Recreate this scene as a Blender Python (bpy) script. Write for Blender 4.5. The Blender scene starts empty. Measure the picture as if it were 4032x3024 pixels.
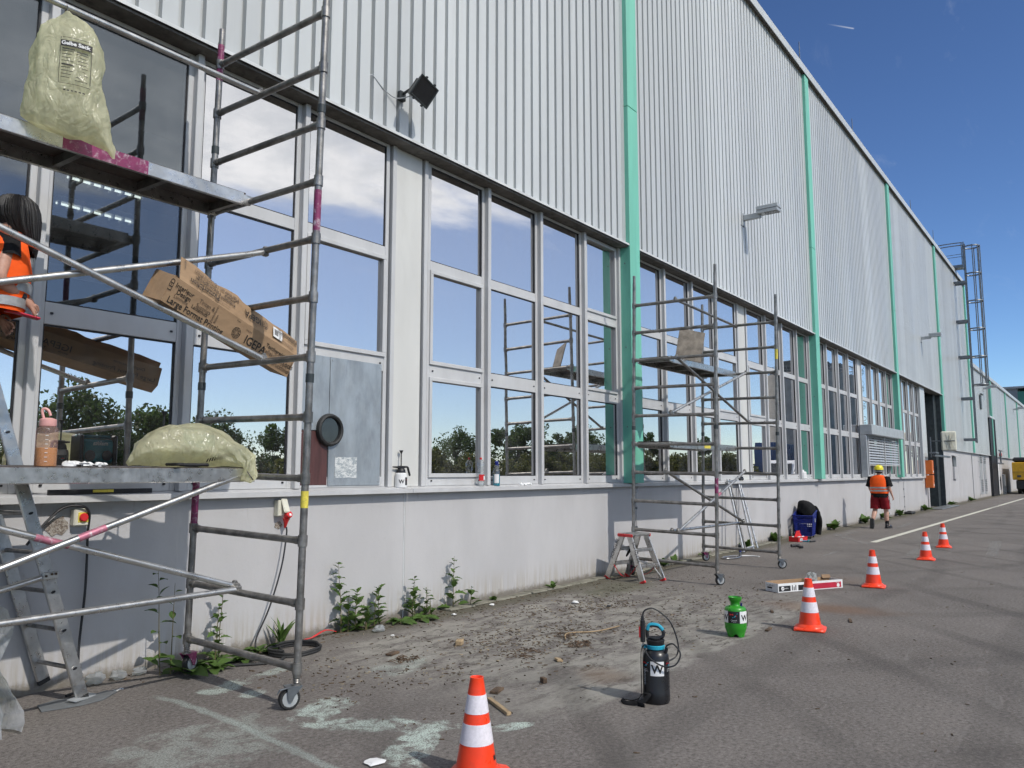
import bpy, bmesh, math, random
import numpy as np
from mathutils import Vector, Matrix, Euler, noise
R = math.radians
S = bpy.context.scene
COL = S.collection
random.seed(7)

# ------------------------------------------------------------------ camera, sky, sun, exposure
cam_data = bpy.data.cameras.new('camera')
cam_data.sensor_width = 36; cam_data.lens = 27.667; cam_data.clip_start = .05; cam_data.clip_end = 3000
cam = bpy.data.objects.new('camera', cam_data); COL.objects.link(cam)
cam.location = (0, -6.218, 1.56); cam.rotation_euler = (R(90 + 6.45), 0, R(36.85 - 90))
S.camera = cam
SUN_DIR = Vector((-.085, -.70, .71)).normalized()          # towards the sun
sd = bpy.data.lights.new('sun', 'SUN'); sd.energy = 3.15; sd.angle = R(.53); sd.color = (1, .955, .89)
sun = bpy.data.objects.new('sun', sd); COL.objects.link(sun)
sun.rotation_euler = SUN_DIR.to_track_quat('Z', 'Y').to_euler(); sun.location = (-3, -30, 30)
S.view_settings.view_transform = 'Standard'; S.view_settings.look = 'None'
S.view_settings.exposure = -0.08; S.view_settings.gamma = 1
S.cycles.use_denoising = True
S.cycles.max_bounces = 6; S.cycles.diffuse_bounces = 3; S.cycles.glossy_bounces = 4; S.cycles.transparent_max_bounces = 8
S.cycles.use_adaptive_sampling = True; S.cycles.adaptive_threshold = .03; S.cycles.adaptive_min_samples = 24
S.cycles.caustics_reflective = False; S.cycles.caustics_refractive = False

class NT:
    """small helper for node trees"""
    def __init__(s, tree): s.t = tree; s.n = tree.nodes; s.l = tree.links
    def new(s, typ, **kw):
        nd = s.n.new(typ)
        for k, v in kw.items(): setattr(nd, k, v)
        return nd
    def put(s, sock, v):
        if isinstance(v, bpy.types.NodeSocket): s.l.new(v, sock)
        elif v is not None: sock.default_value = v
    def math(s, op, a, b=None, c=None, clamp=False):
        nd = s.new('ShaderNodeMath', operation=op, use_clamp=clamp)
        s.put(nd.inputs[0], a)
        if b is not None: s.put(nd.inputs[1], b)
        if c is not None: s.put(nd.inputs[2], c)
        return nd.outputs[0]
    def vmath(s, op, a, b=None):
        nd = s.new('ShaderNodeVectorMath', operation=op)
        s.put(nd.inputs[0], a)
        if b is not None: s.put(nd.inputs[1], b)
        return nd.outputs[0] if op not in ('LENGTH', 'DOT_PRODUCT', 'DISTANCE') else nd.outputs[1]
    def noise(s, vec, scale, detail=4, rough=.55, dist=0):
        nd = s.new('ShaderNodeTexNoise'); s.put(nd.inputs['Vector'], vec)
        nd.inputs['Scale'].default_value = scale; nd.inputs['Detail'].default_value = detail
        nd.inputs['Roughness'].default_value = rough; nd.inputs['Distortion'].default_value = dist
        return nd.outputs[0]
    def ramp(s, fac, lo, hi, a=0., b=1.):
        nd = s.new('ShaderNodeMapRange', interpolation_type='SMOOTHSTEP')
        s.put(nd.inputs[0], fac); s.put(nd.inputs[1], lo); s.put(nd.inputs[2], hi); s.put(nd.inputs[3], a); s.put(nd.inputs[4], b)
        return nd.outputs[0]
    def mix(s, fac, a, b, blend='MIX'):
        nd = s.new('ShaderNodeMix', data_type='RGBA', blend_type=blend)
        s.put(nd.inputs[0], fac)
        s.put(nd.inputs[6], (*a, 1) if isinstance(a, tuple) and len(a) == 3 else a)
        s.put(nd.inputs[7], (*b, 1) if isinstance(b, tuple) and len(b) == 3 else b)
        return nd.outputs[2]
    def mapping(s, vec, scale=(1, 1, 1), rot=(0, 0, 0), loc=(0, 0, 0)):
        nd = s.new('ShaderNodeMapping'); s.put(nd.inputs[0], vec)
        nd.inputs['Scale'].default_value = scale; nd.inputs['Rotation'].default_value = rot; nd.inputs['Location'].default_value = loc
        return nd.outputs[0]
    def bump(s, h, strength, dist=.01):
        nd = s.new('ShaderNodeBump'); nd.inputs['Strength'].default_value = strength; nd.inputs['Distance'].default_value = dist
        s.put(nd.inputs['Height'], h); return nd.outputs[0]

world = bpy.data.worlds.new('World'); S.world = world; world.use_nodes = True
w = NT(world.node_tree); w.n.clear()
sky = w.new('ShaderNodeTexSky', sky_type='NISHITA', sun_disc=False)
sky.sun_elevation = math.asin(SUN_DIR.z); sky.sun_rotation = math.atan2(SUN_DIR.x, SUN_DIR.y)
sky.air_density = .9; sky.dust_density = .12; sky.ozone_density = 5.0; sky.altitude = 100
tc = w.new('ShaderNodeTexCoord'); sep = w.new('ShaderNodeSeparateXYZ'); w.put(sep.inputs[0], tc.outputs['Generated'])
den = w.math('MAXIMUM', w.math('ADD', sep.outputs[2], .08), .03)
px = w.math('DIVIDE', sep.outputs[0], den); py = w.math('DIVIDE', sep.outputs[1], den)
cmb = w.new('ShaderNodeCombineXYZ'); w.put(cmb.inputs[0], px); w.put(cmb.inputs[1], py)
n1 = w.noise(w.mapping(cmb.outputs[0], (1.0, 1.5, 1), (0, 0, .5), (3.1, 1.2, 0)), 1.25, 9, .58, .35)
# a bank of fair weather cloud on the sunny side of the sky (seen mirrored in the windows), enlarged to add white fill light; clear elsewhere
dx = w.math('MULTIPLY', w.math('SUBTRACT', px, .35), .60); dy = w.math('MULTIPLY', w.math('ADD', py, 1.25), .85)
dist = w.math('SQRT', w.math('ADD', w.math('MULTIPLY', dx, dx), w.math('MULTIPLY', dy, dy)))
cover = w.ramp(dist, .55, 1.45, .32, -.22)
cl = w.ramp(w.math('ADD', n1, cover), .5, .80)
cl = w.math('MULTIPLY', cl, w.ramp(sep.outputs[2], .1, .25))
hs0 = w.new('ShaderNodeVectorMath', operation='SCALE'); w.put(hs0.inputs[0], sky.outputs[0]); hs0.inputs['Scale'].default_value = .25
gm = w.new('ShaderNodeGamma'); w.put(gm.inputs[0], hs0.outputs[0]); gm.inputs[1].default_value = 1.32
hs1 = w.new('ShaderNodeVectorMath', operation='SCALE'); w.put(hs1.inputs[0], gm.outputs[0]); hs1.inputs['Scale'].default_value = 4.2
hs = w.new('ShaderNodeHueSaturation'); hs.inputs['Saturation'].default_value = .98; w.put(hs.inputs['Color'], hs1.outputs[0])
skycol = w.mix(w.math('MULTIPLY', cl, .85), w.mix(w.math('MULTIPLY', w.ramp(sep.outputs[1], .05, -.75), .34), hs.outputs[0], (6.6, 7.0, 7.6)), w.mix(w.ramp(w.noise(cmb.outputs[0], 3.1, 5, .6), .35, .65), (7.4, 7.7, 8.0), (10.6, 10.7, 10.7)))
# a short vapour trail and the faintest wisps high in the clear part of the sky
off_ = w.math('ABSOLUTE', w.vmath('DOT_PRODUCT', tc.outputs['Generated'], (0.35512, 0.45233, -0.81810))); along = w.vmath('DOT_PRODUCT', tc.outputs['Generated'], (0.37778, -0.86994, -0.31701))
ahead = w.ramp(w.vmath('DOT_PRODUCT', tc.outputs['Generated'], (0.85509, 0.19648, 0.47981)), .5, .6)
trail = w.math('MULTIPLY', w.math('MULTIPLY', w.ramp(off_, .0002, .0011, 1, 0), ahead), w.math('MULTIPLY', w.ramp(along, -.017, .012), w.ramp(along, .0125, .0145, 1, 0)))
wisp = w.math('MULTIPLY', w.ramp(w.noise(w.mapping(cmb.outputs[0], (1, 3, 1), (0, 0, .9)), 2.3, 7, .65, .5), .56, .80), w.math('MULTIPLY', w.ramp(sep.outputs[2], .08, .3), .12))
skycol = w.mix(w.math('ADD', w.math('MULTIPLY', trail, .35), wisp, clamp=True), skycol, (7.5, 7.8, 8.2))
bg = w.new('ShaderNodeBackground'); w.put(bg.inputs[0], skycol); bg.inputs[1].default_value = .13
wo = w.new('ShaderNodeOutputWorld'); w.l.new(bg.outputs[0], wo.inputs[0])

# ------------------------------------------------------------------ materials
def base_mat(name):
    m = bpy.data.materials.new(name); m.use_nodes = True
    t = NT(m.node_tree); b = t.n['Principled BSDF']; o = t.n['Material Output']
    return m, t, b, o
def pmat(name, col, rough=.5, metal=0., var=.08, scale=6., bump=0., bscale=60., spec=.5, stretch=(1, 1, 1), rvar=.1, dirt=None, dirt_amt=.0, dscale=3., coat=0, world=False):
    """principled paint/metal/plastic with uneven tone, roughness, relief and dirt"""
    m, t, b, o = base_mat(name)
    if world: v = t.new('ShaderNodeNewGeometry').outputs['Position']
    else: v = t.new('ShaderNodeTexCoord').outputs['Object']
    sv = t.mapping(v, stretch)
    n = t.noise(sv, scale, 5, .6)
    lo = tuple(max(0, c * (1 - var * 1.6)) for c in col); hi = tuple(min(1, c * (1 + var * 1.6)) for c in col)
    c = t.mix(t.ramp(n, .25, .75), lo, hi)
    if dirt is not None:
        d = t.noise(sv, dscale, 8, .7, .3)
        c = t.mix(t.math('MULTIPLY', t.ramp(d, .5, .72), dirt_amt), c, dirt)
    t.put(b.inputs['Base Color'], c)
    t.put(b.inputs['Roughness'], t.ramp(t.noise(sv, scale * 2.3, 4, .6), .2, .8, max(.02, rough - rvar), min(1, rough + rvar)))
    b.inputs['Metallic'].default_value = metal
    b.inputs['Specular IOR Level'].default_value = spec
    if coat: b.inputs['Coat Weight'].default_value = coat
    if bump: t.put(b.inputs['Normal'], t.bump(t.noise(v, bscale, 4, .6), bump))
    return m
def emat(name, col, strength):
    m, t, b, o = base_mat(name)
    b.inputs['Base Color'].default_value = (*col, 1); b.inputs['Emission Color'].default_value = (*col, 1); b.inputs['Emission Strength'].default_value = strength
    return m

MT = {}
MT['alu'] = pmat('scaffold_aluminium', (.25, .24, .225), .42, .75, .25, 9, .12, 70, stretch=(1, 1, 1), rvar=.14, dirt=(.13, .12, .105), dirt_amt=.65, dscale=7)
MT['alu_bright'] = pmat('bright_aluminium', (.53, .525, .51), .33, .9, .12, 8, .05, 90, rvar=.12, dirt=(.3, .29, .28), dirt_amt=.4, dscale=9)
MT['alu_white'] = pmat('window_aluminium', (.51, .51, .51), .42, .0, .05, 3, 0, dirt=(.44, .43, .42), dirt_amt=.4, dscale=2.2, stretch=(1, 1, .35), world=True)
MT['magenta'] = pmat('worn_magenta_paint', (.22, .03, .10), .45, .1, .15, 12, .1, 50, dirt=(.55, .50, .52), dirt_amt=.9, dscale=26)
MT['pink_worn'] = pmat('scratched_pink_paint', (.45, .16, .22), .45, .3, .15, 12, .1, 50, dirt=(.6, .58, .58), dirt_amt=.95, dscale=30)
MT['yellow_label'] = pmat('yellow_label', (.72, .60, .08), .5, 0, .1, 20, dirt=(.25, .22, .08), dirt_amt=.7, dscale=60)
MT['clad'] = pmat('cladding_grey_white', (.535, .553, .553), .36, .0, .04, 1.2, 0, stretch=(1, 1, .10), dirt=(.47, .48, .47), dirt_amt=.6, dscale=1.7, world=True)
_t = NT(MT['clad'].node_tree); _b = _t.n['Principled BSDF']; _c = _b.inputs['Base Color'].links[0].from_socket
_oi = _t.new('ShaderNodeObjectInfo'); _v = _t.ramp(_oi.outputs['Random'], 0, 1, .90, 1.05)
_cc = _t.new('ShaderNodeCombineColor'); [_t.put(_cc.inputs[k], _v) for k in range(3)]
_t.put(_b.inputs['Base Color'], _t.mix(1., _c, _cc.outputs[0], 'MULTIPLY'))
MT['flash'] = pmat('flashing_grey', (.56, .57, .57), .45, .0, .08, 3, dirt=(.38, .37, .35), dirt_amt=.6, dscale=4, world=True)
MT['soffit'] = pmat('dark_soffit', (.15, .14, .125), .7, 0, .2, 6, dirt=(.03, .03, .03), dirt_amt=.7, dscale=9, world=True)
MT['green'] = pmat('mint_green_paint', (.175, .52, .39), .45, 0, .06, 1.5, 0, dirt=(.12, .38, .29), dirt_amt=.6, dscale=2.4, stretch=(1.5, 1.5, .16), world=True)
MT['gasket'] = pmat('black_gasket', (.012, .012, .014), .55, 0, .1)
MT['black'] = pmat('black_plastic', (.016, .016, .018), .42, 0, .15, 12, .05, 120)
MT['black_cloth'] = pmat('black_cloth', (.012, .012, .013), .9, 0, .2, 14, .3, 160, spec=.2)
MT['rubber'] = pmat('black_rubber', (.02, .02, .02), .65, 0, .2, 20, .1, 90)
MT['white_panel'] = pmat('cream_infill_panel', (.60, .595, .565), .5, 0, .04, 1.5, .02, 30, dirt=(.46, .45, .42), dirt_amt=.45, dscale=2, stretch=(1, 1, .25), world=True)
MT['zinc'] = pmat('galvanised_sheet', (.34, .375, .40), .5, .45, .14, 5, .02, 40, dirt=(.24, .26, .28), dirt_amt=.6, dscale=6, stretch=(1, 1, .4), world=True)
MT['brown'] = pmat('brown_board', (.085, .035, .032), .45, 0, .18, 5, .02, 60, stretch=(3, 3, .4), world=True)
MT['cone_o'] = pmat('cone_orange', (.90, .055, .012), .34, 0, .05, 6, .02, 80, dirt=(.42, .06, .03), dirt_amt=.45, dscale=8)
MT['cone_w'] = pmat('cone_reflective', (.76, .72, .76), .35, 0, .06, 60, .25, 260)
MT['hivis'] = pmat('hivis_orange', (1.0, .115, .015), .75, 0, .06, 9, .25, 60, spec=.2)
MT['reflect_tape'] = pmat('grey_reflective_tape', (.42, .41, .40), .35, .3, .12, 30)
MT['skin'] = pmat('skin', (.46, .24, .165), .5, 0, .12, 14, .05, 90)
MT['skin_tan'] = pmat('skin_pale', (.52, .30, .22), .5, 0, .12, 14, .05, 90)
MT['hair'] = pmat('dark_hair', (.010, .008, .007), .48, 0, .3, 30, .4, 120, stretch=(6, 6, 1))
MT['helmet'] = pmat('yellow_helmet', (.78, .66, .02), .3, 0, .05, 8)
MT['red_shorts'] = pmat('dark_red_shorts', (.22, .012, .018), .8, 0, .15, 9, .3, 70, spec=.2)
MT['card'] = pmat('cardboard', (.37, .245, .145), .75, 0, .08, 4, .05, 50, stretch=(1, 4, 4), spec=.25)
MT['card_in'] = pmat('cardboard_inside', (.29, .19, .115), .8, 0, .1, 4, .05, 50, spec=.2)
MT['ink'] = pmat('printed_ink', (.018, .016, .014), .6, 0, .1)
MT['ink_soft'] = pmat('printed_ink_light', (.10, .07, .05), .7, 0, .1)
MT['white'] = pmat('white_print', (.78, .78, .77), .5, 0, .04, 9)
MT['paper'] = pmat('white_paper', (.76, .76, .75), .8, 0, .04, 9, .2, 30)
MT['red'] = pmat('red_plastic', (.62, .022, .025), .4, 0, .1, 9)
MT['redprint'] = pmat('red_print', (.50, .02, .05), .5, 0, .08, 9)
MT['blue'] = pmat('blue_plastic', (.008, .018, .17), .4, 0, .12, 9)
MT['teal'] = pmat('teal_plastic', (.01, .18, .22), .42, 0, .1, 9)
MT['cyan'] = pmat('cyan_plastic', (.02, .33, .46), .4, 0, .08, 9)
MT['lime'] = pmat('bright_green_plastic', (.03, .27, .018), .33, 0, .06, 9, .02, 60)
MT['sprayer'] = pmat('black_tank', (.014, .014, .016), .33, 0, .15, 9, .03, 150)
MT['orange_box'] = pmat('orange_cabinet', (.62, .14, .02), .45, 0, .06, 5)
MT['wood'] = pmat('weathered_wood', (.36, .26, .15), .8, 0, .2, 9, .25, 60, stretch=(1, 5, 5))
MT['bark'] = pmat('bark_chip', (.10, .065, .04), .9, 0, .4, 20, .3, 60)
MT['shutter'] = pmat('grey_shutter', (.17, .18, .185), .5, .2, .08, 4, dirt=(.1, .1, .1), dirt_amt=.5, dscale=3, world=True)
MT['darksteel'] = pmat('dark_steel', (.045, .055, .058), .5, .2, .15, 6, world=True)
MT['galv'] = pmat('galvanised_steel', (.16, .175, .19), .45, .6, .12, 8)
MT['lamp_grey'] = pmat('lamp_housing_grey', (.42, .44, .45), .4, .2, .06, 6)
MT['flood'] = pmat('floodlight_black', (.03, .035, .036), .45, .2, .2, 10)
MT['ply'] = pmat('phenolic_plywood', (.055, .04, .032), .5, 0, .3, 7, .05, 60, dirt=(.16, .13, .11), dirt_amt=.5, dscale=6)
MT['plydirty'] = pmat('dusty_plywood', (.155, .132, .105), .7, 0, .3, 7, .1, 60, dirt=(.24, .215, .18), dirt_amt=.6, dscale=7)
MT['interior'] = pmat('interior_paint', (.22, .23, .235), .8, 0, .08, 1.0, world=True)
MT['interior_dark'] = pmat('interior_floor', (.07, .072, .075), .7, 0, .1, 1.5, world=True)
MT['lamp_on'] = emat('lit_tube', (1, .96, .86), 2.6)
MT['yellow_mach'] = pmat('yellow_machine_paint', (.56, .31, .015), .45, 0, .1, 3)
MT['van'] = pmat('white_van_paint', (.74, .75, .76), .25, 0, .03, 3)
MT['darkglass'] = pmat('dark_tinted_glass', (.012, .014, .016), .05, 0, .1, spec=.8)
MT['container'] = pmat('blue_container_paint', (.02, .06, .17), .5, 0, .12, 2, dirt=(.03, .05, .09), dirt_amt=.5)
MT['silo'] = pmat('silo_concrete', (.30, .285, .26), .8, 0, .1, .6)
MT['farwall'] = pmat('far_grey_cladding', (.22, .235, .25), .5, .1, .06, 1)
MT['fargreen'] = pmat('far_green_cladding', (.03, .15, .115), .5, 0, .06, 1)
MT['cream'] = pmat('cream_plastic', (.66, .64, .53), .45, 0, .05, 9)
MT['chain'] = pmat('steel_cable', (.33, .33, .34), .35, .9, .1, 30)

def grass_mat(name, col, col2, trans=.25):
    m, t, b, o = base_mat(name)
    g = t.new('ShaderNodeNewGeometry'); oi = t.new('ShaderNodeObjectInfo')
    n = t.noise(g.outputs['Position'], 3.2, 4, .6)
    c = t.mix(t.ramp(n, .3, .7), col, col2)
    c = t.mix(t.math('MULTIPLY', oi.outputs['Random'], .35), c, tuple(x * .6 for x in col))
    t.put(b.inputs['Base Color'], c); b.inputs['Roughness'].default_value = .55; b.inputs['Specular IOR Level'].default_value = .3
    tr = t.new('ShaderNodeBsdfTranslucent'); t.put(tr.inputs[0], c)
    mx = t.new('ShaderNodeMixShader'); mx.inputs[0].default_value = trans
    t.l.new(b.outputs[0], mx.inputs[1]); t.l.new(tr.outputs[0], mx.inputs[2]); t.l.new(mx.outputs[0], o.inputs[0])
    return m
MT['leaf'] = grass_mat('weed_leaf', (.075, .14, .028), (.11, .185, .045))
MT['leaf_dark'] = grass_mat('tree_leaf', (.07, .12, .034), (.105, .165, .05), .5)
MT['leaf_olive'] = grass_mat('shrub_leaf', (.12, .135, .04), (.16, .17, .06), .5)
MT['stem'] = pmat('weed_stem', (.13, .11, .05), .6, 0, .25, 20)
MT['trunk'] = pmat('tree_bark', (.075, .06, .045), .9, 0, .25, 8, .5, 30)

# painted concrete plinth with streaks near the ground
m, t, b, o = base_mat('painted_concrete_plinth'); MT['plinth'] = m
pos = t.new('ShaderNodeNewGeometry').outputs['Position']; sp = t.new('ShaderNodeSeparateXYZ'); t.put(sp.inputs[0], pos)
n = t.noise(t.mapping(pos, (1, 1, .5)), 1.3, 6, .6)
c = t.mix(t.ramp(n, .3, .72), (.440, .430, .430), (.50, .489, .488))
fine = t.noise(pos, 18, 5, .65)
c = t.mix(t.math('MULTIPLY', t.ramp(fine, .60, .72), .22), c, (.33, .32, .31))
streak = t.noise(t.mapping(pos, (9, 9, .55)), 2.2, 6, .65)
low = t.ramp(sp.outputs[2], .02, .42, 1, 0)
c = t.mix(t.math('MULTIPLY', t.math('MULTIPLY', t.ramp(streak, .40, .62), low), .8), c, (.36, .32, .26))
wl = t.noise(t.mapping(pos, (14, 14, .8), loc=(3, 0, 0)), 1.7, 4, .6)
c = t.mix(t.math('MULTIPLY', t.math('MULTIPLY', t.ramp(wl, .60, .68), t.ramp(sp.outputs[2], .1, .32, 1, 0)), .7), c, (.62, .61, .58))
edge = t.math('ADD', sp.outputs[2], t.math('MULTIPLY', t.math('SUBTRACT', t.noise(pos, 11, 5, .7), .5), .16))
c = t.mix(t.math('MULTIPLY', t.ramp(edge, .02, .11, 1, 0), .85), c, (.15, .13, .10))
top = t.math('MULTIPLY', t.ramp(sp.outputs[2], 1.05, 1.36), t.ramp(t.noise(t.mapping(pos, (10, 10, 1.2)), 2, 5, .7), .56, .70))
c = t.mix(t.math('MULTIPLY', top, .55), c, (.29, .25, .22))
t.put(b.inputs['Base Color'], c); b.inputs['Roughness'].default_value = .68
t.put(b.inputs['Normal'], t.bump(t.noise(pos, 35, 5, .6), .12, .01))

def glass_mat(name, refl, tint, tint_refl=(.93, .96, 1.0), rough=.0, dirt=.04):
    m, t, b, o = base_mat(name); t.n.remove(b)
    pos = t.new('ShaderNodeNewGeometry').outputs['Position']
    lw = t.new('ShaderNodeLayerWeight'); lw.inputs[0].default_value = .42
    bn = t.bump(t.noise(pos, 1.3, 2, .4), .020, .05)
    gl = t.new('ShaderNodeBsdfGlossy'); gl.inputs['Color'].default_value = (*tint_refl, 1); gl.inputs['Roughness'].default_value = rough; t.put(gl.inputs['Normal'], bn)
    tr = t.new('ShaderNodeBsdfTransparent'); tr.inputs[0].default_value = (*tint, 1)
    fac = t.math('ADD', refl, t.math('MULTIPLY', t.math('POWER', lw.outputs['Facing'], 3.0), .75), clamp=True)
    mx = t.new('ShaderNodeMixShader'); t.put(mx.inputs[0], fac); t.l.new(tr.outputs[0], mx.inputs[1]); t.l.new(gl.outputs[0], mx.inputs[2])
    df = t.new('ShaderNodeBsdfDiffuse'); df.inputs[0].default_value = (.6, .6, .6, 1)
    dn = t.noise(t.mapping(pos, (1.5, 1, .5)), 2.2, 8, .7)
    sp_ = t.math('MULTIPLY', t.ramp(t.noise(t.mapping(pos, (9, 1, 3.5)), 9, 2, .5), .74, .78), .35)
    m2 = t.new('ShaderNodeMixShader'); t.put(m2.inputs[0], t.math('ADD', t.ramp(dn, .35, .8, dirt * .3, dirt * 1.6), t.math('MULTIPLY', sp_, dirt * 12), clamp=True))
    t.l.new(mx.outputs[0], m2.inputs[1]); t.l.new(df.outputs[0], m2.inputs[2]); t.l.new(m2.outputs[0], o.inputs[0])
    return m
MT['film'] = glass_mat('mirror_filmed_glass', .73, (.14, .15, .16), tint_refl=(.98, .95, .93), dirt=.035)
MT['glass'] = glass_mat('plain_window_glass', .125, (.60, .66, .68), dirt=.03)
MT['clear'] = glass_mat('clear_plastic', .10, (.86, .88, .88), dirt=.06)

def sack_mat(name, col):
    m, t, b, o = base_mat(name)
    v = t.new('ShaderNodeTexCoord').outputs['Object']
    n = t.noise(v, 7, 6, .6, .8); n2 = t.noise(t.mapping(v, (1, 1, 1.4)), 16, 4, .6, 1.2)
    c = t.mix(t.ramp(n, .3, .7), tuple(x * .80 for x in col), col)
    lumps = t.ramp(t.noise(v, 4.5, 3, .5, .4), .55, .66)
    c = t.mix(t.math('MULTIPLY', lumps, .30), c, (.40, .43, .33))
    t.put(b.inputs['Base Color'], c); b.inputs['Roughness'].default_value = .2; b.inputs['Specular IOR Level'].default_value = .75
    rdg = t.math('ABSOLUTE', t.math('SUBTRACT', t.noise(t.mapping(v, (1, 1, .7), (.3, .5, .2)), 4.5, 2, .5, .9), .5)); rdg2 = t.math('ABSOLUTE', t.math('SUBTRACT', t.noise(t.mapping(v, (1.6, 1, .9), (.9, .1, .6)), 10, 2, .5, .8), .5))
    nn = t.bump(t.math('ADD', t.math('MULTIPLY', rdg, 2.4), t.math('ADD', rdg2, t.math('MULTIPLY', n2, .10))), .6, .05); t.put(b.inputs['Normal'], nn)
    tl = t.new('ShaderNodeBsdfTranslucent'); t.put(tl.inputs[0], c); t.put(tl.inputs[1], nn)
    a = t.new('ShaderNodeMixShader'); a.inputs[0].default_value = .55; t.l.new(b.outputs[0], a.inputs[1]); t.l.new(tl.outputs[0], a.inputs[2])
    tp = t.new('ShaderNodeBsdfTransparent'); tp.inputs[0].default_value = (.95, .96, .82, 1)
    q = t.new('ShaderNodeMixShader'); q.inputs[0].default_value = .34; t.l.new(a.outputs[0], q.inputs[1]); t.l.new(tp.outputs[0], q.inputs[2])
    t.l.new(q.outputs[0], o.inputs[0])
    return m
MT['sack'] = sack_mat('yellow_sack_film', (.95, .92, .67))
MT['filmclear'] = sack_mat('clear_sheet_film', (.72, .74, .78))

# ------------------------------------------------------------------ mesh helpers
class MB:
    def __init__(s): s.v = []; s.f = []; s.g = []
    def add(s, vs, fs, M=None):
        o = len(s.v); s.g.append((o, len(s.f)))
        s.v += [tuple(M @ Vector(p)) if M else tuple(p) for p in vs]
        s.f += [tuple(i + o for i in f) for f in fs]
        return s
    def box(s, c, size, bev=0., rot=None):
        M = Matrix.Translation(Vector(c))
        if rot is not None: M = M @ (rot if isinstance(rot, Matrix) else Euler(rot).to_matrix()).to_4x4()
        h = [x / 2 for x in size]
        if bev <= 0:
            vs = [(x * h[0], y * h[1], z * h[2]) for x in (-1, 1) for y in (-1, 1) for z in (-1, 1)]
            return s.add(vs, [(0, 1, 3, 2), (4, 6, 7, 5), (0, 4, 5, 1), (2, 3, 7, 6), (0, 2, 6, 4), (1, 5, 7, 3)], M)
        b = min(bev, min(h) * .95); vs = []; ix = {}
        for x in (-1, 1):
            for y in (-1, 1):
                for z in (-1, 1):
                    sg = (x, y, z)
                    for a in range(3):
                        p = [sg[k] * (h[k] if k == a else h[k] - b) for k in range(3)]
                        ix[(x, y, z, a)] = len(vs); vs.append(p)
        fs = []
        for a in range(3):
            b1, c1 = [k for k in range(3) if k != a]
            for sgn in (-1, 1):
                q = []
                for (u, w_) in ((-1, -1), (1, -1), (1, 1), (-1, 1)):
                    sg = [0, 0, 0]; sg[a] = sgn; sg[b1] = u; sg[c1] = w_
                    q.append(ix[(*sg, a)])
                fs.append(tuple(q))
        for a in range(3):
            b1, c1 = [k for k in range(3) if k != a]
            for u in (-1, 1):
                for w_ in (-1, 1):
                    q = []
                    for (sa, ax) in ((-1, b1), (1, b1), (1, c1), (-1, c1)):
                        sg = [0, 0, 0]; sg[a] = sa; sg[b1] = u; sg[c1] = w_
                        q.append(ix[(*sg, ax)])
                    fs.append(tuple(q))
        for x in (-1, 1):
            for y in (-1, 1):
                for z in (-1, 1): fs.append(tuple(ix[(x, y, z, a)] for a in range(3)))
        return s.add(vs, fs, M)
    def b2(s, x0, x1, y0, y1, z0, z1, bev=0.): return s.box(((x0 + x1) / 2, (y0 + y1) / 2, (z0 + z1) / 2), (abs(x1 - x0), abs(y1 - y0), abs(z1 - z0)), bev)
    def tube(s, pts, r, n=10, cap=True, closed=False, flat=1.0):
        pts = [Vector(p) for p in pts]; N = len(pts)
        rr = r if isinstance(r, (list, tuple)) else [r] * N
        t0 = (pts[1] - pts[0]).normalized()
        u = t0.cross(Vector((0, 0, 1)))
        if u.length < 1e-3: u = t0.cross(Vector((1, 0, 0)))
        u.normalize(); vs = []
        for i in range(N):
            a = pts[i - 1] if (i > 0 or closed) else pts[0]; c = pts[(i + 1) % N] if (i < N - 1 or closed) else pts[i]
            t = (c - a).normalized()
            u = (u - t * u.dot(t)).normalized(); v = t.cross(u)
            for k in range(n):
                an = 2 * math.pi * k / n
                vs.append(pts[i] + (u * math.cos(an) + v * math.sin(an) * flat) * rr[i])
        fs = []
        for i in range(N if closed else N - 1):
            j = (i + 1) % N
            for k in range(n): fs.append((i * n + k, i * n + (k + 1) % n, j * n + (k + 1) % n, j * n + k))
        if cap and not closed: fs += [tuple(range(n))[::-1], tuple((N - 1) * n + k for k in range(n))]
        return s.add(vs, fs)
    def lathe(s, prof, n=24, M=None, sx=1., sy=1., cap=True):
        vs = []; fs = []
        for (r, z) in prof:
            for k in range(n):
                a = 2 * math.pi * k / n; vs.append((r * math.cos(a) * sx, r * math.sin(a) * sy, z))
        for i in range(len(prof) - 1):
            for k in range(n): fs.append((i * n + k, i * n + (k + 1) % n, (i + 1) * n + (k + 1) % n, (i + 1) * n + k))
        if cap and prof[0][0] > 1e-4: fs.append(tuple(range(n))[::-1])
        if cap and prof[-1][0] > 1e-4: fs.append(tuple((len(prof) - 1) * n + k for k in range(n)))
        return s.add(vs, fs, M)
    def prism(s, poly, d, M=None):
        """polygon in local XY, thickness d along local Z"""
        n = len(poly)
        vs = [(x, y, 0) for x, y in poly] + [(x, y, d) for x, y in poly]
        fs = [tuple(range(n))[::-1], tuple(range(n, 2 * n))] + [(i, (i + 1) % n, n + (i + 1) % n, n + i) for i in range(n)]
        return s.add(vs, fs, M)
    def mesh(s, name, fix=True, smooth=None):
        me = bpy.data.meshes.new(name); me.from_pydata([tuple(v) for v in s.v], [], s.f); me.update()
        if fix:
            bm = bmesh.new(); bm.from_mesh(me); bmesh.ops.remove_doubles(bm, verts=bm.verts, dist=1e-6)
            bmesh.ops.recalc_face_normals(bm, faces=bm.faces); bm.to_mesh(me); bm.free()
        if smooth is not None:
            me.shade_smooth(); me.set_sharp_from_angle(angle=R(smooth))
        return me
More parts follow.
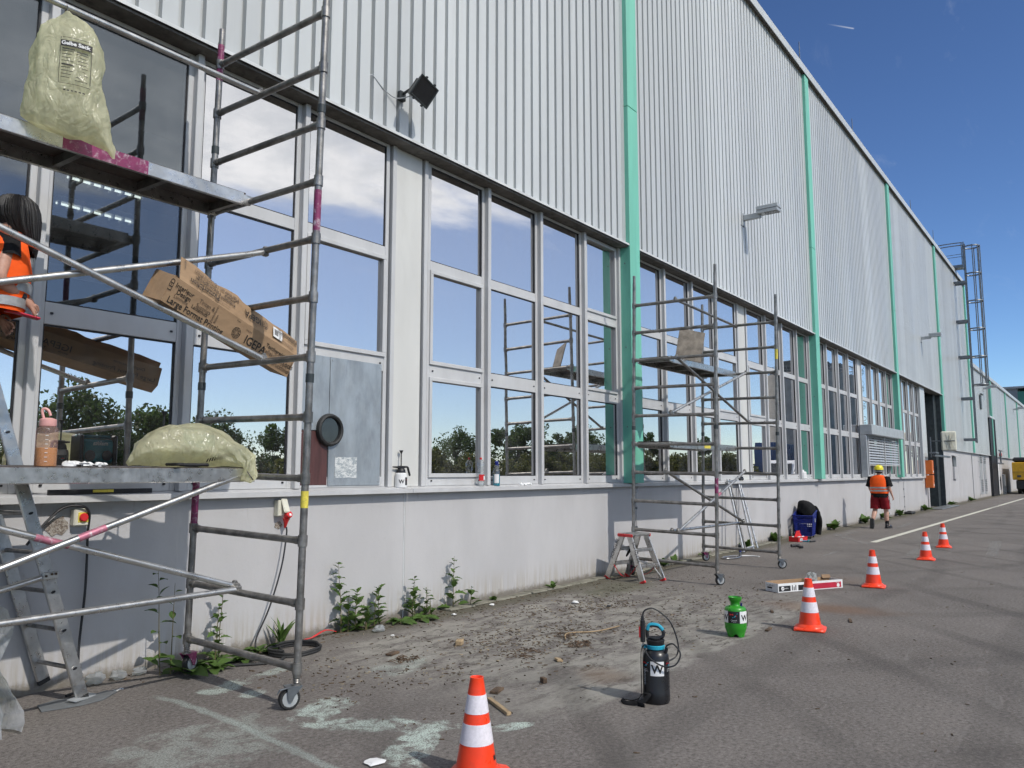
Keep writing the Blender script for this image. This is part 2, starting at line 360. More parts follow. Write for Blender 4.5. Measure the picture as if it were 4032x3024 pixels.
    def build(s, name, mat, parent=None, world=False, smooth=35, fix=True):
        if world and parent is not None:
            o = ORG.get(parent.name, Vector()); s.v = [tuple(Vector(p) - o) for p in s.v]
        me = s.mesh(name, fix, smooth); me.materials.append(MT[mat] if isinstance(mat, str) else mat)
        return link(name, me, parent)
def each(mb, name, mat, parent, **kw):
    """every primitive that was added becomes a part of its own"""
    g = mb.g + [(len(mb.v), len(mb.f))]; out = []
    for (v0, f0), (v1, f1) in zip(g[:-1], g[1:]):
        q = MB(); q.v = mb.v[v0:v1]; q.f = [tuple(i - v0 for i in f) for f in mb.f[f0:f1]]; out.append(q.build(name, mat, parent, **kw))
    return out
ORG = {}
def link(name, me, parent=None, M=None):
    ob = bpy.data.objects.new(name, me); COL.objects.link(ob)
    if parent is not None:
        ob.parent = parent; ORG[ob.name] = ORG.get(parent.name, Vector())
    if M is not None: ob.matrix_local = M
    return ob
def tag(ob, label=None, cat=None, group=None, kind=None):
    for k, v in (('label', label), ('category', cat), ('group', group), ('kind', kind)):
        if v: ob[k] = v
    return ob
def thing(name, label, cat, loc=(0, 0, 0), rz=0., group=None):
    ob = bpy.data.objects.new(name, None); COL.objects.link(ob); ob.empty_display_size = .1
    ob.location = loc; ob.rotation_euler = (0, 0, rz); ORG[ob.name] = Vector(loc)
    return tag(ob, label, cat, group)
def copy_tree(ob, parent=None):
    c = ob.copy(); COL.objects.link(c)
    if parent is not None: c.parent = parent; c.matrix_parent_inverse = ob.matrix_parent_inverse
    for ch in [x for x in bpy.data.objects if x.parent == ob]: copy_tree(ch, c)
    return c
def frame(o, right, up):
    """matrix whose X is right, Y is up, Z the normal; for lettering and flat prints"""
    r = Vector(right).normalized(); u = Vector(up); u = (u - r * u.dot(r)).normalized(); n = r.cross(u)
    M = Matrix((r, u, n)).transposed().to_4x4(); M.translation = Vector(o); return M
_fc = {}
def text_geo(txt, size, align='LEFT', shear=0, bold=0.):
    cu = bpy.data.curves.new('tmp_text', 'FONT'); cu.body = txt; cu.size = size; cu.align_x = align; cu.align_y = 'BOTTOM_BASELINE'
    cu.resolution_u = 3; cu.shear = shear; cu.offset = bold
    ob = bpy.data.objects.new('tmp_text', cu); COL.objects.link(ob)
    dg = bpy.context.evaluated_depsgraph_get(); me = bpy.data.meshes.new_from_object(ob.evaluated_get(dg))
    vs = [tuple(v.co) for v in me.vertices]; fs = [tuple(p.vertices) for p in me.polygons]
    bpy.data.objects.remove(ob); bpy.data.curves.remove(cu); bpy.data.meshes.remove(me)
    return vs, fs
def text(mb, txt, size, M, align='LEFT', bold=0., sx=1.):
    vs, fs = text_geo(txt, size, align, bold=bold)
    mb.add([(x * sx, y, 0) for x, y, z in vs], fs, M); return mb
def arc(c, r, a0, a1, n, plane='xy', z=0.):
    out = []
    for i in range(n + 1):
        a = a0 + (a1 - a0) * i / n; x, y = r * math.cos(a), r * math.sin(a)
        out.append((c[0] + x, c[1] + y, c[2]) if plane == 'xy' else (c[0] + x, c[1], c[2] + y) if plane == 'xz' else (c[0], c[1] + x, c[2] + y))
    return out
def bez(p, n=16):
    """smooth Catmull-Rom path through points"""
    p = [Vector(q) for q in p]; out = []
    for i in range(len(p) - 1):
        a = p[max(0, i - 1)]; b = p[i]; c = p[i + 1]; d = p[min(len(p) - 1, i + 2)]
        for k in range(n):
            t = k / n
            out.append(.5 * ((2 * b) + (c - a) * t + (2 * a - 5 * b + 4 * c - d) * t * t + (3 * b - a - 3 * c + d) * t ** 3))
    out.append(p[-1]); return out
# ------------------------------------------------------------------ ground
m, t, b, o = base_mat('weathered_asphalt'); MT['asphalt'] = m
pos = t.new('ShaderNodeNewGeometry').outputs['Position']; sp = t.new('ShaderNodeSeparateXYZ'); t.put(sp.inputs[0], pos)
X_, Y_ = sp.outputs[0], sp.outputs[1]
big = t.noise(pos, .55, 5, .6); med = t.noise(pos, 3.2, 7, .68, .4); fine = t.noise(pos, 95, 3, .7); vf = t.noise(pos, 260, 2, .6)
g30 = t.noise(pos, 34, 4, .75)
c = t.mix(t.ramp(big, .3, .7), (.150, .133, .120), (.210, .188, .170))
c = t.mix(t.math('MULTIPLY', t.ramp(med, .45, .72), .5), c, (.205, .188, .175))
c = t.mix(t.ramp(g30, .38, .50, .6, 0), c, (.075, .069, .064))
c = t.mix(t.ramp(g30, .52, .64, 0, .5), c, (.32, .30, .28))
c = t.mix(t.ramp(fine, .30, .50, .55, 0), c, (.055, .052, .05))
c = t.mix(t.ramp(fine, .55, .75, 0, .5), c, (.25, .235, .225))
c = t.mix(t.ramp(vf, .60, .75, 0, .35), c, (.30, .29, .28))
def ell(cx, cy, rx, ry, rot=0., soft=.6, wob=.5, nscale=1.6):
    q = t.vmath('SUBTRACT', pos, (cx, cy, 0))
    s2 = t.new('ShaderNodeSeparateXYZ'); rr = t.new('ShaderNodeVectorRotate', rotation_type='Z_AXIS'); t.put(rr.inputs['Vector'], q); rr.inputs['Angle'].default_value = -rot
    t.put(s2.inputs[0], rr.outputs[0])
    a = t.math('DIVIDE', s2.outputs[0], rx); b_ = t.math('DIVIDE', s2.outputs[1], ry)
    d = t.math('SQRT', t.math('ADD', t.math('MULTIPLY', a, a), t.math('MULTIPLY', b_, b_)))
    d = t.math('ADD', d, t.math('MULTIPLY', t.math('SUBTRACT', t.noise(pos, nscale, 5, .65), .5), wob * 2))
    return t.ramp(d, 1 - soft, 1, 1, 0)
# dusty, littered zone beside the wall
edge_n = t.math('MULTIPLY', t.math('SUBTRACT', t.noise(pos, 2.6, 6, .7), .5), .9)
dust = t.math('MULTIPLY', t.math('MULTIPLY', t.ramp(t.math('ADD', Y_, t.math('MULTIPLY', edge_n, .10)), -3.42, -3.33), t.ramp(t.math('ADD', Y_, edge_n), -.75, -.35, 1, 0)), t.math('MULTIPLY', t.ramp(t.math('ADD', X_, edge_n), 3.9, 5.2), t.ramp(t.math('ADD', X_, t.math('MULTIPLY', edge_n, 3.)), 8.2, 11.5, 1, 0)))
rim = t.math('MULTIPLY', dust, t.math('MULTIPLY', t.ramp(Y_, -2.5, -3.25), t.ramp(t.noise(t.mapping(pos, (1, 2, 1), (0, 0, .3)), 3.5, 8, .75, .4), .42, .60)))
c = t.mix(t.math('MULTIPLY', rim, .75), c, (.36, .35, .315))
dn = t.noise(t.mapping(pos, (1, 1.8, 1), (0, 0, .35)), 2.3, 9, .74, .6)
c = t.mix(t.math('MULTIPLY', t.math('MULTIPLY', dust, t.ramp(dn, .40, .58)), .8), c, (.34, .325, .285))
dk = t.noise(t.mapping(pos, (1, 2.6, 1), (0, 0, .5), (4, 2, 0)), 3.4, 9, .76, .8)
c = t.mix(t.math('MULTIPLY', t.math('MULTIPLY', dust, t.ramp(dk, .50, .64)), .8), c, (.062, .052, .043))
# damp mossy strip along the foot of the wall
moss = t.math('MULTIPLY', t.ramp(t.math('ADD', Y_, t.math('MULTIPLY', t.math('SUBTRACT', med, .5), .5)), -.62, -.28), t.ramp(X_, 4.2, 6.5))
c = t.mix(t.math('MULTIPLY', moss, .7), c, (.095, .088, .055))
moss2 = ell(9.7, -.75, 1.3, .5, .1, .7, .5)
c = t.mix(t.math('MULTIPLY', moss2, .65), c, (.10, .10, .06))
# pale mint dried paint
pt = t.noise(pos, 5.5, 8, .72, .5); grit = t.ramp(fine, .36, .56)
for (x_, y_, rx, ry, ro, am) in ((2.70, -1.95, .62, .42, .4, .30), (3.6, -2.5, .50, .16, -.95, .95), (3.60, -1.95, .34, .17, .3, .85), (3.42, -2.93, .36, .15, .5, .95), (4.08, -3.17, .21, .075, -.5, 1.), (3.55, -.95, .22, .14, .2, .7), (4.0, -.85, .2, .09, .2, .55), (3.55, -1.25, .13, .11, 0, .7), (4.75, -1.5, .4, .25, .3, .4)):
    mk = t.math('MULTIPLY', ell(x_, y_, rx, ry, ro, .3, 1.15, 3.2), t.math('MULTIPLY', t.ramp(pt, .40, .56), grit))
    c = t.mix(t.math('MULTIPLY', mk, am), c, (.56, .66, .59))
# a scraped pale line curving away from the wall
lx = t.math('ADD', t.math('MULTIPLY', t.math('SUBTRACT', X_, 3.01), 1.0), t.math('MULTIPLY', t.math('SINE', t.math('MULTIPLY', Y_, 1.4)), .10))
ln = t.math('MULTIPLY', t.ramp(t.math('ABSOLUTE', t.math('ADD', lx, t.math('MULTIPLY', t.math('SUBTRACT', med, .5), .12))), .012, .045, 1, 0), t.math('MULTIPLY', t.ramp(Y_, -3.4, -3.1), t.ramp(Y_, -.9, -.7, 1, 0)))
c = t.mix(t.math('MULTIPLY', ln, t.math('MULTIPLY', grit, .65)), c, (.40, .46, .42))
# rust run-off by the cones
rust = t.math('MAXIMUM', ell(9.7, -3.5, .55, 1.1, .12, .9, .45), t.math('MULTIPLY', ell(12.1, -2.9, .9, .8, 0, .9, .5), .55))
c = t.mix(t.math('MULTIPLY', rust, .5), c, (.19, .095, .045))
rust2 = ell(5.5, -3.0, .35, .3, .4, .9, .5); c = t.mix(t.math('MULTIPLY', rust2, .5), c, (.24, .16, .10))
# long dark tyre marks and chalky scuffs out on the roadway
for (ang, ph, fr, amt, colr) in ((-2.30, 0., .75, .55, (.068, .062, .057)), (-1.60, .35, .62, .45, (.072, .066, .061)), (-.80, 5., .5, .45, (.068, .062, .058)), (-2.1, 9., 1.3, .22, (.21, .195, .18))):
    rr = t.new('ShaderNodeVectorRotate', rotation_type='Z_AXIS'); t.put(rr.inputs['Vector'], pos); rr.inputs['Angle'].default_value = ang
    warp = t.noise(pos, .10, 1, .5)
    s3 = t.new('ShaderNodeSeparateXYZ'); t.put(s3.inputs[0], rr.outputs[0])
    k = t.math('ADD', t.math('MULTIPLY', s3.outputs[0], fr), t.math('ADD', t.math('MULTIPLY', warp, 1.2), ph))
    fr_ = t.math('ABSOLUTE', t.math('SUBTRACT', t.math('FRACT', k), .5))
    band = t.math('MULTIPLY', t.ramp(fr_, .04, .12, 1, 0), t.ramp(t.noise(pos, .35, 3, .6), .36, .56))
    road = t.ramp(Y_, -2.9, -2.0, 1, .15)
    c = t.mix(t.math('MULTIPLY', t.math('MULTIPLY', band, road), amt * .62), c, colr)
cf = t.math('MULTIPLY', t.ramp(t.noise(t.mapping(pos, (.5, 2.2, 1), (0, 0, -.25)), 1.1, 8, .72, .6), .60, .72), .5)
c = t.mix(cf, c, (.29, .275, .255))
t.put(b.inputs['Base Color'], c); b.inputs['Roughness'].default_value = .88; b.inputs['Specular IOR Level'].default_value = .25
t.put(b.inputs['Normal'], t.bump(t.math('ADD', t.math('MULTIPLY', fine, .7), t.math('ADD', vf, t.math('MULTIPLY', med, .8))), .55, .012))
g = MB(); g.add([(-400, -400, 0), (900, -400, 0), (900, 400, 0), (-400, 400, 0)], [(0, 1, 2, 3)])
tag(g.build('ground', 'asphalt', fix=False, smooth=None), kind='structure')
# rough grass beyond the yard (seen in the window reflections)
m, t, b, o = base_mat('rough_grass'); MT['turf'] = m
pos = t.new('ShaderNodeNewGeometry').outputs['Position']
t.put(b.inputs['Base Color'], t.mix(t.ramp(t.noise(pos, .8, 6, .7), .3, .7), (.05, .08, .02), (.12, .13, .04))); b.inputs['Roughness'].default_value = .9
g = MB(); g.add([(-300, -300, .006), (95, -300, .006), (95, -21, .006), (-300, -21, .006)], [(0, 1, 2, 3)])
tag(g.build('field', 'turf', fix=False, smooth=None), kind='structure')
# lane line and faded markings
m, t, b, o = base_mat('worn_road_paint'); MT['roadpaint'] = m
pos = t.new('ShaderNodeNewGeometry').outputs['Position']
t.put(b.inputs['Base Color'], t.mix(t.ramp(t.noise(pos, 30, 6, .7), .40, .60), (.50, .48, .40), (.68, .66, .57))); b.inputs['Roughness'].default_value = .8
m, t, b, o = base_mat('ghost_road_paint'); MT['ghost'] = m
pos = t.new('ShaderNodeNewGeometry').outputs['Position']
b.inputs['Base Color'].default_value = (.33, .32, .30, 1); b.inputs['Roughness'].default_value = .9
tp = t.new('ShaderNodeBsdfTransparent'); mx = t.new('ShaderNodeMixShader'); t.put(mx.inputs[0], t.ramp(t.noise(pos, 14, 8, .75), .40, .62, 0, .62))
t.l.new(tp.outputs[0], mx.inputs[1]); t.l.new(b.outputs[0], mx.inputs[2]); t.l.new(mx.outputs[0], o.inputs[0])
def strip(pts, wd, z=.004):
    mb = MB()
    for (x0, y0), (x1, y1) in zip(pts[:-1], pts[1:]):
        d = Vector((x1 - x0, y1 - y0, 0)).normalized(); nn = Vector((-d.y, d.x, 0)) * wd / 2
        a, c_ = Vector((x0, y0, z)), Vector((x1, y1, z)); mb.add([a - nn, c_ - nn, c_ + nn, a + nn], [(0, 1, 2, 3)])
    return mb
ob = strip([(19.36, -1.91), (21.65, -1.93)], .15); ob.add(strip([(21.70, -1.93), (41.2, -2.02)], .15).v, strip([(21.7, -1.93), (41.2, -2.02)], .15).f)
for a, c_ in ((41.5, 42.0), (42.4, 43.0), (43.3, 44.0), (44.5, 58.0), (58.6, 96.)):
    q = strip([(a, -2.02 - (a - 41) * .004), (c_, -2.02 - (c_ - 41) * .004)], .15); ob.add(q.v, q.f)
tag(ob.build('road_marking', 'roadpaint', fix=False, smooth=None), kind='structure')
q = strip([(22.6, -.80), (20.9, -.72), (20.45, -.86), (20.9, -1.05)], .22); q2 = strip([(20.5, -.95), (18.75, -1.92)], .18, .006); q.add(q2.v, q2.f)
tag(q.build('road_marking', 'ghost', fix=False, smooth=None), kind='structure')
q = strip([(15.67, -1.83), (16.95, -1.84)], .09)
tag(q.build('road_marking', 'ghost', fix=False, smooth=None), kind='structure')
q = strip([(16.6, -3.15), (17.6, -3.05), (19.2, -3.1)], .16); q2 = strip([(17.4, -4.4), (21.5, -4.1)], .2, .006); q.add(q2.v, q2.f)
q2 = strip([(24.6, -1.35), (27.5, -1.2)], .18, .006); q.add(q2.v, q2.f)
tag(q.build('road_marking', 'ghost', fix=False, smooth=None), kind='structure')

# ------------------------------------------------------------------ the hall
BAY = 10.44; C0 = 11.385
cols = [C0 + BAY * i for i in range(-1, 5)]        # green columns of the high hall
ZS, ZF, ZR = 1.385, 5.27, 12.75                    # sill, flashing, eaves
hall = thing('factory_hall', 'tall pale corrugated factory hall with mint green columns and long window band', 'building', (0, 0, 0))
X0 = -4.3
# plinth panels
joints = [X0] + [6.32 + 5.22 * k for k in range(-1, 6)] + [37.45]
for a, c_ in zip(joints[:-1], joints[1:]):
    MB().b2(a + .009, c_ - .009, 0, .24, -.2, 1.35, .006).build('wall_panel', 'plinth', hall)
MB().b2(X0, 37.5, .03, .26, -.2, 1.34).build('joint_backing', 'soffit', hall)
for a in joints[1:-1]: MB().b2(a - .007, a + .007, .004, .05, 0, 1.345).build('joint_seal', 'flash', hall)
# sill sheets
sx = [X0, 1.1] + [6.35 + 5.22 * k for k in range(0, 6)] + [37.45]
for a, c_ in zip(sx[:-1], sx[1:]):
    mb = MB(); a += .003; c_ -= .003
    prof = [(.10, 1.42), (-.085, 1.392), (-.098, 1.388), (-.098, 1.343), (-.090, 1.343), (-.090, 1.380), (.10, 1.405)]
    mb.prism([(y, z) for y, z in prof], c_ - a, Matrix(((0, 0, 1, a), (1, 0, 0, 0), (0, 1, 0, 0), (0, 0, 0, 1))))
    mb.build('window_sill', 'alu_white', hall, smooth=None)
# windows: one mesh for the frame, panes as sub-parts
ROWS = [(1.52, 2.665), (2.833, 3.943), (4.065, 5.225)]
ZT = 5.26
def add_window(xl, xr, kinds='fff', sash='   ', skip0=False):
    """xl..xr between mullion centres"""
    f = MB(); w_ = .05
    yf, yb = .028, .115
    f.b2(xl + .03, xl + .03 + w_, yf, yb, 1.41, ZT, .004); f.b2(xr - .03 - w_, xr - .03, yf, yb, 1.41, ZT, .004)
    xa, xb = xl + .03 + w_, xr - .03 - w_
    f.b2(xa, xb, yf + .002, yb, 1.412, 1.52, .004)
    f.b2(xa, xb, yf + .002, yb, 2.665, 2.833, .004); f.b2(xa, xb, yf + .002, yb, 3.943, 4.065, .004); f.b2(xa, xb, yf + .002, yb, 5.225, ZT, .004)
    ob = f.build('window', 'alu_white', hall)
    for i, (z0, z1) in enumerate(ROWS):
        if skip0 and i == 0: continue
        gk = MB()
        for (a, c_, e, g_) in ((xa, xb, z0, z0 + .012), (xa, xb, z1 - .012, z1), (xa, xa + .012, z0, z1), (xb - .012, xb, z0, z1)): gk.b2(a, c_, .042, .075, e, g_)
        gk.build('gasket', 'gasket', ob)
        if sash[i] == 's':
            s_ = MB(); k = .035
            for (a, c_, e, g_) in ((xa - .012, xb + .012, z0 - .012, z0 + k), (xa - .012, xb + .012, z1 - k, z1 + .012), (xa - .012, xa + k, z0 + k, z1 - k), (xb - k, xb + .012, z0 + k, z1 - k)): s_.b2(a, c_, .008, .06, e, g_, .004)
            s_.build('sash', 'alu_white', ob)
        gm = 'film' if kinds[i] == 'f' else 'glass'
        pn = MB().b2(xa + .004, xb - .004, -.003, .003, z0 + .004, z1 - .004).build('pane', gm, ob, smooth=None)
        pn.location = (0, .056, 0)
        pn.rotation_euler = (random.uniform(-.0012, .0012), 0, 0)
    dn = MB()
    for xx in (xa + .05, xb - .05):
        for zz in (1.47, 2.75): dn.box((xx, yf - .004, zz), (.022, .012, .016), .003)
    each(dn, 'drain_cap', 'black', ob)
    return ob
def add_mullion(x, wd=.062):
    MB().b2(x - wd / 2, x + wd / 2, -.035, .14, 1.408, ZT, .005).build('mullion', 'alu_white', hall)
def bay_windows(c, which, film):
    e = [c - 10.14, c - 8.94, c - 7.73, c - 6.55, c - 5.32, None, c - 4.74, c - 3.61, c - 2.42, c - 1.24, c - .14]
    for k in which:
        i = k if k < 4 else k + 2
        kinds, sash = film.get(k, ('fff', '   '))
        add_window(e[i], e[i + 1], kinds, sash, skip0=(c == cols[1] and k == 3))
    for i in range(1, 10):
        if i in (4, 5, 6): continue
        if (i < 4 and (i in which or i - 1 in which)) or (i > 6 and (i - 2 in which or i - 3 in which)): add_mullion(e[i])
    for x in (e[0], e[10]): 
        if (x == e[0] and 0 in which) or (x == e[10] and 7 in which): MB().b2(x - .03, x + .03, -.02, .13, 1.408, ZT, .004).build('window_jamb', 'alu_white', hall)
    if 3 in which and 4 in which:
        MB().b2(e[4] - .005, e[4] + .055, .0, .13, 1.408, ZT, .004).build('window_jamb', 'alu_white', hall)
        MB().b2(e[6] - .06, e[6], .0, .13, 1.408, ZT, .004).build('window_jamb', 'alu_white', hall)
        MB().b2(e[4] + .062, e[6] - .085, .025, .13, 1.41, ZT, .004).build('infill_panel', 'white_panel', hall)
bay_windows(cols[0], range(4, 8), {})
bay_windows(cols[1], range(8), {0: ('fgg', '   '), 1: ('fgg', '   '), 2: ('fff', '   '), 3: ('fff', ' s '), 4: ('fff', 'ss '), 7: ('fff', ' ss')})
bay_windows(cols[2], range(8), {3: ('fff', ' s '), 4: ('fff', 'ss ')})
bay_windows(cols[3], range(8), {})
bay_windows(cols[4], range(4), {})
# hatch plate with round porthole in the bottom field of the fourth window
c = cols[1]
MB().b2(5.245, 5.955, .018, .05, 1.432, 2.735, .003).build('hatch_plate', 'zinc', hall)
MB().b2(4.87, 5.240, .020, .05, 1.98, 2.735, .003).build('hatch_plate', 'zinc', hall)
MB().b2(4.87, 5.238, .026, .05, 1.44, 1.975, .003).build('brown_board', 'brown', hall)
MB().b2(4.85, 5.98, .05, .09, 1.42, 2.74).build('hatch_backing', 'alu_white', hall)
ph = MB(); P_ = [(.128, -.02), (.142, -.028), (.158, -.02), (.165, 0), (.165, .03), (.12, .03), (.12, .0), (.128, -.02)]
ph.lathe(P_, 36, Matrix.Translation((5.245, .0, 1.99)) @ Matrix.Rotation(R(-90), 4, 'X'), cap=False)
po = ph.build('porthole_ring', 'rubber', hall)
MB().lathe([(.127, 0), (.127, .006)], 36, Matrix.Translation((5.245, .004, 1.99)) @ Matrix.Rotation(R(-90), 4, 'X')).build('porthole_glass', 'darkglass', po)
MB().lathe([(.126, 0), (.126, .006)], 36, Matrix.Translation((5.245, .0135, 1.99)) @ Matrix.Rotation(R(-90), 4, 'X')).build('porthole_back', 'shutter', po)
m, t, b, o = base_mat('torn_sticker'); MT['sticker'] = m
pos = t.new('ShaderNodeNewGeometry').outputs['Position']; q = t.noise(t.mapping(pos, (1, 1, 2.2)), 26, 8, .75, .4)
cc = t.mix(t.ramp(q, .45, .55), (.30, .34, .36), (.62, .63, .62)); rr = t.noise(pos, 9, 3, .6); cc = t.mix(t.ramp(rr, .70, .74), cc, (.6, .22, .12))
t.put(b.inputs['Base Color'], cc); b.inputs['Roughness'].default_value = .6
MB().b2(5.33, 5.62, .0155, .019, 1.51, 1.72).build('torn_sticker', 'sticker', hall)
sc_ = MB()
for xx, zz in ((5.27, 2.70), (5.93, 2.70), (5.27, 1.47), (5.93, 1.47), (5.93, 2.1), (5.21, 2.06), (4.9, 1.95), (5.21, 1.95)): sc_.lathe([(.008, 0), (.006, .004)], 10, Matrix.Translation((xx, .0165, zz)) @ Matrix.Rotation(R(90), 4, 'X'))
each(sc_, 'plate_screw', 'alu_bright', hall)
# flashing and soffit under the cladding, per bay
edges = [X0] + cols
for i in range(len(cols)):
    a = edges[i] + (.22 if i else 0); c_ = cols[i] - .12
    if i == 5: continue
    mb = MB()
    prof = [(.02, 5.355), (-.150, 5.325), (-.192, 5.318), (-.195, 5.285), (-.188, 5.285), (-.185, 5.305), (.02, 5.335)]
    mb.prism(prof, c_ - a, Matrix(((0, 0, 1, a), (1, 0, 0, 0), (0, 1, 0, 0), (0, 0, 0, 1)))); mb.build('flashing', 'flash', hall, smooth=None)
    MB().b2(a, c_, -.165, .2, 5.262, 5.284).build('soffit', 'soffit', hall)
# corrugated sheets: 1 m wide each, shared mesh
def clad_mesh(width, z0, z1, name='cladding_sheet'):
    mb = MB(); pr = []; n = round(width / .2)
    for k in range(n):
        x = k * .2
        pr += [(x, -.068), (x + .052, -.068), (x + .0545, -.126), (x + .1975, -.126)]
    pr.append((n * .2, -.068))
    vs = []; fs = []
    for x, y in pr: vs += [(x, y, z0), (x, y, z1)]
    for i in range(len(pr) - 1): fs.append((2 * i, 2 * i + 2, 2 * i + 3, 2 * i + 1))
    k = len(vs)                                       # back face gives the sheet a thickness and closes crest ends
    vs += [(0, -.064, z0), (n * .2, -.064, z0), (n * .2, -.064, z1), (0, -.064, z1)]; fs.append((k, k + 3, k + 2, k + 1))
    mb.add(vs, fs); me = mb.mesh(name, fix=False); me.materials.append(MT['clad']); return me
clad_hi = clad_mesh(1.0, 5.335, ZR)
def clad_run(x0, x1, me, parent, z=0.):
    x = x0; k = 0
    while x < x1 - .05:
        ob = link('cladding_sheet', me, parent); ob.location = (x, random.uniform(0, .0), z)
        if x + 1 > x1: ob.scale = ((x1 - x), 1, 1)
        x += 1.0
for i in range(len(cols) - 1):
    a = edges[i] if i == 0 else edges[i] + .0; 
    clad_run(edges[i] + (.22 if i else 0.), cols[i] - .12, clad_hi, hall)
# beyond the door the cladding comes down to the higher plinth
clad_lo = clad_mesh(1.0, 2.72, ZR)
clad_run(cols[4] + .22, cols[5] - .12, clad_lo, hall)
# wall core behind the sheets, roof, ends
MB().b2(X0, 53.2, -.060, .30, 5.34, ZR - .02).build('wall_core', 'interior', hall)
MB().b2(X0, 53.2, -.02, 30, ZR - .05, ZR + .12).build('roof', 'flash', hall)
for xx in (X0, 53.0): MB().b2(xx, xx + .2, .31, 30, 0, ZR - .06).build('end_wall', 'clad', hall)
MB().b2(X0, 53.2, 29.8, 30, 0, ZR - .06).build('back_wall', 'clad', hall)
mb = MB(); mb.prism([(.1, ZR + .20), (-.24, ZR + .16), (-.24, ZR - .06), (-.225, ZR - .06), (-.225, ZR + .14), (.1, ZR + .17)], 53.25 - X0, Matrix(((0, 0, 1, X0), (1, 0, 0, 0), (0, 1, 0, 0), (0, 0, 0, 1)))); mb.build('eaves_trim', 'clad', hall, smooth=None)
MB().b2(X0, 53.2, -.20, -.12, ZR - .02, ZR + .02).build('eaves_gap', 'soffit', hall)
# green column casings in two lengths
for i, c in enumerate(cols):
    z0 = 1.40 if i < 4 else 2.74
    jz = 7.70
    for (a, d) in ((z0, jz - .004), (jz + .004, ZR - .05)):
        mb = MB(); mb.b2(c - .12, c + .22, -.205, .16, a, d, .006); ob = mb.build('column_casing', 'green', hall)
    s_ = MB()
    for z in (2.3, 3.6, 5.0, 6.4, 8.3, 9.8, 11.2): s_.lathe([(.012, 0), (.009, .006)], 8, Matrix.Translation((c - .121, -.10, z)) @ Matrix.Rotation(R(-90), 4, 'Y'))
    each(s_, 'rivet', 'galv', hall)
# interior
MB().b2(X0, 53, .32, 29.7, -.1, .02).build('interior_floor', 'interior_dark', hall)
MB().b2(X0, 37.3, 9.5, 9.7, .05, 5.3).build('interior_wall', 'interior', hall)
MB().b2(X0, 37.3, .32, 9.5, 5.32, 5.42).build('interior_ceiling', 'interior', hall)
for k in range(3): MB().b2(X0, 37.3, 2.0 + 2.5 * k, 2.22 + 2.5 * k, 4.95, 5.3).build('ceiling_beam', 'interior_dark', hall)
for k, (x, y, z) in enumerate(((4.2, 3.0, 4.56), (4.3, 3.0, 4.87 + .02), (9.0, 4.2, 4.7), (14.5, 4.2, 4.7), (20., 4.2, 4.7))):
    l = thing('batten_lamp', ['lit batten lamp inside behind the dark left window, lower one', 'lit batten lamp inside behind the dark left window, upper one', 'batten lamp inside behind the windows past the cream infill panel', 'batten lamp inside behind the windows right of the first green column', 'batten lamp inside behind the windows left of the second green column'][k], 'lamp', (x, y, z), group='ceiling lamps inside the hall')
    MB().b2(-.45, .45, -.08, .08, .03, .09, .01).build('housing', 'alu_white', l)
    gr = MB()
    for q in range(8): gr.b2(-.42 + q * .12, -.405 + q * .12, -.07, .07, -.02, .03)
    each(gr, 'louvre_blade', 'alu_white', l)
    MB().tube([(-.43, 0, .012), (.43, 0, .012)], .013, 8).build('tube', 'lamp_on', l)
# --- door bay of the high hall: X 38..43.6
dx0, dx1 = 38.5, 42.35
MB().b2(37.47, 38.25, .0, .24, -.2, 1.36, .006).build('wall_panel', 'plinth', hall)
MB().b2(37.42, dx0, -.06, .25, 1.37, 5.3, .006).build('door_pier', 'clad', hall)
MB().b2(dx1 + .13, 44.0, -.02, .30, -.2, 2.70, .006).build('wall_panel', 'plinth', hall)
for a, c_ in ((44.02, 47.6), (47.63, 52.9)): MB().b2(a, c_, -.02, .26, -.2, 2.70, .006).build('wall_panel', 'plinth', hall)
MB().b2(42.5, 53.1, -.14, .0, 2.703, 2.725).build('plinth_flashing', 'flash', hall)
sh = MB()
for k in range(38): sh.box((40.1, .62, .10 + k * .138), (3.2, .03, .132), .012)
each(sh, 'shutter_slat', 'shutter', hall)
MB().b2(41.7, dx1, .10, 3.0, 0, 5.25).build('door_reveal', 'darksteel', hall)
MB().b2(38.3, dx1, .5, .58, 5.2, 5.35).build('door_head', 'darksteel', hall)
MB().b2(dx1, dx1 + .12, -.10, .12, 0, 5.28, .01).build('door_post', 'darksteel', hall)
MB().b2(38.26, 38.52, -.05, .1, 0, 1.36, .01).build('door_post', 'plinth', hall)
MB().b2(38.2, 43.2, -.55, .0, .0, .04, .02).build('door_threshold', 'shutter', hall)
# --- lower hall beyond
low = thing('low_hall', 'lower pale corrugated hall continuing beyond the roof ladder', 'building', (53.3, 0, 0))
LZ = 8.0; lend = 130.
MB().b2(53.4, 64, 0, .3, -.2, 2.7, .006).build('wall_panel', 'plinth', low, True)
clad_low = clad_mesh(1.0, 2.74, LZ)
lcols = [63.54 + BAY * k for k in range(0, 6)]
le = [53.3] + lcols
for i in range(len(lcols)):
    x = le[i] + (.1 if i == 0 else .17)
    while x < lcols[i] - .2:
        if not (61.3 <= x < 64.): 
            ob = link('cladding_sheet', clad_low, low); ob.location = (x - 53.3, .0, 0)
        x += 1.
for c in lcols: MB().b2(c - .12, c + .22, -.205, .16, 2.74, LZ - .03, .006).build('column_casing', 'green', low, True)
xs = [65.0, 70.4, 75.6, 80.8, 86, 91.3, 96.5, 101.7, 107, 116]
for a, c_ in zip(xs[:-1], xs[1:]): MB().b2(a + .01, c_ - .01, 0, .25, -.2, 2.7, .006).build('wall_panel', 'plinth', low, True)
MB().b2(53.4, 116, -.14, 0, 2.705, 2.735).build('plinth_flashing', 'flash', low, True)
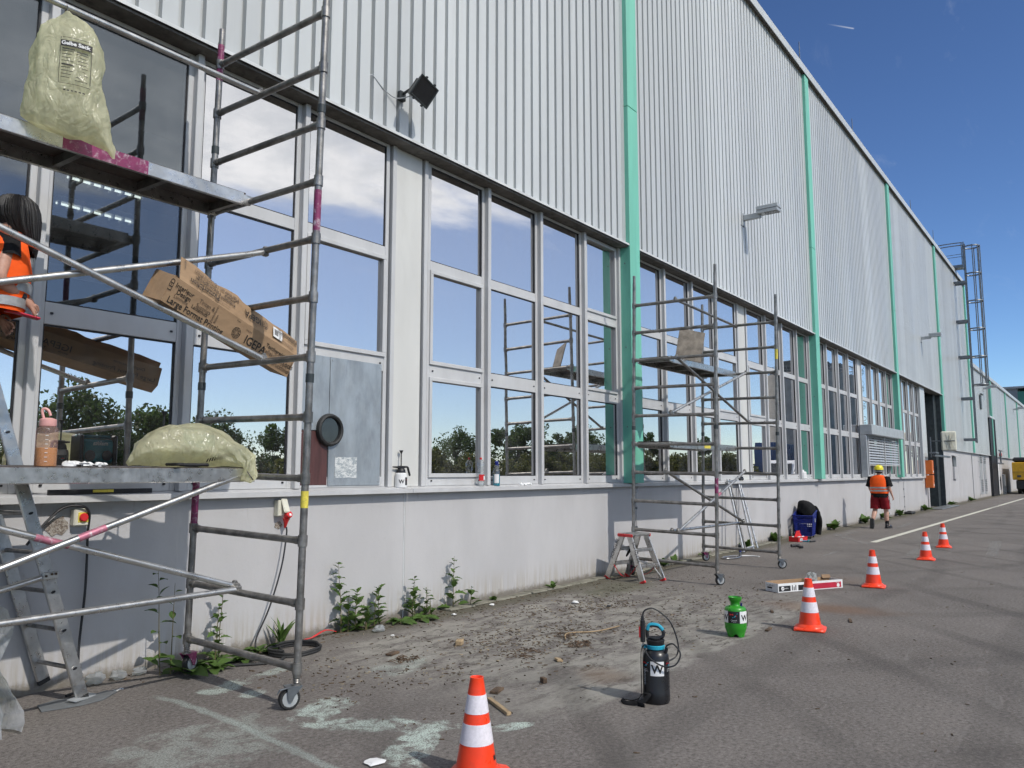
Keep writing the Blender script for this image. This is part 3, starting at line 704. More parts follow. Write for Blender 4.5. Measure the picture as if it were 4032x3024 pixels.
MB().b2(53.3, 116, -.058, .3, 2.74, LZ - .02).build('wall_core', 'interior', low, True)
MB().b2(53.3, 116, -.24, .2, LZ - .05, LZ + .2, .01).build('eaves_trim', 'clad', low, True)
MB().b2(53.3, 116, .2, 25, LZ - .05, LZ + .1).build('roof', 'flash', low, True)
MB().b2(61.9, 64.9, -.16, .12, 0, 5.3).build('door_opening', 'gasket', low, True)
MB().b2(61.7, 65.05, -.22, -.16, 5.3, 5.42).build('door_head', 'clad', low, True)
MB().b2(64.9, 65.05, -.2, .1, 0, 5.3, .01).build('door_post', 'darksteel', low, True)
for xx in (56.6, 58.5):
    ob = MB().b2(xx, xx + 1.1, -.03, .05, .25, 3.1, .01).build('louvre_door', 'lamp_grey', low, True)
    lv = MB()
    for z0 in (.45, 2.2):
        for k in range(7): lv.box((xx + .55, -.045, z0 + k * .11), (.9, .012, .07), 0, rot=(R(35), 0, 0))
    each(lv, 'louvre', 'shutter', ob, world=True)
far = thing('far_hall', 'dark grey and green hall rising behind the low hall roof', 'building', (118, 30, 0))
MB().b2(118, 200, 2, 60, 0, 12.2).build('wall', 'farwall', far, True)
rb = MB()
for k in range(32): rb.b2(117.9, 118, 2 + k * .6, 2.3 + k * .6, 2, 12)
each(rb, 'rib', 'farwall', far, world=True)
MB().b2(117.6, 200, .6, 2, 0, 11.8).build('corner_panel', 'fargreen', far, True)
MB().b2(117.4, 200.2, .5, 60, 12.2, 12.45).build('roof_edge', 'farwall', far, True)
MB().b2(117.5, 117.6, .6, 14, 9.6, 9.75).build('band', 'fargreen', far, True)
# ------------------------------------------------------------------ rolling scaffold towers
PR = .0255
def collar(mb, p, axis='z', r=.033, h=.075):
    if axis == 'z': mb.lathe([(r, -h / 2), (r, h / 2)], 14, Matrix.Translation(p))
    else: mb.lathe([(r, -h / 2), (r, h / 2)], 14, Matrix.Translation(p) @ Matrix.Rotation(R(90), 4, 'X'))
def castor(parent, x, y, red=False, ang=0.):
    M = Matrix.Translation((x, y, 0)) @ Matrix.Rotation(ang, 4, 'Z')
    ob = MB()
    ob.lathe([(.019, .155), (.019, .26)], 12, M); ob.lathe([(.034, .148), (.034, .162)], 14, M)
    for k in range(5): ob.lathe([(.022, .168 + k * .014), (.025, .173 + k * .014), (.022, .178 + k * .014)], 12, M)
    fork = MB()
    for s in (-1, 1): fork.prism([(-.03, .15), (.07, .15), (.066, .085), (.052, .055), (.036, .055), (.02, .09)], .006, M @ Matrix(((1, 0, 0, 0), (0, 0, 1, s * .036 - .0035), (0, 1, 0, 0), (0, 0, 0, 1))))
    fork.add([M @ Vector(p) for p in ((-.03, -.04, .146), (.078, -.04, .146), (.078, .04, .146), (-.03, .04, .146), (-.03, -.04, .153), (.078, -.04, .153), (.078, .04, .153), (-.03, .04, .153))], [(0, 1, 2, 3), (4, 5, 6, 7), (0, 1, 5, 4), (1, 2, 6, 5), (2, 3, 7, 6), (3, 0, 4, 7)])
    fork.tube([M @ Vector((.06, .03, .15)), M @ Vector((.12, .03, .14)), M @ Vector((.135, .03, .115))], [.012, .012, .006], 6, flat=.5)
    st = ob.build('castor_stem', 'alu', parent)
    fk = fork.build('castor_fork', 'magenta' if red else 'galv', st)
    wm = Matrix.Translation(M @ Vector((.045, 0, .072))) @ Matrix.Rotation(ang, 4, 'Z') @ Matrix.Rotation(R(90), 4, 'X')
    MB().lathe([(.05, -.022), (.066, -.021), (.072, -.012), (.072, .012), (.066, .021), (.05, .022)], 22, wm).build('tyre', 'rubber', st)
    MB().lathe([(.012, -.026), (.052, -.023), (.052, .023), (.012, .026)], 16, wm).build('wheel_hub', 'lamp_grey', st)
def band_on(parent, p0, p1, f0, f1, mat, r=None, name='paint_band'):
    a, b_ = Vector(p0), Vector(p1); MB().tube([a.lerp(b_, f0), a.lerp(b_, f1)], (r or PR) + .0012, 14, cap=False).build(name, mat, parent)
def claw(mb, p, d):
    mb.box(p, (.055, .05, .062), .012); mb.box(Vector(p) + Vector((.0, 0, .034)), (.03, .035, .02), .006)
def scaffold(loc, label, nr, post_top, braces, plats, bands, castors, L=2.48, Wd=1.33, dz=.4275):
    """local frame: x=0..-L or 0..L given by braces; frames stand at x=0 and x=L, road side y=0, wall side y=Wd"""
    root = thing('scaffold_tower', label, 'scaffold', loc, group='rolling aluminium scaffold towers')
    zr = [.26 + dz * k for k in range(nr)]
    for fi, fx in enumerate((0, L)):
        for si, y in enumerate((0, Wd)):
            top = post_top[fi][si]
            po = MB().tube([(fx, y, .2), (fx, y, top - .12)], PR, 16).build('post', 'alu', root)
            MB().tube([(fx, y, top - .12), (fx, y, top)], .0225, 14).build('spigot', 'alu', po)
            jo = MB()
            for z in ((2.205, 4.15) if nr > 10 else (2.205,)):
                jo.lathe([(.030, -.03), (.030, .03)], 14, Matrix.Translation((fx, y, z + .01)))
            each(jo, 'joint_sleeve', 'darksteel', po)
        for k, z in enumerate(zr):
            if z > min(post_top[fi]) - .02: continue
            r_ = MB().tube([(fx, .03, z), (fx, Wd - .03, z)], .0245, 14, cap=False).build('rung', 'alu', root)
            cb = MB(); collar(cb, (fx, 0, z)); collar(cb, (fx, Wd, z)); collar(cb, (fx, .048, z), 'y', .028, .05); collar(cb, (fx, Wd - .048, z), 'y', .028, .05)
            each(cb, 'rung_collar', 'alu', r_)
    for (p0, p1, mat) in braces:
        br = MB().tube([p0, p1], .0215, 14).build('brace', mat, root)
        hk = MB(); d = Vector(p1) - Vector(p0)
        for p in (p0, p1): claw(hk, p, d)
        each(hk, 'brace_hook', 'alu', br)
    for (y0, y1, z, ov) in plats:
        pl = MB().b2(.04, L - .04, y0 + .012, y1 - .012, z + .055, z + .066).build('platform_deck', 'ply', root)
        be = MB()
        for y in (y0, y1 - .03): be.b2(.06, L - .06, y, y + .03, z - .035, z + .062, .005)
        each(be, 'platform_beam', 'alu_bright', pl)
        cr = MB()
        for k in range(5): cr.b2(.06 + k * .585, .10 + k * .585, y0 + .03, y1 - .03, z - .01, z + .05)
        each(cr, 'cross_member', 'alu', pl)
        hk = MB()
        for fx, s in ((0, 1), (L, -1)):
            for y in (y0 + .015, y1 - .015):
                hk.box((fx + s * .035, y, z + .012), (.085, .028, .075), .006); hk.box((fx + s * .0, y, z + .04), (.075, .028, .02), .006)
        each(hk, 'platform_hook', 'alu_bright', pl)
    for (p0, p1, f0, f1, mat, r) in bands: band_on(root, p0, p1, f0, f1, mat, r)
    for (x, y, red, ang) in castors: castor(root, x, y, red, ang)
    return root
L = 2.48; W_ = 1.33
# near tower (its right end frame is what the camera sees); frame at x=L is the visible one
t1_braces = [((0, .545, 3.145), (L, .545, 2.385), 'alu_bright'), ((0, .585, 2.385), (L, .585, 3.195), 'alu_bright'), ((0, .628, .705), (L, .628, 1.56), 'alu_bright'),
             ((0, .752, 1.51), (L, .752, .718), 'alu_bright'), ((0, .716, .675), (L, .716, .70), 'alu_bright'), ((0, .75, 4.48), (L, .75, 4.485), 'alu_bright')]
tower1 = scaffold((1.02, -1.79, 0), 'near rolling aluminium scaffold tower holding the hanging yellow sack', 13, ((5.55, 5.2), (5.55, 5.2)), t1_braces,
    [(.608, 1.28, 1.517, 0), (.80, 1.28, 3.62, 0)],
    [((L, 0, .2), (L, 0, 5.4), .589, .646, 'magenta', None), ((L, W_, .2), (L, W_, 5.4), .875, .935, 'magenta', None), ((L, W_, .2), (L, W_, 5.4), .178, .245, 'magenta', None),
     ((L, 0, .2), (L, 0, 5.4), .216, .238, 'yellow_label', None), ((0, .628, .705), (L, .628, 1.56), .52, .585, 'pink_worn', .0215), ((0, .752, 1.51), (L, .752, .718), .44, .52, 'pink_worn', .0215)],
    [(L, 0, False, R(160)), (L, W_, True, R(20)), (0, 0, False, .4), (0, W_, False, 2.)], dz=.421)
tower1.rotation_euler = (R(1.3), 0, 0)
mb = MB().b2(1.10, 1.66, .7985, .8005, 3.587, 3.682); mb.build('paint_band', 'magenta', tower1)
t2_braces = [((0, .63, 4.13), (L, .70, 4.095), 'alu'), ((0, .614, 3.255), (L, .483, 2.405), 'alu'), ((0, .708, 2.43), (L, .533, 3.265), 'alu_bright'),
             ((0, .793, 1.57), (L, .603, .725), 'alu'), ((0, .594, .705), (L, .573, 1.57), 'alu_bright'), ((0, .693, .705), (L, .673, .70), 'alu_bright')]
tower2 = scaffold((10.72, -1.77, 0), 'far rolling aluminium scaffold tower with plywood board standing on it', 10, ((4.58, 4.58), (4.58, 4.55)), t2_braces,
    [(.70, 1.29, 1.945, 0), (.70, 1.27, 3.225, 0)],
    [((0, 0, .2), (0, 0, 4.5), .25, .30, 'magenta', None), ((L, W_, .2), (L, W_, 4.5), .70, .73, 'magenta', None), ((L, 0, .2), (L, 0, 4.5), .76, .80, 'yellow_label', None), ((0, .594, .705), (L, .573, 1.57), .55, .60, 'pink_worn', .0215)],
    [(0, 0, False, R(-35)), (L, 0, False, R(-60)), (L, W_, True, R(-30)), (0, W_, True, R(40))])
tower2.rotation_euler = (R(1.3), 0, R(-1.2))
# plywood board standing on the far tower's upper deck
bd = MB(); bd.box((0, 0, .27), (.40, .012, .54), .002)
ob = bd.build('plywood_board', 'plydirty', None); ob.location = (11.25, -1.18, 3.285); ob.rotation_euler = (R(-20), R(12), R(-58))
tag(ob, 'dusty brown plywood board standing on the upper deck of the far scaffold', 'board')
# warning sticker on the lower deck beam of the far tower
MB().b2(1.15, 1.38, .6975, .6995, 1.935, 1.995).build('deck_sticker', 'yellow_label', tower2)
# ------------------------------------------------------------------ spare end frame leaning on the wall
fr = thing('scaffold_section', 'spare aluminium ladder frame leaning on the plinth behind the far scaffold', 'scaffold frame', (15.35, -.48, 0))
A = Vector((-.18, 0, .03)); tp = Vector((.02, .36, 1.43)); wv = Vector((.98, .12, 0)) * .8
for s in (0, 1):
    MB().tube([A + wv * s, tp + wv * s], .025, 14).build('post', 'alu_bright', fr)
for f_ in (.03, .97):
    MB().tube([A.lerp(tp, f_) - wv * .08, A.lerp(tp, f_) + wv * 1.08], .026, 14).build('rung', 'alu_bright', fr)
MB().tube([A + wv * .22, tp + wv * .22], .02, 12).build('stay', 'alu', fr)
MB().tube([A + wv * 1.22 + Vector((0, -.05, 0)), tp + wv * 1.15], .022, 12).build('stay', 'alu_bright', fr)
# ------------------------------------------------------------------ extension ladder at the left
ld = thing('extension_ladder', 'weathered aluminium ladder leaning up to the left inside the near scaffold', 'ladder', (2.74, -.46, 0))
d = Vector((-.325, 0, 1.0)).normalized(); side = Vector((-.05, .36, 0)).normalized()
thick = d.cross(side)
def stile(off, z0, z1, name='stile'):
    mb = MB(); M = Matrix((thick, side, d)).transposed().to_4x4(); M.translation = off + d * ((z0 + z1) / 2)
    mb.box((0, 0, 0), (.088, .026, z1 - z0), .006); mb.v = [tuple(M @ Vector(v)) for v in mb.v]
    return mb
st1 = stile(Vector((0, 0, 0)), .03, 3.3).build('stile', 'alu_bright', ld); st2 = stile(side * .42, .10, 3.3).build('stile', 'alu_bright', ld)
stile(Vector((0, 0, 0)), .0, .035).build('foot', 'rubber', st1); stile(side * .42, .07, .105).build('foot', 'rubber', st2)
for k in range(11):
    c = d * (.24 + .28 * k)
    rg = MB(); rg.tube([c + side * .0, c + side * .42], .015, 12); ob = rg.build('rung', 'alu', ld)
    e1 = MB()
    for y in (-.016, .436):
        M = Matrix((thick, d, side * (1 if y > 0 else 1))).transposed().to_4x4(); M.translation = c + side * y
        e1.prism([(.022 * math.cos(a), .014 * math.sin(a) + (.004 if math.sin(a) > 0 else 0)) for a in [i * math.pi / 7 for i in range(14)]], .005, M)
    each(e1, 'rung_end', 'alu_bright', ob)
    e2 = MB(); M = Matrix((thick, d, side)).transposed().to_4x4(); M.translation = c + side * -.018
    e2.prism([(.016 * math.cos(a), .009 * math.sin(a)) for a in [i * math.pi / 6 for i in range(12)]], .003, M); e2.build('rung_hole', 'gasket', ob)
cl = MB(); p = d * .92 + side * -.03
cl.box(p, (.10, .03, .05), .005); cl.tube([p + Vector((-.06, -.01, -.01)), p + Vector((-.5, -.06, -.10))], .021, 12)
cb = cl.build('stabiliser_arm', 'alu_bright', ld)
bl = MB()
for dx_ in (-.03, .005, .03): bl.lathe([(.008, 0), (.008, .008)], 8, Matrix.Translation(p + Vector((dx_, -.018, .01 * (dx_ > 0)))) @ Matrix.Rotation(R(90), 4, 'X'))
each(bl, 'bolt', 'bark', cb)
# ------------------------------------------------------------------ aluminium stepladder
sl = thing('stepladder', 'small two-sided aluminium stepladder with red feet beside the far scaffold', 'stepladder', (10.53, -.58, 0), R(-15))
HS = .68
def leg(x, s):
    a = Vector((x, s * .36, .0)); b_ = Vector((x * .80, s * .075, HS - .04)); ax = (b_ - a).normalized()
    fx = Vector((1, 0, 0)); fx = (fx - ax * fx.dot(ax)).normalized(); fy = ax.cross(fx)
    def seg(t0, t1, wd, th):
        mb = MB(); M = Matrix((fx, fy, ax)).transposed().to_4x4(); M.translation = a.lerp(b_, (t0 + t1) / 2); mb.box((0, 0, 0), (th, wd, (b_ - a).length * (t1 - t0)), .003); mb.v = [tuple(M @ Vector(v)) for v in mb.v]; return mb
    ob = seg(.045, 1, .098, .022).build('leg', 'alu_bright', sl); seg(0, .05, .104, .028).build('foot', 'red', ob)
    return a, b_, fx, fy, ax
legs = {}
for x in (-.215, .215):
    for s in (-1, 1): legs[(x, s)] = leg(x, s)
for s in (-1, 1):
    for f_ in (.36, .70):
        a = legs[(-.215, s)]; c = legs[(.215, s)]; p = a[0].lerp(a[1], f_); q = c[0].lerp(c[1], f_)
        mb = MB().b2(p.x + .008, q.x - .008, p.y - .045, p.y + .045, p.z - .022, p.z + .022, .004); ob = mb.build('tread', 'alu_bright', sl)
        rb = MB()
        for k in range(4): rb.b2(p.x + .01, q.x - .01, p.y - .036 + k * .02, p.y - .03 + k * .02, p.z + .0215, p.z + .0245)
        each(rb, 'tread_rib', 'alu', ob)
    for x in (-.215, .215):
        a = legs[(x, s)]; mb = MB(); mb.tube([a[0].lerp(a[1], .06), Vector((x * .55, a[0].lerp(a[1], .36).y, a[0].lerp(a[1], .36).z - .02))], .009, 6); mb.build('strut', 'alu_bright', sl)
for s in (-1, 1):
    tpl = MB().b2(-.19, .19, s * .075 - .070, s * .075 + .070, HS - .035, HS, .006).build('top_tread', 'alu_bright', sl)
    for x in (-.192, .192):
        cp = MB(); cp.box((x, s * .075, HS - .028), (.016, .150, .045), .006); cp.build('top_cap', 'red', tpl)
st_ = MB()
for x in (-.21, .2):
    pth = bez([(x, -.25, .25), (x, -.1, .10), (x, .06, .075), (x, .22, .22)], 8); st_.tube(pth, .010, 6, flat=.3)
each(st_, 'strap', 'red', sl)
ink = MB()
for s in (-1, 1):
    a, b_, fx, fy, ax = legs[(-.215, s)]
    o_ = a.lerp(b_, .45 if s > 0 else .86) + Vector((-.0135, 0, 0))
    M = frame(o_ + fy * (.02 if s > 0 else .02) * (1 if s > 0 else -1), ax if s > 0 else -ax, (fy if s > 0 else -fy))
    n_ = M.to_3x3() @ Vector((0, 0, 1))
    if n_.x > 0: M = frame(o_ - fy * .02 * (1 if s > 0 else -1), ax if s > 0 else -ax, (-fy if s > 0 else fy))
    text(ink, 'SCHOEBE', .075, M)
ink.build('lettering', 'ink', sl, fix=False, smooth=None)
bg_ = MB(); bg_.tube(bez([(.05, .05, .50), (.0, .12, .40), (-.06, .10, .34), (-.03, .05, .42)], 6), .012, 6); bg_.build('hanging_strap', 'black_cloth', sl)
# ------------------------------------------------------------------ traffic cones
def cone_proto():
    r = thing('traffic_cone', '', 'cone')
    def rad(z): return .105 - (z - .06) * (.105 - .034) / .44
    def ring(z0, z1, off=0., n=28): return [(rad(z0) + off, z0), (rad(z1) + off, z1)]
    b_ = MB()
    M = None
    sq = []; n = 32
    def sqr(k, h):
        a = 2 * math.pi * k / n + math.pi / n; c_, s_ = math.cos(a), math.sin(a); e = (abs(c_) ** 7 + abs(s_) ** 7) ** (-1 / 7); return (h * e * c_, h * e * s_)
    rows = [(.150, .004), (.152, .014), (.146, .024), None]
    vs = []
    for h, z in rows[:3]: vs += [(*sqr(k, h), z) for k in range(n)]
    for rr, z in ((.135, .030), (.125, .046), (.112, .052), (rad(.06), .06)): vs += [(rr * math.cos(2 * math.pi * k / n + math.pi / n), rr * math.sin(2 * math.pi * k / n + math.pi / n), z) for k in range(n)]
    fs = [tuple(range(n))]
    for i in range(6):
        for k in range(n): fs.append((i * n + k, i * n + (k + 1) % n, (i + 1) * n + (k + 1) % n, (i + 1) * n + k))
    b_.add(vs, fs)
    for sx_ in (-1, 1):
        for sy_ in (-1, 1): b_.box((sx_ * .128, sy_ * .128, .006), (.03, .03, .012), .003)
    b_.build('base', 'cone_o', r, smooth=40)
    bd_ = MB(); bd_.lathe([(rad(.058), .058)] + [(rad(z), z) for z in (.15, .25, .35, .45)] + [(rad(.492), .492), (.036, .499), (.031, .5), (.028, .494), (.026, .46)], 32); bd_.build('body', 'cone_o', r, smooth=50)
    for z0, z1 in ((.175, .275), (.325, .415)): MB().lathe(ring(z0, z1, .0018), 32).build('reflective_band', 'cone_w', r, smooth=50)
    MB().add([((rad(z) + .002) * math.cos(a), (rad(z) + .002) * math.sin(a), z) for a in (R(-8), R(0), R(8)) for z in (.095, .118)], [(0, 2, 3, 1), (2, 4, 5, 3)]).build('maker_mark', 'black', r, fix=False, smooth=None)
    return r
proto = cone_proto()
cl_ = ['nearest orange cone with two white bands, cut by the bottom edge', 'second nearest orange and white cone, in front of the flat cardboard tray', 'middle orange and white cone, just right of the flat cardboard tray', 'fourth orange and white cone, second farthest of the row', 'farthest and smallest orange and white cone of the row']
for i, (x, y, rz) in enumerate(((3.30, -3.515, -70), (8.28, -3.745, -78), (11.85, -3.56, -82), (16.07, -3.52, -85), (18.95, -3.385, -80))):
    ob = proto if i == 0 else copy_tree(proto)
    ob.location = (x, y, .002); ob.rotation_euler = (0, 0, R(rz)); tag(ob, cl_[i], 'cone', 'traffic cones in a row along the yard')
# ------------------------------------------------------------------ long cardboard box lying through the scaffold frame
O_ = Vector((2.66, -1.362, 2.678)); a_ = Vector((.92882, .27252, -.25104)); u_ = Vector((.31548, -.22634, .92154)); n_ = Vector((-.19432, .93515, .29621))
bl, bh, bw = 1.394, .189, .186
bx = thing('cardboard_box', 'long brown cardboard box with black print lying tilted across the near scaffold', 'box', O_)
P = lambda s, t_, q: a_ * s + u_ * t_ + n_ * q
def slab(pts, th, nrm):
    n3 = Vector(nrm).normalized() * th; k = len(pts); vs = [Vector(p) for p in pts] + [Vector(p) + n3 for p in pts]
    return MB().add(vs, [tuple(range(k))[::-1], tuple(range(k, 2 * k))] + [(i, (i + 1) % k, k + (i + 1) % k, k + i) for i in range(k)])
def wavy(s0, s1, base_q, f_top, nrm, n=14):
    pass
slab([P(0, 0, 0), P(bl, 0, 0), P(bl, bh, 0), P(0, bh, 0)], .004, n_).build('front_panel', 'card', bx)
slab([P(0, 0, bw), P(bl, 0, bw), P(bl, bh, bw), P(0, bh, bw)], -.004, n_).build('rear_panel', 'card', bx)
slab([P(0, 0, .004), P(bl, 0, .004), P(bl, 0, bw - .004), P(0, 0, bw - .004)], .004, u_).build('bottom_panel', 'card', bx)
slab([P(.002, .004, .004), P(.002, bh, .004), P(.002, bh + .012, bw - .004), P(.002, .004, bw - .004)], .004, a_).build('end_flap', 'card', bx)
slab([P(bl - .002, .004, .004), P(bl - .002, bh, .004), P(bl - .002, bh, bw - .004), P(bl - .002, .004, bw - .004)], -.004, a_).build('end_flap', 'card', bx)
slab([P(.0, bh, bw - .004), P(bl * .9, bh, bw - .004), P(bl * .9, bh + .012, bw * .25), P(.06, bh + .015, bw * .3)], .004, u_).build('top_flap', 'card_in', bx)
fl = (u_ * .86 + n_ * .50).normalized(); fn = a_.cross(fl).normalized()
if fn.dot(Vector((0, -1, 0))) < 0: fn = -fn
tops = [(.05, .175), (.18, .178), (.29, .172), (.40, .150), (.50, .162), (.62, .168), (.70, .15), (.80, .148), (.92, .155), (1.08, .147), (1.2, .150), (1.3, .14), (bl, .135)]
mb = MB()
vs = []
for s, h_ in tops:
    wv_ = .004 * math.sin(s * 11) + (.010 if .40 < s < .66 else 0)
    vs += [P(s, bh, .0), P(s, bh, 0) + fl * h_ * .5 + fn * wv_ * .6, P(s, bh, 0) + fl * h_ + fn * wv_]
k = len(vs); vs += [v - fn * .004 for v in vs]; fs = []
for i in range(len(tops) - 1):
    for j in range(2):
        q = (i * 3 + j, i * 3 + j + 3, i * 3 + j + 4, i * 3 + j + 1); fs.append(q); fs.append(tuple(x + k for x in q[::-1]))
    fs.append((i * 3 + 2, i * 3 + 5, i * 3 + 5 + k, i * 3 + 2 + k))
fs += [(0, 1, 1 + k, k), (1, 2, 2 + k, 1 + k), (k - 3, k - 2, 2 * k - 2, 2 * k - 3), (k - 2, k - 1, 2 * k - 1, 2 * k - 2)]
mb.add(vs, fs); flp = mb.build('raised_flap', 'card', bx, smooth=25)
ink = MB(); soft = MB()
def fr_(s, t_, right=None, up=None): return frame(P(s, t_, 0) - n_ * .0025, right or a_, up or u_)
for (tx, s, t_, sz, b_) in (('Large Format Printing', .035, .014, .062, .0007), ('Interieur', .045, .128, .048, .0005), ('Design', .075, .092, .048, .0005), ('Lackschutz', .235, .066, .036, .0004), ('IGEPA', .80, .052, .092, .0012), ('Textilveredelung', 1.03, .118, .044, .0006), ('Tools', 1.27, .064, .060, .0008), ('druckfolien', 1.165, .022, .052, 0), ('Digital', .655, .165, .016, 0)):
    text(ink, tx, sz, fr_(s, t_), bold=b_)
for (tx, s, t_, sz) in (('Tinten &', .275, .125, .044), ('Supplies', .265, .088, .044), ('Laminate', .070, .062, .036), ('Reflektions-', 1.015, .072, .052), ('Produkte', 1.19, .060, .040), ('Magnetfolien', 1.145, .104, .018), ('VISCOM', .775, .140, .018)):
    text(soft, tx, sz, fr_(s, t_))
text(ink, 'LED', .05, fr_(.028, .085, u_, -a_)); text(soft, 'Funktions-', .030, fr_(.452, .052, u_, -a_)); text(soft, 'folien', .030, fr_(.485, .058, u_, -a_)); text(soft, 'Hardware', .026, fr_(bl - .012, .02, u_, -a_))
def rosette(mbx, c, r, M0):
    for k in range(8):
        a = k * math.pi / 4; pts = [(math.cos(a + .9 * i / 7) * r * (.18 + .82 * math.sin(math.pi * i / 14) ** .8), math.sin(a + .9 * i / 7) * r * (.18 + .82 * math.sin(math.pi * i / 14) ** .8)) for i in range(8)]
        for p0, p1 in zip(pts[:-1], pts[1:]):
            dx, dy = p1[0] - p0[0], p1[1] - p0[1]; ll = math.hypot(dx, dy) or 1; nx, ny = -dy / ll * r * .035, dx / ll * r * .035
            mbx.add([(c[0] + p0[0] - nx, c[1] + p0[1] - ny, 0), (c[0] + p1[0] - nx, c[1] + p1[1] - ny, 0), (c[0] + p1[0] + nx, c[1] + p1[1] + ny, 0), (c[0] + p0[0] + nx, c[1] + p0[1] + ny, 0)], [(0, 1, 2, 3)], M0)
        e = [(math.cos(a + .45 + .5 * math.cos(q)) * r * (.75 + .25 * math.sin(q)), math.sin(a + .45 + .5 * math.cos(q)) * r * (.75 + .25 * math.sin(q))) for q in [i * math.pi / 6 for i in range(13)]]
        for p0, p1 in zip(e[:-1], e[1:]):
            dx, dy = p1[0] - p0[0], p1[1] - p0[1]; ll = math.hypot(dx, dy) or 1; nx, ny = -dy / ll * r * .03, dx / ll * r * .03
            mbx.add([(c[0] + p0[0] - nx, c[1] + p0[1] - ny, 0), (c[0] + p1[0] - nx, c[1] + p1[1] - ny, 0), (c[0] + p1[0] + nx, c[1] + p1[1] + ny, 0), (c[0] + p0[0] + nx, c[1] + p0[1] + ny, 0)], [(0, 1, 2, 3)], M0)
rosette(ink, (.70, .085), .042, frame(-n_ * .0025, a_, u_))
ink.build('lettering', 'ink', bx, fix=False, smooth=None); soft.build('lettering', 'ink_soft', bx, fix=False, smooth=None)
ink = MB(); soft = MB()
def ff(s, t_, right=None, up=None): return frame(P(s, bh, 0) + fl * t_ + fn * .014, right or -a_, up or -fl)
for (tx, s, t_, sz, b_) in (('Plotterfolien', .43, .055, .058, .0007), ('Fahrzeugdesign', .44, .092, .042, .0004), ('Klebeband-', .60, .075, .036, .0003), ('systeme', .60, .105, .036, .0003), ('IGEPA', .905, .095, .072, .001), ('Plattenmaterial', 1.375, .118, .042, .0006), ('Lackschutz', 1.372, .090, .026, 0)):
    text(ink, tx, sz, ff(s, t_), bold=b_)
for (tx, s, t_, sz) in (('Beschriften', .40, .142, .05), ('Markieren /', .64, .138, .05), ('Sonnenschutz', .55, .030, .022), ('igepa.de', .87, .128, .02), ('VISCOM', .86, .022, .016), ('Lam', 1.20, .10, .05), ('Werkzeuge &', 1.33, .045, .036)):
    text(soft, tx, sz, ff(s, t_))
text(soft, 'Banner', .026, ff(.075, .165, -fl, a_))
rosette(ink, (-.955, -.075), .036, frame(P(0, bh, 0) + fn * .014, -a_, -fl))
ink.build('lettering', 'ink', flp, fix=False, smooth=None); soft.build('lettering', 'ink_soft', flp, fix=False, smooth=None)
rk = MB()
def fb(s, t_, right=None, up=None): return frame(P(s, t_, bw) + n_ * .0025, right or -a_, up or u_)
for (tx, s, t_, sz) in (('Large Format Printing', 1.36, .02, .062), ('IGEPA', .62, .06, .092), ('Werkzeuge', .34, .115, .05), ('Tools', .20, .05, .06), ('Displaysysteme', 1.25, .10, .045), ('Textilveredelung', .42, .015, .045), ('igepa.de', .60, .03, .025)): text(rk, tx, sz, fb(s, t_))
rk.build('lettering', 'ink', bx, fix=False, smooth=None)
lab = MB(); M = frame(P(1.06, bh, 0) + fl * .03 + fn * .012, a_, fl); lab.prism([(0, 0), (.115, 0), (.115, .085), (0, .085)], .002, M); lo = lab.build('address_label', 'white', flp)
bc = MB(); rnd = random.Random(3)
x = .015
while x < .06:
    wd = rnd.choice((.001, .002, .003)); bc.prism([(x, .02), (x + wd, .02), (x + wd, .07), (x, .07)], .0025, M); x += wd + .0018
for k in range(6): bc.prism([(.07, .02 + k * .009), (.10, .02 + k * .009), (.10, .023 + k * .009), (.07, .023 + k * .009)], .0025, M)
bc.build('barcode', 'ink', lo)

# ------------------------------------------------------------------ flat cardboard tray on the asphalt
tr = thing('cardboard_tray', 'flat open white, black and red cardboard tray on the asphalt behind a cone', 'tray', (10.526, -2.685, 0), R(-28.9))
TL, TW, TH = 1.14, .235, .115
MB().b2(.004, TL - .004, 0, .004, .002, TH).build('side_panel', 'white', tr); MB().b2(.004, TL - .004, TW - .004, TW, .002, TH + .01).build('side_panel', 'card', tr)
MB().b2(0, .004, 0, TW, .002, TH).build('end_panel', 'white', tr); MB().b2(TL - .004, TL, 0, TW, .002, TH).build('end_panel', 'white', tr)
MB().b2(.004, TL - .004, .004, TW - .004, .003, .007).build('bottom_panel', 'card_in', tr)
MB().box((TL - .08, TW - .02, TH + .02), (.15, .005, .05), 0, (R(-25), 0, 0)).build('torn_flap', 'card_in', tr)
for (x0, x1, z0, z1, mt) in ((.012, .21, .014, .082, 'black'), (.345, .56, .014, .082, 'black'), (.562, TL - .03, .014, .086, 'redprint')):
    MB().b2(x0, x1, -.0022, -.0004, z0, z1).build('print_field', mt, tr)
pr = MB(); Mx = lambda x, z: frame((x, -.003, z), (1, 0, 0), (0, 0, 1))
pr.lathe([(.026, 0), (.026, .0006)], 24, Mx(.075, .05)); pr.lathe([(.017, 0), (.026, 0), (.026, .0006), (.017, .0006)], 24, Mx(TL - .085, .042))
text(pr, 'polarts', .026, Mx(.10, .043)); text(pr, 'Premium', .016, Mx(TL - .125, .073)); pr.build('printed_mark', 'white', tr, fix=False, smooth=None)
pr = MB(); text(pr, 'poli', .026, frame((.062, -.0042, .043), (1, 0, 0), (0, 0, 1)))
for k in range(3): pr.b2(.235 + k * .03, .248 + k * .03, -.003, -.0006, .02, .085 - (k % 2) * .02)
Me = lambda y, z: frame((-.0015, y, z), (0, -1, 0), (0, 0, 1))
text(pr, '11-250-90-1', .030, Me(.215, .070)); pr.add([(0, 0, 0), (.09, 0, 0), (.09, .022, 0), (0, .022, 0)], [(0, 1, 2, 3)], Me(.20, .04)); text(pr, 'ca 1.37 x 50 m', .016, Me(.19, .014))
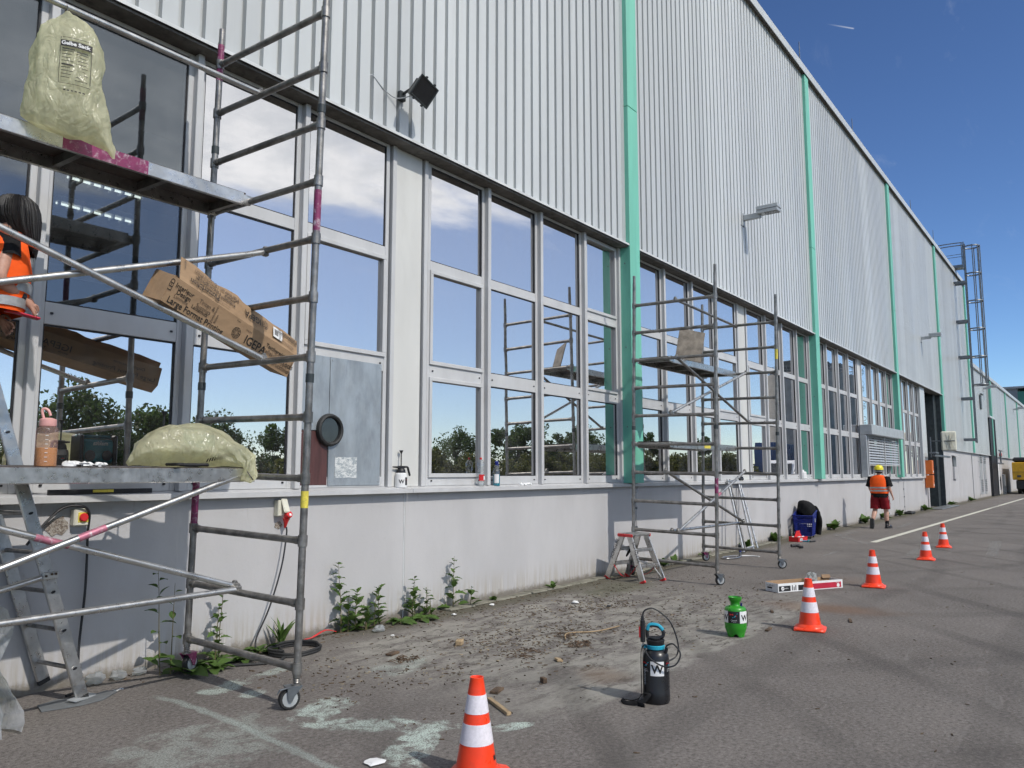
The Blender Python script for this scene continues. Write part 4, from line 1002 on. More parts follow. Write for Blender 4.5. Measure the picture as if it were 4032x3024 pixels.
pr.build('printed_text', 'ink', tr, fix=False, smooth=None)
rnd = random.Random(11)
def crumple(c, r, flat, seed, n1=10, n2=14):
    rnd = random.Random(seed); vs = []; fs = []
    for i in range(n1 + 1):
        th = math.pi * i / n1
        for j in range(n2):
            ph = 2 * math.pi * j / n2; q = 1 + rnd.uniform(-.38, .3)
            vs.append((c[0] + r * q * math.sin(th) * math.cos(ph), c[1] + r * q * math.sin(th) * math.sin(ph) * .8, c[2] + r * flat * q * math.cos(th)))
    for i in range(n1):
        for j in range(n2): fs.append((i * n2 + j, i * n2 + (j + 1) % n2, (i + 1) * n2 + (j + 1) % n2, (i + 1) * n2 + j))
    return MB().add(vs, fs)
ob = crumple((0, 0, .09), .10, .95, 5).build('crumpled_film', 'filmclear', None, smooth=15); ob.location = (11.17, -2.93, .02)
tag(ob, 'crumpled clear film sticking out of the flat cardboard tray', 'litter')

# ------------------------------------------------------------------ pressure sprayers
def arc_patch(r, a0, a1, z0, z1, n=8, off=.001, cx=0., cy=0.):
    mb = MB(); vs = []; fs = []
    for i in range(n + 1):
        a = a0 + (a1 - a0) * i / n
        for z in (z0, z1): vs.append((cx + (r + off) * math.cos(a), cy + (r + off) * math.sin(a), z))
    for i in range(n): fs.append((2 * i, 2 * i + 2, 2 * i + 3, 2 * i + 1))
    return mb.add(vs, fs)
def wrap_text(mb, txt, size, r, a_mid, z, off=.002, sx=1., bold=0.):
    vs, fs = text_geo(txt, size, 'CENTER', bold=bold)
    mb.add([((r + off) * math.cos(a_mid + x * sx / r), (r + off) * math.sin(a_mid + x * sx / r), z + y) for x, y, _ in vs], fs); return mb
def logo(mbr, mbb, r, a, z, s=1.):
    """little red and blue swoosh emblem"""
    def pt(x, y): return ((r + .0022) * math.cos(a + x / r), (r + .0022) * math.sin(a + x / r), z + y)
    for pl, mb in (([(-.030, .012), (-.004, .014), (.0, .008), (-.02, .006)], mbr), ([(-.030, .002), (-.01, .006), (.018, -.004), (.02, .002), (-.006, .010), (-.028, .008)], mbr), ([(-.012, -.014), (-.004, -.014), (.03, .016), (.022, .017)], mbb), ([(.002, -.012), (.010, -.008), (.016, .004), (.006, -.002)], mbb)):
        mb.add([pt(x * s, y * s) for x, y in pl], [tuple(range(len(pl)))])
view_a = lambda x, y: math.atan2(-6.218 - y, -x)          # azimuth from a thing to where the photographer stood
bs = (5.087, -3.646); va = view_a(*bs)
sp1 = thing('pressure_sprayer', 'tall black pressure sprayer with blue handle, hose and white W label', 'sprayer', (*bs, 0))
MB().lathe([(.07, .0), (.088, .004), (.093, .03), (.093, .075), (.0915, .08), (.0915, .27), (.088, .31), (.076, .338), (.055, .352), (.05, .365)], 36).build('tank', 'sprayer', sp1)
nk = MB().lathe([(.054, .352), (.062, .356), (.063, .378), (.056, .384), (.054, .372)], 30).build('neck_ring', 'cyan', sp1)
MB().lathe([(.05, .37), (.058, .38), (.064, .415), (.060, .418), (.048, .39)], 30).build('funnel', 'black', sp1)
MB().lathe([(.02, .375), (.022, .41), (.036, .42), (.036, .428), (.012, .43)], 20).build('pump_cap', 'black', sp1)
hx = Vector((math.sin(-va), math.cos(va), 0)).normalized(); sdv = Vector((-math.sin(va), math.cos(va), 0))
h_ = MB(); pth = [sdv * -.052 + Vector((0, 0, .425)), sdv * -.055 + Vector((0, 0, .475)), sdv * -.035 + Vector((0, 0, .508)), sdv * .02 + Vector((0, 0, .505)), sdv * .052 + Vector((0, 0, .475)), sdv * .052 + Vector((0, 0, .44)), sdv * .02 + Vector((0, 0, .427)), sdv * -.052 + Vector((0, 0, .425))]
h_.tube(bez(pth, 5), .0125, 10); ho = h_.build('handle', 'black', sp1)
MB().tube(bez([p + Vector((0, 0, .004)) for p in pth[1:5]], 6), .0135, 10).build('handle_grip', 'cyan', ho)
lb = MB(); fv = Vector((math.cos(va), math.sin(va), 0))
gp = sdv * -.085 + fv * .02
ln_ = MB().tube([gp + Vector((0, 0, .40)), gp + Vector((0, 0, .545))], .017, 12).build('lance_grip', 'black', sp1)
MB().tube([gp + Vector((0, 0, .545)), gp + Vector((0, 0, .575))], [.012, .009], 10).build('hose_ferrule', 'black', ln_)
MB().box(gp + sdv * -.02 + Vector((0, 0, .465)), (.014, .012, .075), .004).build('trigger', 'red', ln_)
MB().tube([gp + Vector((0, 0, .40)), gp + Vector((0, 0, .06))], .004, 8).build('lance_tube', 'alu_bright', ln_)
MB().box(sdv * -.078 + Vector((0, 0, .365)), (.03, .03, .03), .006).build('lance_clip', 'cyan', sp1)
hp = [gp + Vector((0, 0, .575)), gp + sdv * .02 + Vector((0, 0, .615)), sdv * .0 + Vector((0, 0, .62)), sdv * .10 + Vector((0, 0, .54)), sdv * .152 + Vector((0, 0, .40)), sdv * .14 + Vector((0, 0, .31)), sdv * .07 + Vector((0, 0, .285)) + fv * .08]
hp2 = [sdv * .07 + fv * .04 + Vector((0, 0, .355)), sdv * .075 + fv * .05 + Vector((0, 0, .385)), sdv * .12 + fv * .06 + Vector((0, 0, .40)), sdv * .165 + fv * .07 + Vector((0, 0, .34)), sdv * .13 + fv * .09 + Vector((0, 0, .27)), sdv * .05 + fv * .11 + Vector((0, 0, .262)), sdv * -.04 + fv * .10 + Vector((0, 0, .31)), sdv * -.075 + fv * .06 + Vector((0, 0, .365))]
MB().tube(bez(hp, 8), .0055, 8).build('hose', 'black', sp1); MB().tube(bez(hp2, 8), .0055, 8).build('hose', 'black', sp1)
MB().tube([sdv * .068 + fv * .038 + Vector((0, 0, .335)), sdv * .075 + fv * .042 + Vector((0, 0, .372))], .011, 10).build('hose_union', 'black', sp1)
lbl = arc_patch(.0915, va - .42, va + .62, .19, .285).build('label', 'white', sp1, fix=False)
tx = MB(); wrap_text(tx, 'W', .078, .0915, va + .10, .209, .0022, bold=.002); tx.build('lettering', 'ink', lbl, fix=False, smooth=None)
rd = MB(); bb = MB(); wh = MB()
for aa in (va - .85, va + 1.15): logo(rd, bb, .0915, aa, .262); wrap_text(wh, 'Wasser', .011, .0915, aa, .228); wrap_text(wh, 'Sprühflasche', .009, .0915, aa, .217)
vs, fs = text_geo('GARDENA', .022, 'LEFT'); wh.add([(.0937 * math.cos(va - .85 - y / .0915), .0937 * math.sin(va - .85 - y / .0915), .125 + x) for x, y, _ in vs], fs)
rd.build('emblem', 'red', sp1, fix=False, smooth=None); bb.build('emblem', 'cyan', sp1, fix=False, smooth=None); wh.build('lettering', 'white', sp1, fix=False, smooth=None)
st_ = MB(); sp_ = bez([sdv * -.07 + fv * .03 + Vector((0, 0, .385)), sdv * -.098 + fv * .03 + Vector((0, 0, .34)), sdv * -.10 + fv * .04 + Vector((0, 0, .15)), sdv * -.105 + fv * .05 + Vector((0, 0, .05)), sdv * -.16 + fv * .07 + Vector((0, 0, .02)), sdv * -.23 + fv * .06 + Vector((0, 0, .025)), sdv * -.20 + fv * .11 + Vector((0, 0, .012)), sdv * -.10 + fv * .13 + Vector((0, 0, .03)), sdv * -.05 + fv * .12 + Vector((0, 0, .075)), sdv * -.09 + fv * .08 + Vector((0, 0, .07)), sdv * -.13 + fv * .12 + Vector((0, 0, .02)), sdv * -.08 + fv * .16 + Vector((0, 0, .012))], 8)
st_.tube(sp_, .015, 6, flat=.2); st_.build('strap', 'black_cloth', sp1)
# green tank
gs = (7.535, -3.266); va = view_a(*gs)
sp2 = thing('green_sprayer_tank', 'bright green plastic sprayer tank with funnel neck and W label', 'sprayer', (*gs, 0))
g_ = MB(); g_.lathe([(.0, .05), (.055, .045), (.062, .02), (.072, .002), (.082, .002), (.088, .04), (.100, .075), (.103, .09), (.103, .245), (.098, .268), (.085, .280), (.052, .286), (.045, .292), (.043, .315), (.050, .33), (.062, .345), (.064, .368), (.061, .370), (.058, .35), (.03, .33), (.0, .325)], 40)
for i, v in enumerate(g_.v):
    if v[2] < .035:
        an = math.atan2(v[1], v[0]); g_.v[i] = (v[0], v[1], v[2] + .03 * max(0, math.cos(4 * (an - va) )) * (1 - v[2] / .035))
g_.build('tank', 'lime', sp2, smooth=50)
MB().lathe([(.009, .27), (.009, .295), (.005, .296)], 12, Matrix.Translation((.07 * math.cos(va - .8), .07 * math.sin(va - .8), 0))).build('valve_boss', 'lime', sp2)
MB().tube([(.055 * math.cos(va + 1.4), .055 * math.sin(va + 1.4), .285), (.06 * math.cos(va + 1.4), .06 * math.sin(va + 1.4), .315)], .009, 8).build('strap_clip', 'blue', sp2)
MB().tube(bez([(.06 * math.cos(va + 1.4), .06 * math.sin(va + 1.4), .29), (.105 * math.cos(va + 1.5), .105 * math.sin(va + 1.5), .25), (.108 * math.cos(va + 1.5), .108 * math.sin(va + 1.5), .13), (.107 * math.cos(va + 1.45), .107 * math.sin(va + 1.45), .10)], 6), .003, 6).build('strap_cord', 'ink', sp2)
for a0, a1, mt in ((va - 1.35, va - .72, 'white'), (va - .72, va + .40, 'black'), (va + .40, va + 1.5, 'white')): arc_patch(.103, a0, a1, .135, .245).build('label', mt, sp2, fix=False)
tx = MB(); wrap_text(tx, 'W', .075, .103, va + .92, .160, .0022, bold=.002); wrap_text(tx, 'W', .075, .103, va - 1.12, .160, .0022, bold=.002); tx.build('lettering', 'ink', sp2, fix=False, smooth=None)
rd = MB(); bb = MB(); wh = MB(); logo(rd, bb, .103, va - .16, .205, 1.35); wrap_text(wh, 'Wassertank', .012, .103, va - .16, .160); wrap_text(wh, 'Sprühtank', .011, .103, va - .16, .147)
rd.build('emblem', 'red', sp2, fix=False, smooth=None); bb.build('emblem', 'cyan', sp2, fix=False, smooth=None); wh.build('lettering', 'white', sp2, fix=False, smooth=None)
# hand pump sprayer (white with black head): one on the sill, one on the deck behind the sack
def hand_sprayer(loc, rz, label):
    r = thing('hand_sprayer', label, 'sprayer', loc, rz, 'white and black hand pump sprayers')
    b_ = MB().lathe([(.058, 0), (.066, .006), (.067, .02), (.067, .13), (.062, .155), (.048, .165)], 28); b_.build('bottle', 'white', r)
    MB().lathe([(.049, .160), (.052, .168), (.045, .20), (.03, .215)], 24).build('collar', 'black', r)
    hd = MB(); hd.box((0, 0, .225), (.10, .03, .03), .008); hd.tube([(-.05, 0, .225), (-.115, 0, .228)], [.011, .007], 8); hd.tube(bez([(.05, 0, .228), (.09, 0, .225), (.105, 0, .19), (.125, 0, .13)], 5), [.014] * 15 + [.010], 8, flat=.8); hd.build('head', 'black', r)
    MB().tube([(0, 0, .23), (0, 0, .375)], .006, 8).build('pump_rod', 'black', r)
    MB().lathe([(.006, .37), (.012, .385), (.022, .405), (.022, .41), (.0, .41)], 16).build('pump_knob', 'black', r)
    lo_ = arc_patch(.067, R(-85), R(-18), .03, .115).build('label', 'black', r, fix=False)
    rd = MB(); bb = MB(); logo(rd, bb, .067, R(-52), .082, .7); rd.build('emblem', 'red', lo_, fix=False, smooth=None); bb.build('emblem', 'cyan', lo_, fix=False, smooth=None)
    tx = MB(); wrap_text(tx, 'W', .058, .067, R(-122), .05, .002, bold=.0015); tx.build('lettering', 'ink', r, fix=False, smooth=None)
    return r
hand_sprayer((6.235, -.02, 1.398), R(-6), 'white hand sprayer with tall black pump rod on the window sill')
hand_sprayer((3.06, -.76, 1.597), R(150), 'white hand sprayer with black head on the deck behind the yellow sack')
# bottles on the sill
bt = thing('plastic_bottle', 'empty clear plastic bottle with red cap and torn red label on the sill', 'bottle', (7.60, -.04, 1.396), group='bottles on the window sill')
MB().lathe([(.03, 0), (.043, .006), (.045, .03), (.038, .05), (.044, .065), (.044, .15), (.040, .165), (.034, .18), (.044, .205), (.047, .25), (.043, .29), (.028, .315), (.014, .328), (.014, .337)], 26).build('body', 'clear', bt)
arc_patch(.044, R(-170), R(-20), .07, .145, 12).build('label', 'red', bt, fix=False); MB().b2(-.002, .022, -.047, -.0455, .08, .125).build('price_tag', 'white', bt)
MB().lathe([(.0155, .330), (.0155, .352), (.013, .354)], 18).build('cap', 'red', bt)
sb = thing('spray_bottle', 'blue-capped trigger bottle half full of turquoise cleaner on the sill', 'bottle', (7.915, -.04, 1.395), group='bottles on the window sill')
liq = pmat('turquoise_liquid', (.0, .28, .40), .1, 0, .03); MT['liq'] = liq
MB().lathe([(.040, 0), (.046, .006), (.046, .15), (.044, .18), (.022, .255), (.016, .262), (.016, .272)], 26).build('body', 'clear', sb)
MB().lathe([(.037, .004), (.0435, .008), (.0435, .145)], 26).build('liquid', 'liq', sb)
arc_patch(.0465, R(-175), R(-100), .04, .15).build('label', 'white', sb, fix=False)
th = MB(); th.lathe([(.018, .262), (.018, .285)], 16); th.box((.006, 0, .300), (.062, .026, .03), .008); th.tube(bez([(.03, 0, .295), (.04, 0, .275), (.036, 0, .245)], 4), .006, 6); th.build('trigger_head', 'blue', sb)
ob = MB()
for k in range(5):
    q = crumple((k * .05 - .1, random.uniform(-.01, .01), .016), .036, .5, 20 + k, 6, 9); ob.add(q.v, q.f)
ob = ob.build('crumpled_paper', 'paper', None, smooth=20); ob.location = (8.57, -.03, 1.396); tag(ob, 'small crumpled white paper scraps on the window sill', 'litter')
cn = thing('white_canister', 'white plastic canister on the sill left of the second green column', 'canister', (20.70, -.02, 1.397))
MB().box((0, 0, .10), (.20, .13, .20), .025).build('body', 'white', cn); MB().lathe([(.03, .19), (.03, .24), (.02, .245)], 16).build('cap', 'white', cn); MB().tube(bez([(-.08, 0, .195), (-.06, 0, .225), (-.02, 0, .22)], 4), .01, 8).build('handle', 'white', cn)
cl_o = crumple((0, 0, .012), .06, .25, 77, 6, 10).build('white_cloth', 'paper', None, smooth=20); cl_o.location = (21.0, -.03, 1.396); tag(cl_o, 'small white cloth beside the canister on the sill', 'cloth')
bk = thing('black_device', 'small black hand tool lying on the sill behind the far scaffold', 'tool', (16.35, -.02, 1.398))
MB().box((0, 0, .035), (.22, .07, .065), .018).build('body', 'black', bk); MB().box((.05, 0, .075), (.10, .05, .02), .008).build('grip', 'rubber', bk)
# ------------------------------------------------------------------ things on the near scaffold deck
wb = thing('water_bottle', 'pink see-through drinking bottle half full of amber drink on the scaffold deck', 'bottle', (2.135, -1.09, 1.597))
m, t, b, o = base_mat('pink_frosted_plastic'); MT['pinkb'] = m; b.inputs['Base Color'].default_value = (.75, .50, .46, 1); b.inputs['Roughness'].default_value = .35
tp_ = t.new('ShaderNodeBsdfTransparent'); tp_.inputs[0].default_value = (.98, .90, .87, 1); mx = t.new('ShaderNodeMixShader'); mx.inputs[0].default_value = .84; t.l.new(b.outputs[0], mx.inputs[1]); t.l.new(tp_.outputs[0], mx.inputs[2]); t.l.new(mx.outputs[0], o.inputs[0])
MT['amber'] = pmat('amber_drink', (.50, .25, .06), .3, 0, .03); MT['pink'] = pmat('pink_plastic', (.70, .36, .33), .4, 0, .04)
MB().lathe([(.055, 0), (.060, .006), (.0605, .1), (.0605, .215), (.056, .235), (.044, .243), (.044, .25)], 30).build('body', 'pinkb', wb)
MB().lathe([(.056, .003), (.0585, .008), (.0585, .115)], 30).build('drink', 'amber', wb)
lid = MB().lathe([(.047, .246), (.048, .25), (.047, .285), (.040, .29), (.02, .296)], 28).build('lid', 'pink', wb)
sdv = Vector((.83, -.55, 0)); MB().tube(bez([sdv * -.02 + Vector((0, 0, .28)), sdv * -.035 + Vector((0, 0, .34)), sdv * -.02 + Vector((0, 0, .352)), sdv * .0 + Vector((0, 0, .34)), sdv * .012 + Vector((0, 0, .31))], 5), .008, 8).build('carry_loop', 'pink', lid)
tk = MB()
for k in range(7): tk.b2(.0, .016, -.001, .001, .03 + k * .026, .033 + k * .026)
tk.v = [tuple(Matrix.Rotation(R(-30), 3, 'Z') @ (Vector(v) + Vector((.0, -.0615, 0)))) for v in tk.v]; tk.build('volume_mark', 'white', wb)
rg = MB()
for k in range(6):
    q = crumple((k * .045, (k % 2) * .03, .016), .045 - .004 * k, .45, 50 + k, 6, 9); rg.add(q.v, q.f)
ob = rg.build('paper_towel', 'paper', None, smooth=25); ob.location = (2.27, -1.10, 1.597); tag(ob, 'crumpled white paper towel on the scaffold deck beside the pink bottle', 'towel')
rdio = thing('site_radio', 'teal and black site radio on the scaffold deck behind the yellow sack', 'radio', (3.33, -.73, 1.60), R(-4))
MB().box((0, 0, .145), (.28, .14, .21), .02).build('body', 'teal', rdio)
for x in (-.15, .15): MB().box((x, 0, .145), (.035, .17, .29), .014).build('bumper', 'black', rdio)
MB().box((0, 0, .275), (.34, .05, .028), .01).build('handle', 'teal', rdio); MB().tube([(.12, .03, .28), (.19, .05, .43)], .003, 6).build('aerial', 'black', rdio)
for s in (-1, 1):
    for x in (-.075, .075): MB().lathe([(.045, 0), (.045, .006), (.03, .008), (.0, .004)], 20, Matrix.Translation((x, s * .071, .11)) @ Matrix.Rotation(R(-90 * s), 4, 'X')).build('speaker', 'black', rdio)
tx = MB(); text(tx, 'makita', .05, frame((.08, .0715, .20), (-1, 0, 0), (0, 0, 1)), bold=.001); text(tx, 'makita', .05, frame((-.08, -.0715, .20), (1, 0, 0), (0, 0, 1)), bold=.001); tx.build('lettering', 'white', rdio, fix=False, smooth=None)
# yellow sacks
def displaced(mb, amp, sc, seed, n_oct=3):
    """move points along a cheap radial direction by turbulence"""
    out = []
    for v in mb.v:
        p = Vector(v); q = p * sc + Vector((seed, seed * 1.7, seed * .3)); d = Vector((noise.noise(q), noise.noise(q + Vector((7, 3, 1))), noise.noise(q + Vector((1, 9, 5)))))
        d2 = Vector((noise.noise(q * 2.7), noise.noise(q * 2.7 + Vector((7, 3, 1))), noise.noise(q * 2.7 + Vector((1, 9, 5))))) * .45
        out.append(tuple(p + (d + d2) * amp))
    mb.v = out; return mb
sk = thing('yellow_sack', 'full translucent yellow waste sack hanging from the top rail of the near scaffold', 'waste sack', (2.06, -1.20, 3.62), group='yellow waste sacks')
mb = MB(); rows = [(.815, .012, .012, -.015), (.79, .03, .02, -.01), (.765, .075, .04, .0), (.73, .125, .08, .005), (.68, .155, .11, .0), (.60, .185, .13, .005), (.5, .20, .14, .005), (.4, .205, .145, .005), (.3, .212, .145, .01), (.22, .222, .14, .01), (.15, .238, .125, .015), (.09, .25, .10, .025), (.045, .24, .07, .06), (.012, .20, .035, .10)]
n = 64; vs = []; fs = []
R_ax = Vector((.80, -.60, 0))                       # broad side of the sack faces the yard
D_ax = Vector((.60, .80, 0))
for z, wx, wy, cx_ in rows:
    for k in range(n):
        a = 2 * math.pi * k / n; ca, sa = math.cos(a), math.sin(a)
        fold = 1 + .035 * math.sin(7 * a + z * 9) * (1 if z > .1 else .4) + .02 * math.sin(13 * a - z * 17)
        x = wx * fold * math.copysign(abs(ca) ** .85, ca); y = wy * fold * math.copysign(abs(sa) ** .9, sa)
        zz = z - (.13 * max(0, ca) ** 3 * max(0, 1 - z / .25)) * (1 if z < .25 else 0) + (.05 * max(0, -ca) ** 3 * max(0, 1 - z / .2))
        p = R_ax * (x + cx_ ) + D_ax * y + Vector((0, 0, zz)); vs.append(p)
for i in range(len(rows) - 1):
    for k in range(n): fs.append((i * n + k, i * n + (k + 1) % n, (i + 1) * n + (k + 1) % n, (i + 1) * n + k))
fs += [tuple(range(n)), tuple((len(rows) - 1) * n + k for k in range(n))]
mb.add(vs, fs); 
me = bpy.data.meshes.new('bag'); me.from_pydata([tuple(v) for v in mb.v], [], mb.f); bm = bmesh.new(); bm.from_mesh(me); bmesh.ops.subdivide_edges(bm, edges=[e for e in bm.edges if abs(e.verts[0].co.z - e.verts[1].co.z) > .02], cuts=2, use_grid_fill=True)
mb = MB(); mb.v = [tuple(v.co) for v in bm.verts]; mb.f = [tuple(v.index for v in f.verts) for f in bm.faces]; bm.free()
displaced(mb, .018, 7., 3.)
mb.v = [(x, min(y, .125) if z < .12 else y, z) for x, y, z in mb.v]
mb.build('bag', 'sack', sk, smooth=60)
MB().tube(bez([(-.015, .0, .80), (-.01, .02, .86), (.0, .06, .895), (.02, .09, .90), (.01, .085, .875), (-.01, .03, .83)], 5), .004, 6).build('tie', 'black', sk)
nm = (R_ax.cross(Vector((0, 0, 1)))).normalized()
prn = MB()
def on_bag(x, z): return R_ax * x + Vector((0, 0, z)) - D_ax * (.158 * max(.05, 1 - (x / .23) ** 2) ** .5)
def bag_poly(pl): prn.add([on_bag(x, z) for x, z in pl], [tuple(range(len(pl)))])
def bag_rect(x0, x1, z0, z1, n=6):
    for i in range(n):
        xa, xb = x0 + (x1 - x0) * i / n, x0 + (x1 - x0) * (i + 1) / n; bag_poly([(xa, z0), (xb, z0), (xb, z1), (xa, z1)])
bag_rect(.0, .165, .515, .555)
for (x0, x1, z0, z1) in ((0, .003, .28, .575), (.162, .165, .30, .515), (0, .165, .28, .283), (.01, .155, .572, .575)): bag_rect(x0, x1, z0, z1)
for k in range(9): bag_rect(.012, .075 - (k % 3) * .008, .485 - k * .021, .489 - k * .021, 3); bag_rect(.088, .150 - (k % 2) * .012, .475 - k * .021, .479 - k * .021, 3)
bag_rect(.012, .078, .497, .505, 3); bag_rect(.088, .145, .488, .495, 3); bag_rect(.012, .078, .395, .402, 3)
for k in range(6): bag_rect(.03 + k * .02, .042 + k * .02, .235, .243, 1)
prn.build('print', 'ink', sk, fix=False, smooth=None)
prn = MB(); vs, fs = text_geo('Gelbe Sack', .033, 'LEFT', bold=.001); prn.add([on_bag(.006 + x, .525 + y) - D_ax * .003 for x, y, _ in vs], fs); prn.build('lettering', 'white', sk, fix=False, smooth=None)
sk2 = thing('yellow_sack', 'slumped yellow waste sack lying on the lower deck with its neck hanging over', 'waste sack', (3.1, -1.0, 1.60), group='yellow waste sacks')
cen = [(-.40, .04, .015, .012, .012), (-.355, .03, .045, .06, .045), (-.30, .02, .09, .11, .09), (-.22, .01, .125, .15, .125), (-.10, 0, .15, .165, .15), (.02, 0, .158, .17, .156), (.13, -.01, .152, .165, .147), (.22, -.05, .135, .145, .125), (.285, -.10, .105, .11, .10), (.335, -.17, .075, .08, .075), (.355, -.235, .035, .055, .055), (.345, -.265, -.02, .045, .045), (.325, -.275, -.065, .06, .03), (.305, -.28, -.10, .05, .012)]
mb = MB(); vs = []; fs = []; n = 40
C_ = [Vector(c[:3]) for c in cen]
for i, c in enumerate(cen):
    tt = (C_[min(i + 1, len(cen) - 1)] - C_[max(0, i - 1)]).normalized(); s_ = tt.cross(Vector((0, 0, 1)))
    if s_.length < .3: s_ = Vector((.6, .8, 0))
    s_.normalize(); up_ = s_.cross(tt)
    for k in range(n):
        a = 2 * math.pi * k / n; f_ = 1 + .05 * math.sin(6 * a + i * .7) + (.12 * math.sin(9 * a) if i > 8 else 0)
        p = C_[i] + (s_ * math.cos(a) * c[3] + up_ * math.sin(a) * c[4]) * f_
        if i < 9: p.z = max(p.z, .002)
        vs.append(p)
for i in range(len(cen) - 1):
    for k in range(n): fs.append((i * n + k, i * n + (k + 1) % n, (i + 1) * n + (k + 1) % n, (i + 1) * n + k))
fs += [tuple(range(n)), tuple((len(cen) - 1) * n + k for k in range(n))]
mb.add(vs, fs); me = bpy.data.meshes.new('bag'); me.from_pydata([tuple(v) for v in mb.v], [], mb.f); bm = bmesh.new(); bm.from_mesh(me); bmesh.ops.subdivide_edges(bm, edges=bm.edges[:], cuts=1, use_grid_fill=True)
mb = MB(); mb.v = [tuple(v.co) for v in bm.verts]; mb.f = [tuple(v.index for v in f.verts) for f in bm.faces]; bm.free(); displaced(mb, .022, 7.5, 9.)
mb.v = [(x, y, max(z, .002) if y > -.21 else z) for x, y, z in mb.v]
mb.build('bag', 'sack', sk2, smooth=60)
prn = MB()
for k in range(9): prn.add([Vector((.06 + k * .022, -.158 + .003 * k, .035 + .004 * k)), Vector((.072 + k * .022, -.158 + .003 * k, .037 + .004 * k)), Vector((.076 + k * .022, -.172 + .004 * k, .062 + .005 * k)), Vector((.064 + k * .022, -.172 + .004 * k, .06 + .005 * k))], [(0, 1, 2, 3)])
prn.build('print', 'ink', sk2, fix=False, smooth=None)
MB().tube(bez([(.30, -.30, -.03), (.33, -.325, -.085), (.36, -.30, -.10)], 6), .004, 6).build('draw_cord', 'black', sk2)
sq = thing('squeegee', 'long black squeegee pole lying on the lower scaffold deck under the sack', 'tool', (2.95, -1.19, 1.602))
MB().tube([(0, 0, .014), (.22, .02, .014)], .012, 8).build('grip', 'black', sq); MB().box((-.04, 0, .016), (.05, .16, .02), .005).build('blade_holder', 'rubber', sq)
# spirit level lying under the deck on the sill
lv = thing('spirit_level', 'long grey spirit level with yellow marks lying on the sill under the deck', 'tool', (3.0, -.03, 1.398), R(2))
MB().box((0, 0, .02), (.8, .025, .04), .003).build('bar', 'black', lv); MB().box((.0, -.013, .025), (.16, .004, .02)).build('vial', 'yellow_label', lv)
# ------------------------------------------------------------------ lamps on the wall
fl_ = thing('floodlight', 'black square floodlight tilted down on the cladding above the windows', 'floodlight', (6.02, -.12, 5.80))
MB().box((0, -.03, -.02), (.09, .06, .11), .008).build('wall_bracket', 'flood', fl_)
MB().tube(bez([(0, -.05, .0), (.0, -.14, .02), (.01, -.2, .03)], 5), .016, 8).build('arm', 'flood', fl_)
hd = bpy.data.objects.new('head', None)
body = MB(); body.lathe([(.05, -.10), (.12, -.085), (.165, -.02), (.175, .03), (.175, .05)], 4, Matrix.Rotation(R(45), 4, 'Z') @ Matrix.Scale(1.12, 4, (1, 0, 0)))
for k in range(7): body.box((-.09 + k * .03, 0, -.07), (.007, .20, .07), .002)
for k in range(7): body.box((0, -.09 + k * .03, -.06), (.20, .006, .05), .002)
bo = body.build('lamp_body', 'flood', fl_, smooth=20)
HM = Matrix.Translation((.045, -.30, -.02)) @ Matrix.Rotation(R(18), 4, 'Y') @ Matrix.Rotation(R(118), 4, 'X') @ Matrix.Scale(.95, 4)
bo.matrix_local = HM
MB().box((0, 0, .052), (.262, .235, .006), .002).build('lamp_glass', 'darkglass', bo)
fm = MB()
for (x, y, sx_, sy_) in ((0, .125, .30, .02), (0, -.125, .30, .02), (.14, 0, .02, .25), (-.14, 0, .02, .25)): fm.box((x, y, .053), (sx_, sy_, .02), .004)
for x in (-.07, .07): fm.box((x, .145, .05), (.022, .02, .03), .003); fm.box((x, -.145, .05), (.022, .02, .03), .003)
fm.build('front_frame', 'flood', bo)
MB().tube(bez([(.0, -.2, -.06), (-.10, -.06, -.09), (-.25, -.015, -.04), (-.42, -.005, .06), (-.47, .02, .02)], 8), .006, 6).build('cable', 'lamp_grey', fl_)
def wall_lamp(x, z, label, s=1.):
    r = thing('wall_lamp', label, 'lamp', (x, -.12, z), group='grey box lamps on wall arms')
    MB().box((0, -.012, -.05), (.09, .02, .30), .004).build('wall_plate', 'lamp_grey', r)
    MB().b2(-.05, .05, -.40, -.02, -.07, .05, .008).build('arm', 'lamp_grey', r)
    b_ = MB().b2(-.12, .12, -.80, -.33, .0, .075, .008).build('lamp_body', 'lamp_grey', r)
    MB().b2(-.125, .125, -.81, -.33, .08, .165, .01).build('lamp_cover', 'lamp_grey', r)
    MB().b2(-.10, .10, -.77, -.50, -.006, .0).build('lamp_glass', 'darkglass', b_)
    MB().tube(bez([(-.02, -.02, -.18), (-.08, -.04, -.24), (-.18, -.01, -.20)], 5), .006, 6).build('cable', 'black', r)
    return r
wall_lamp(16.75, 7.22, 'grey box lamp on an arm above the window band, nearest of its kind')
wall_lamp(38.1, 7.45, 'grey box lamp on an arm high on the cladding left of the roof ladder')
wall_lamp(59.8, 7.1, 'grey box lamp on the low hall just right of the roof ladder')
wall_lamp(81.2, 7.1, 'grey box lamp on the low hall, farthest along the wall')
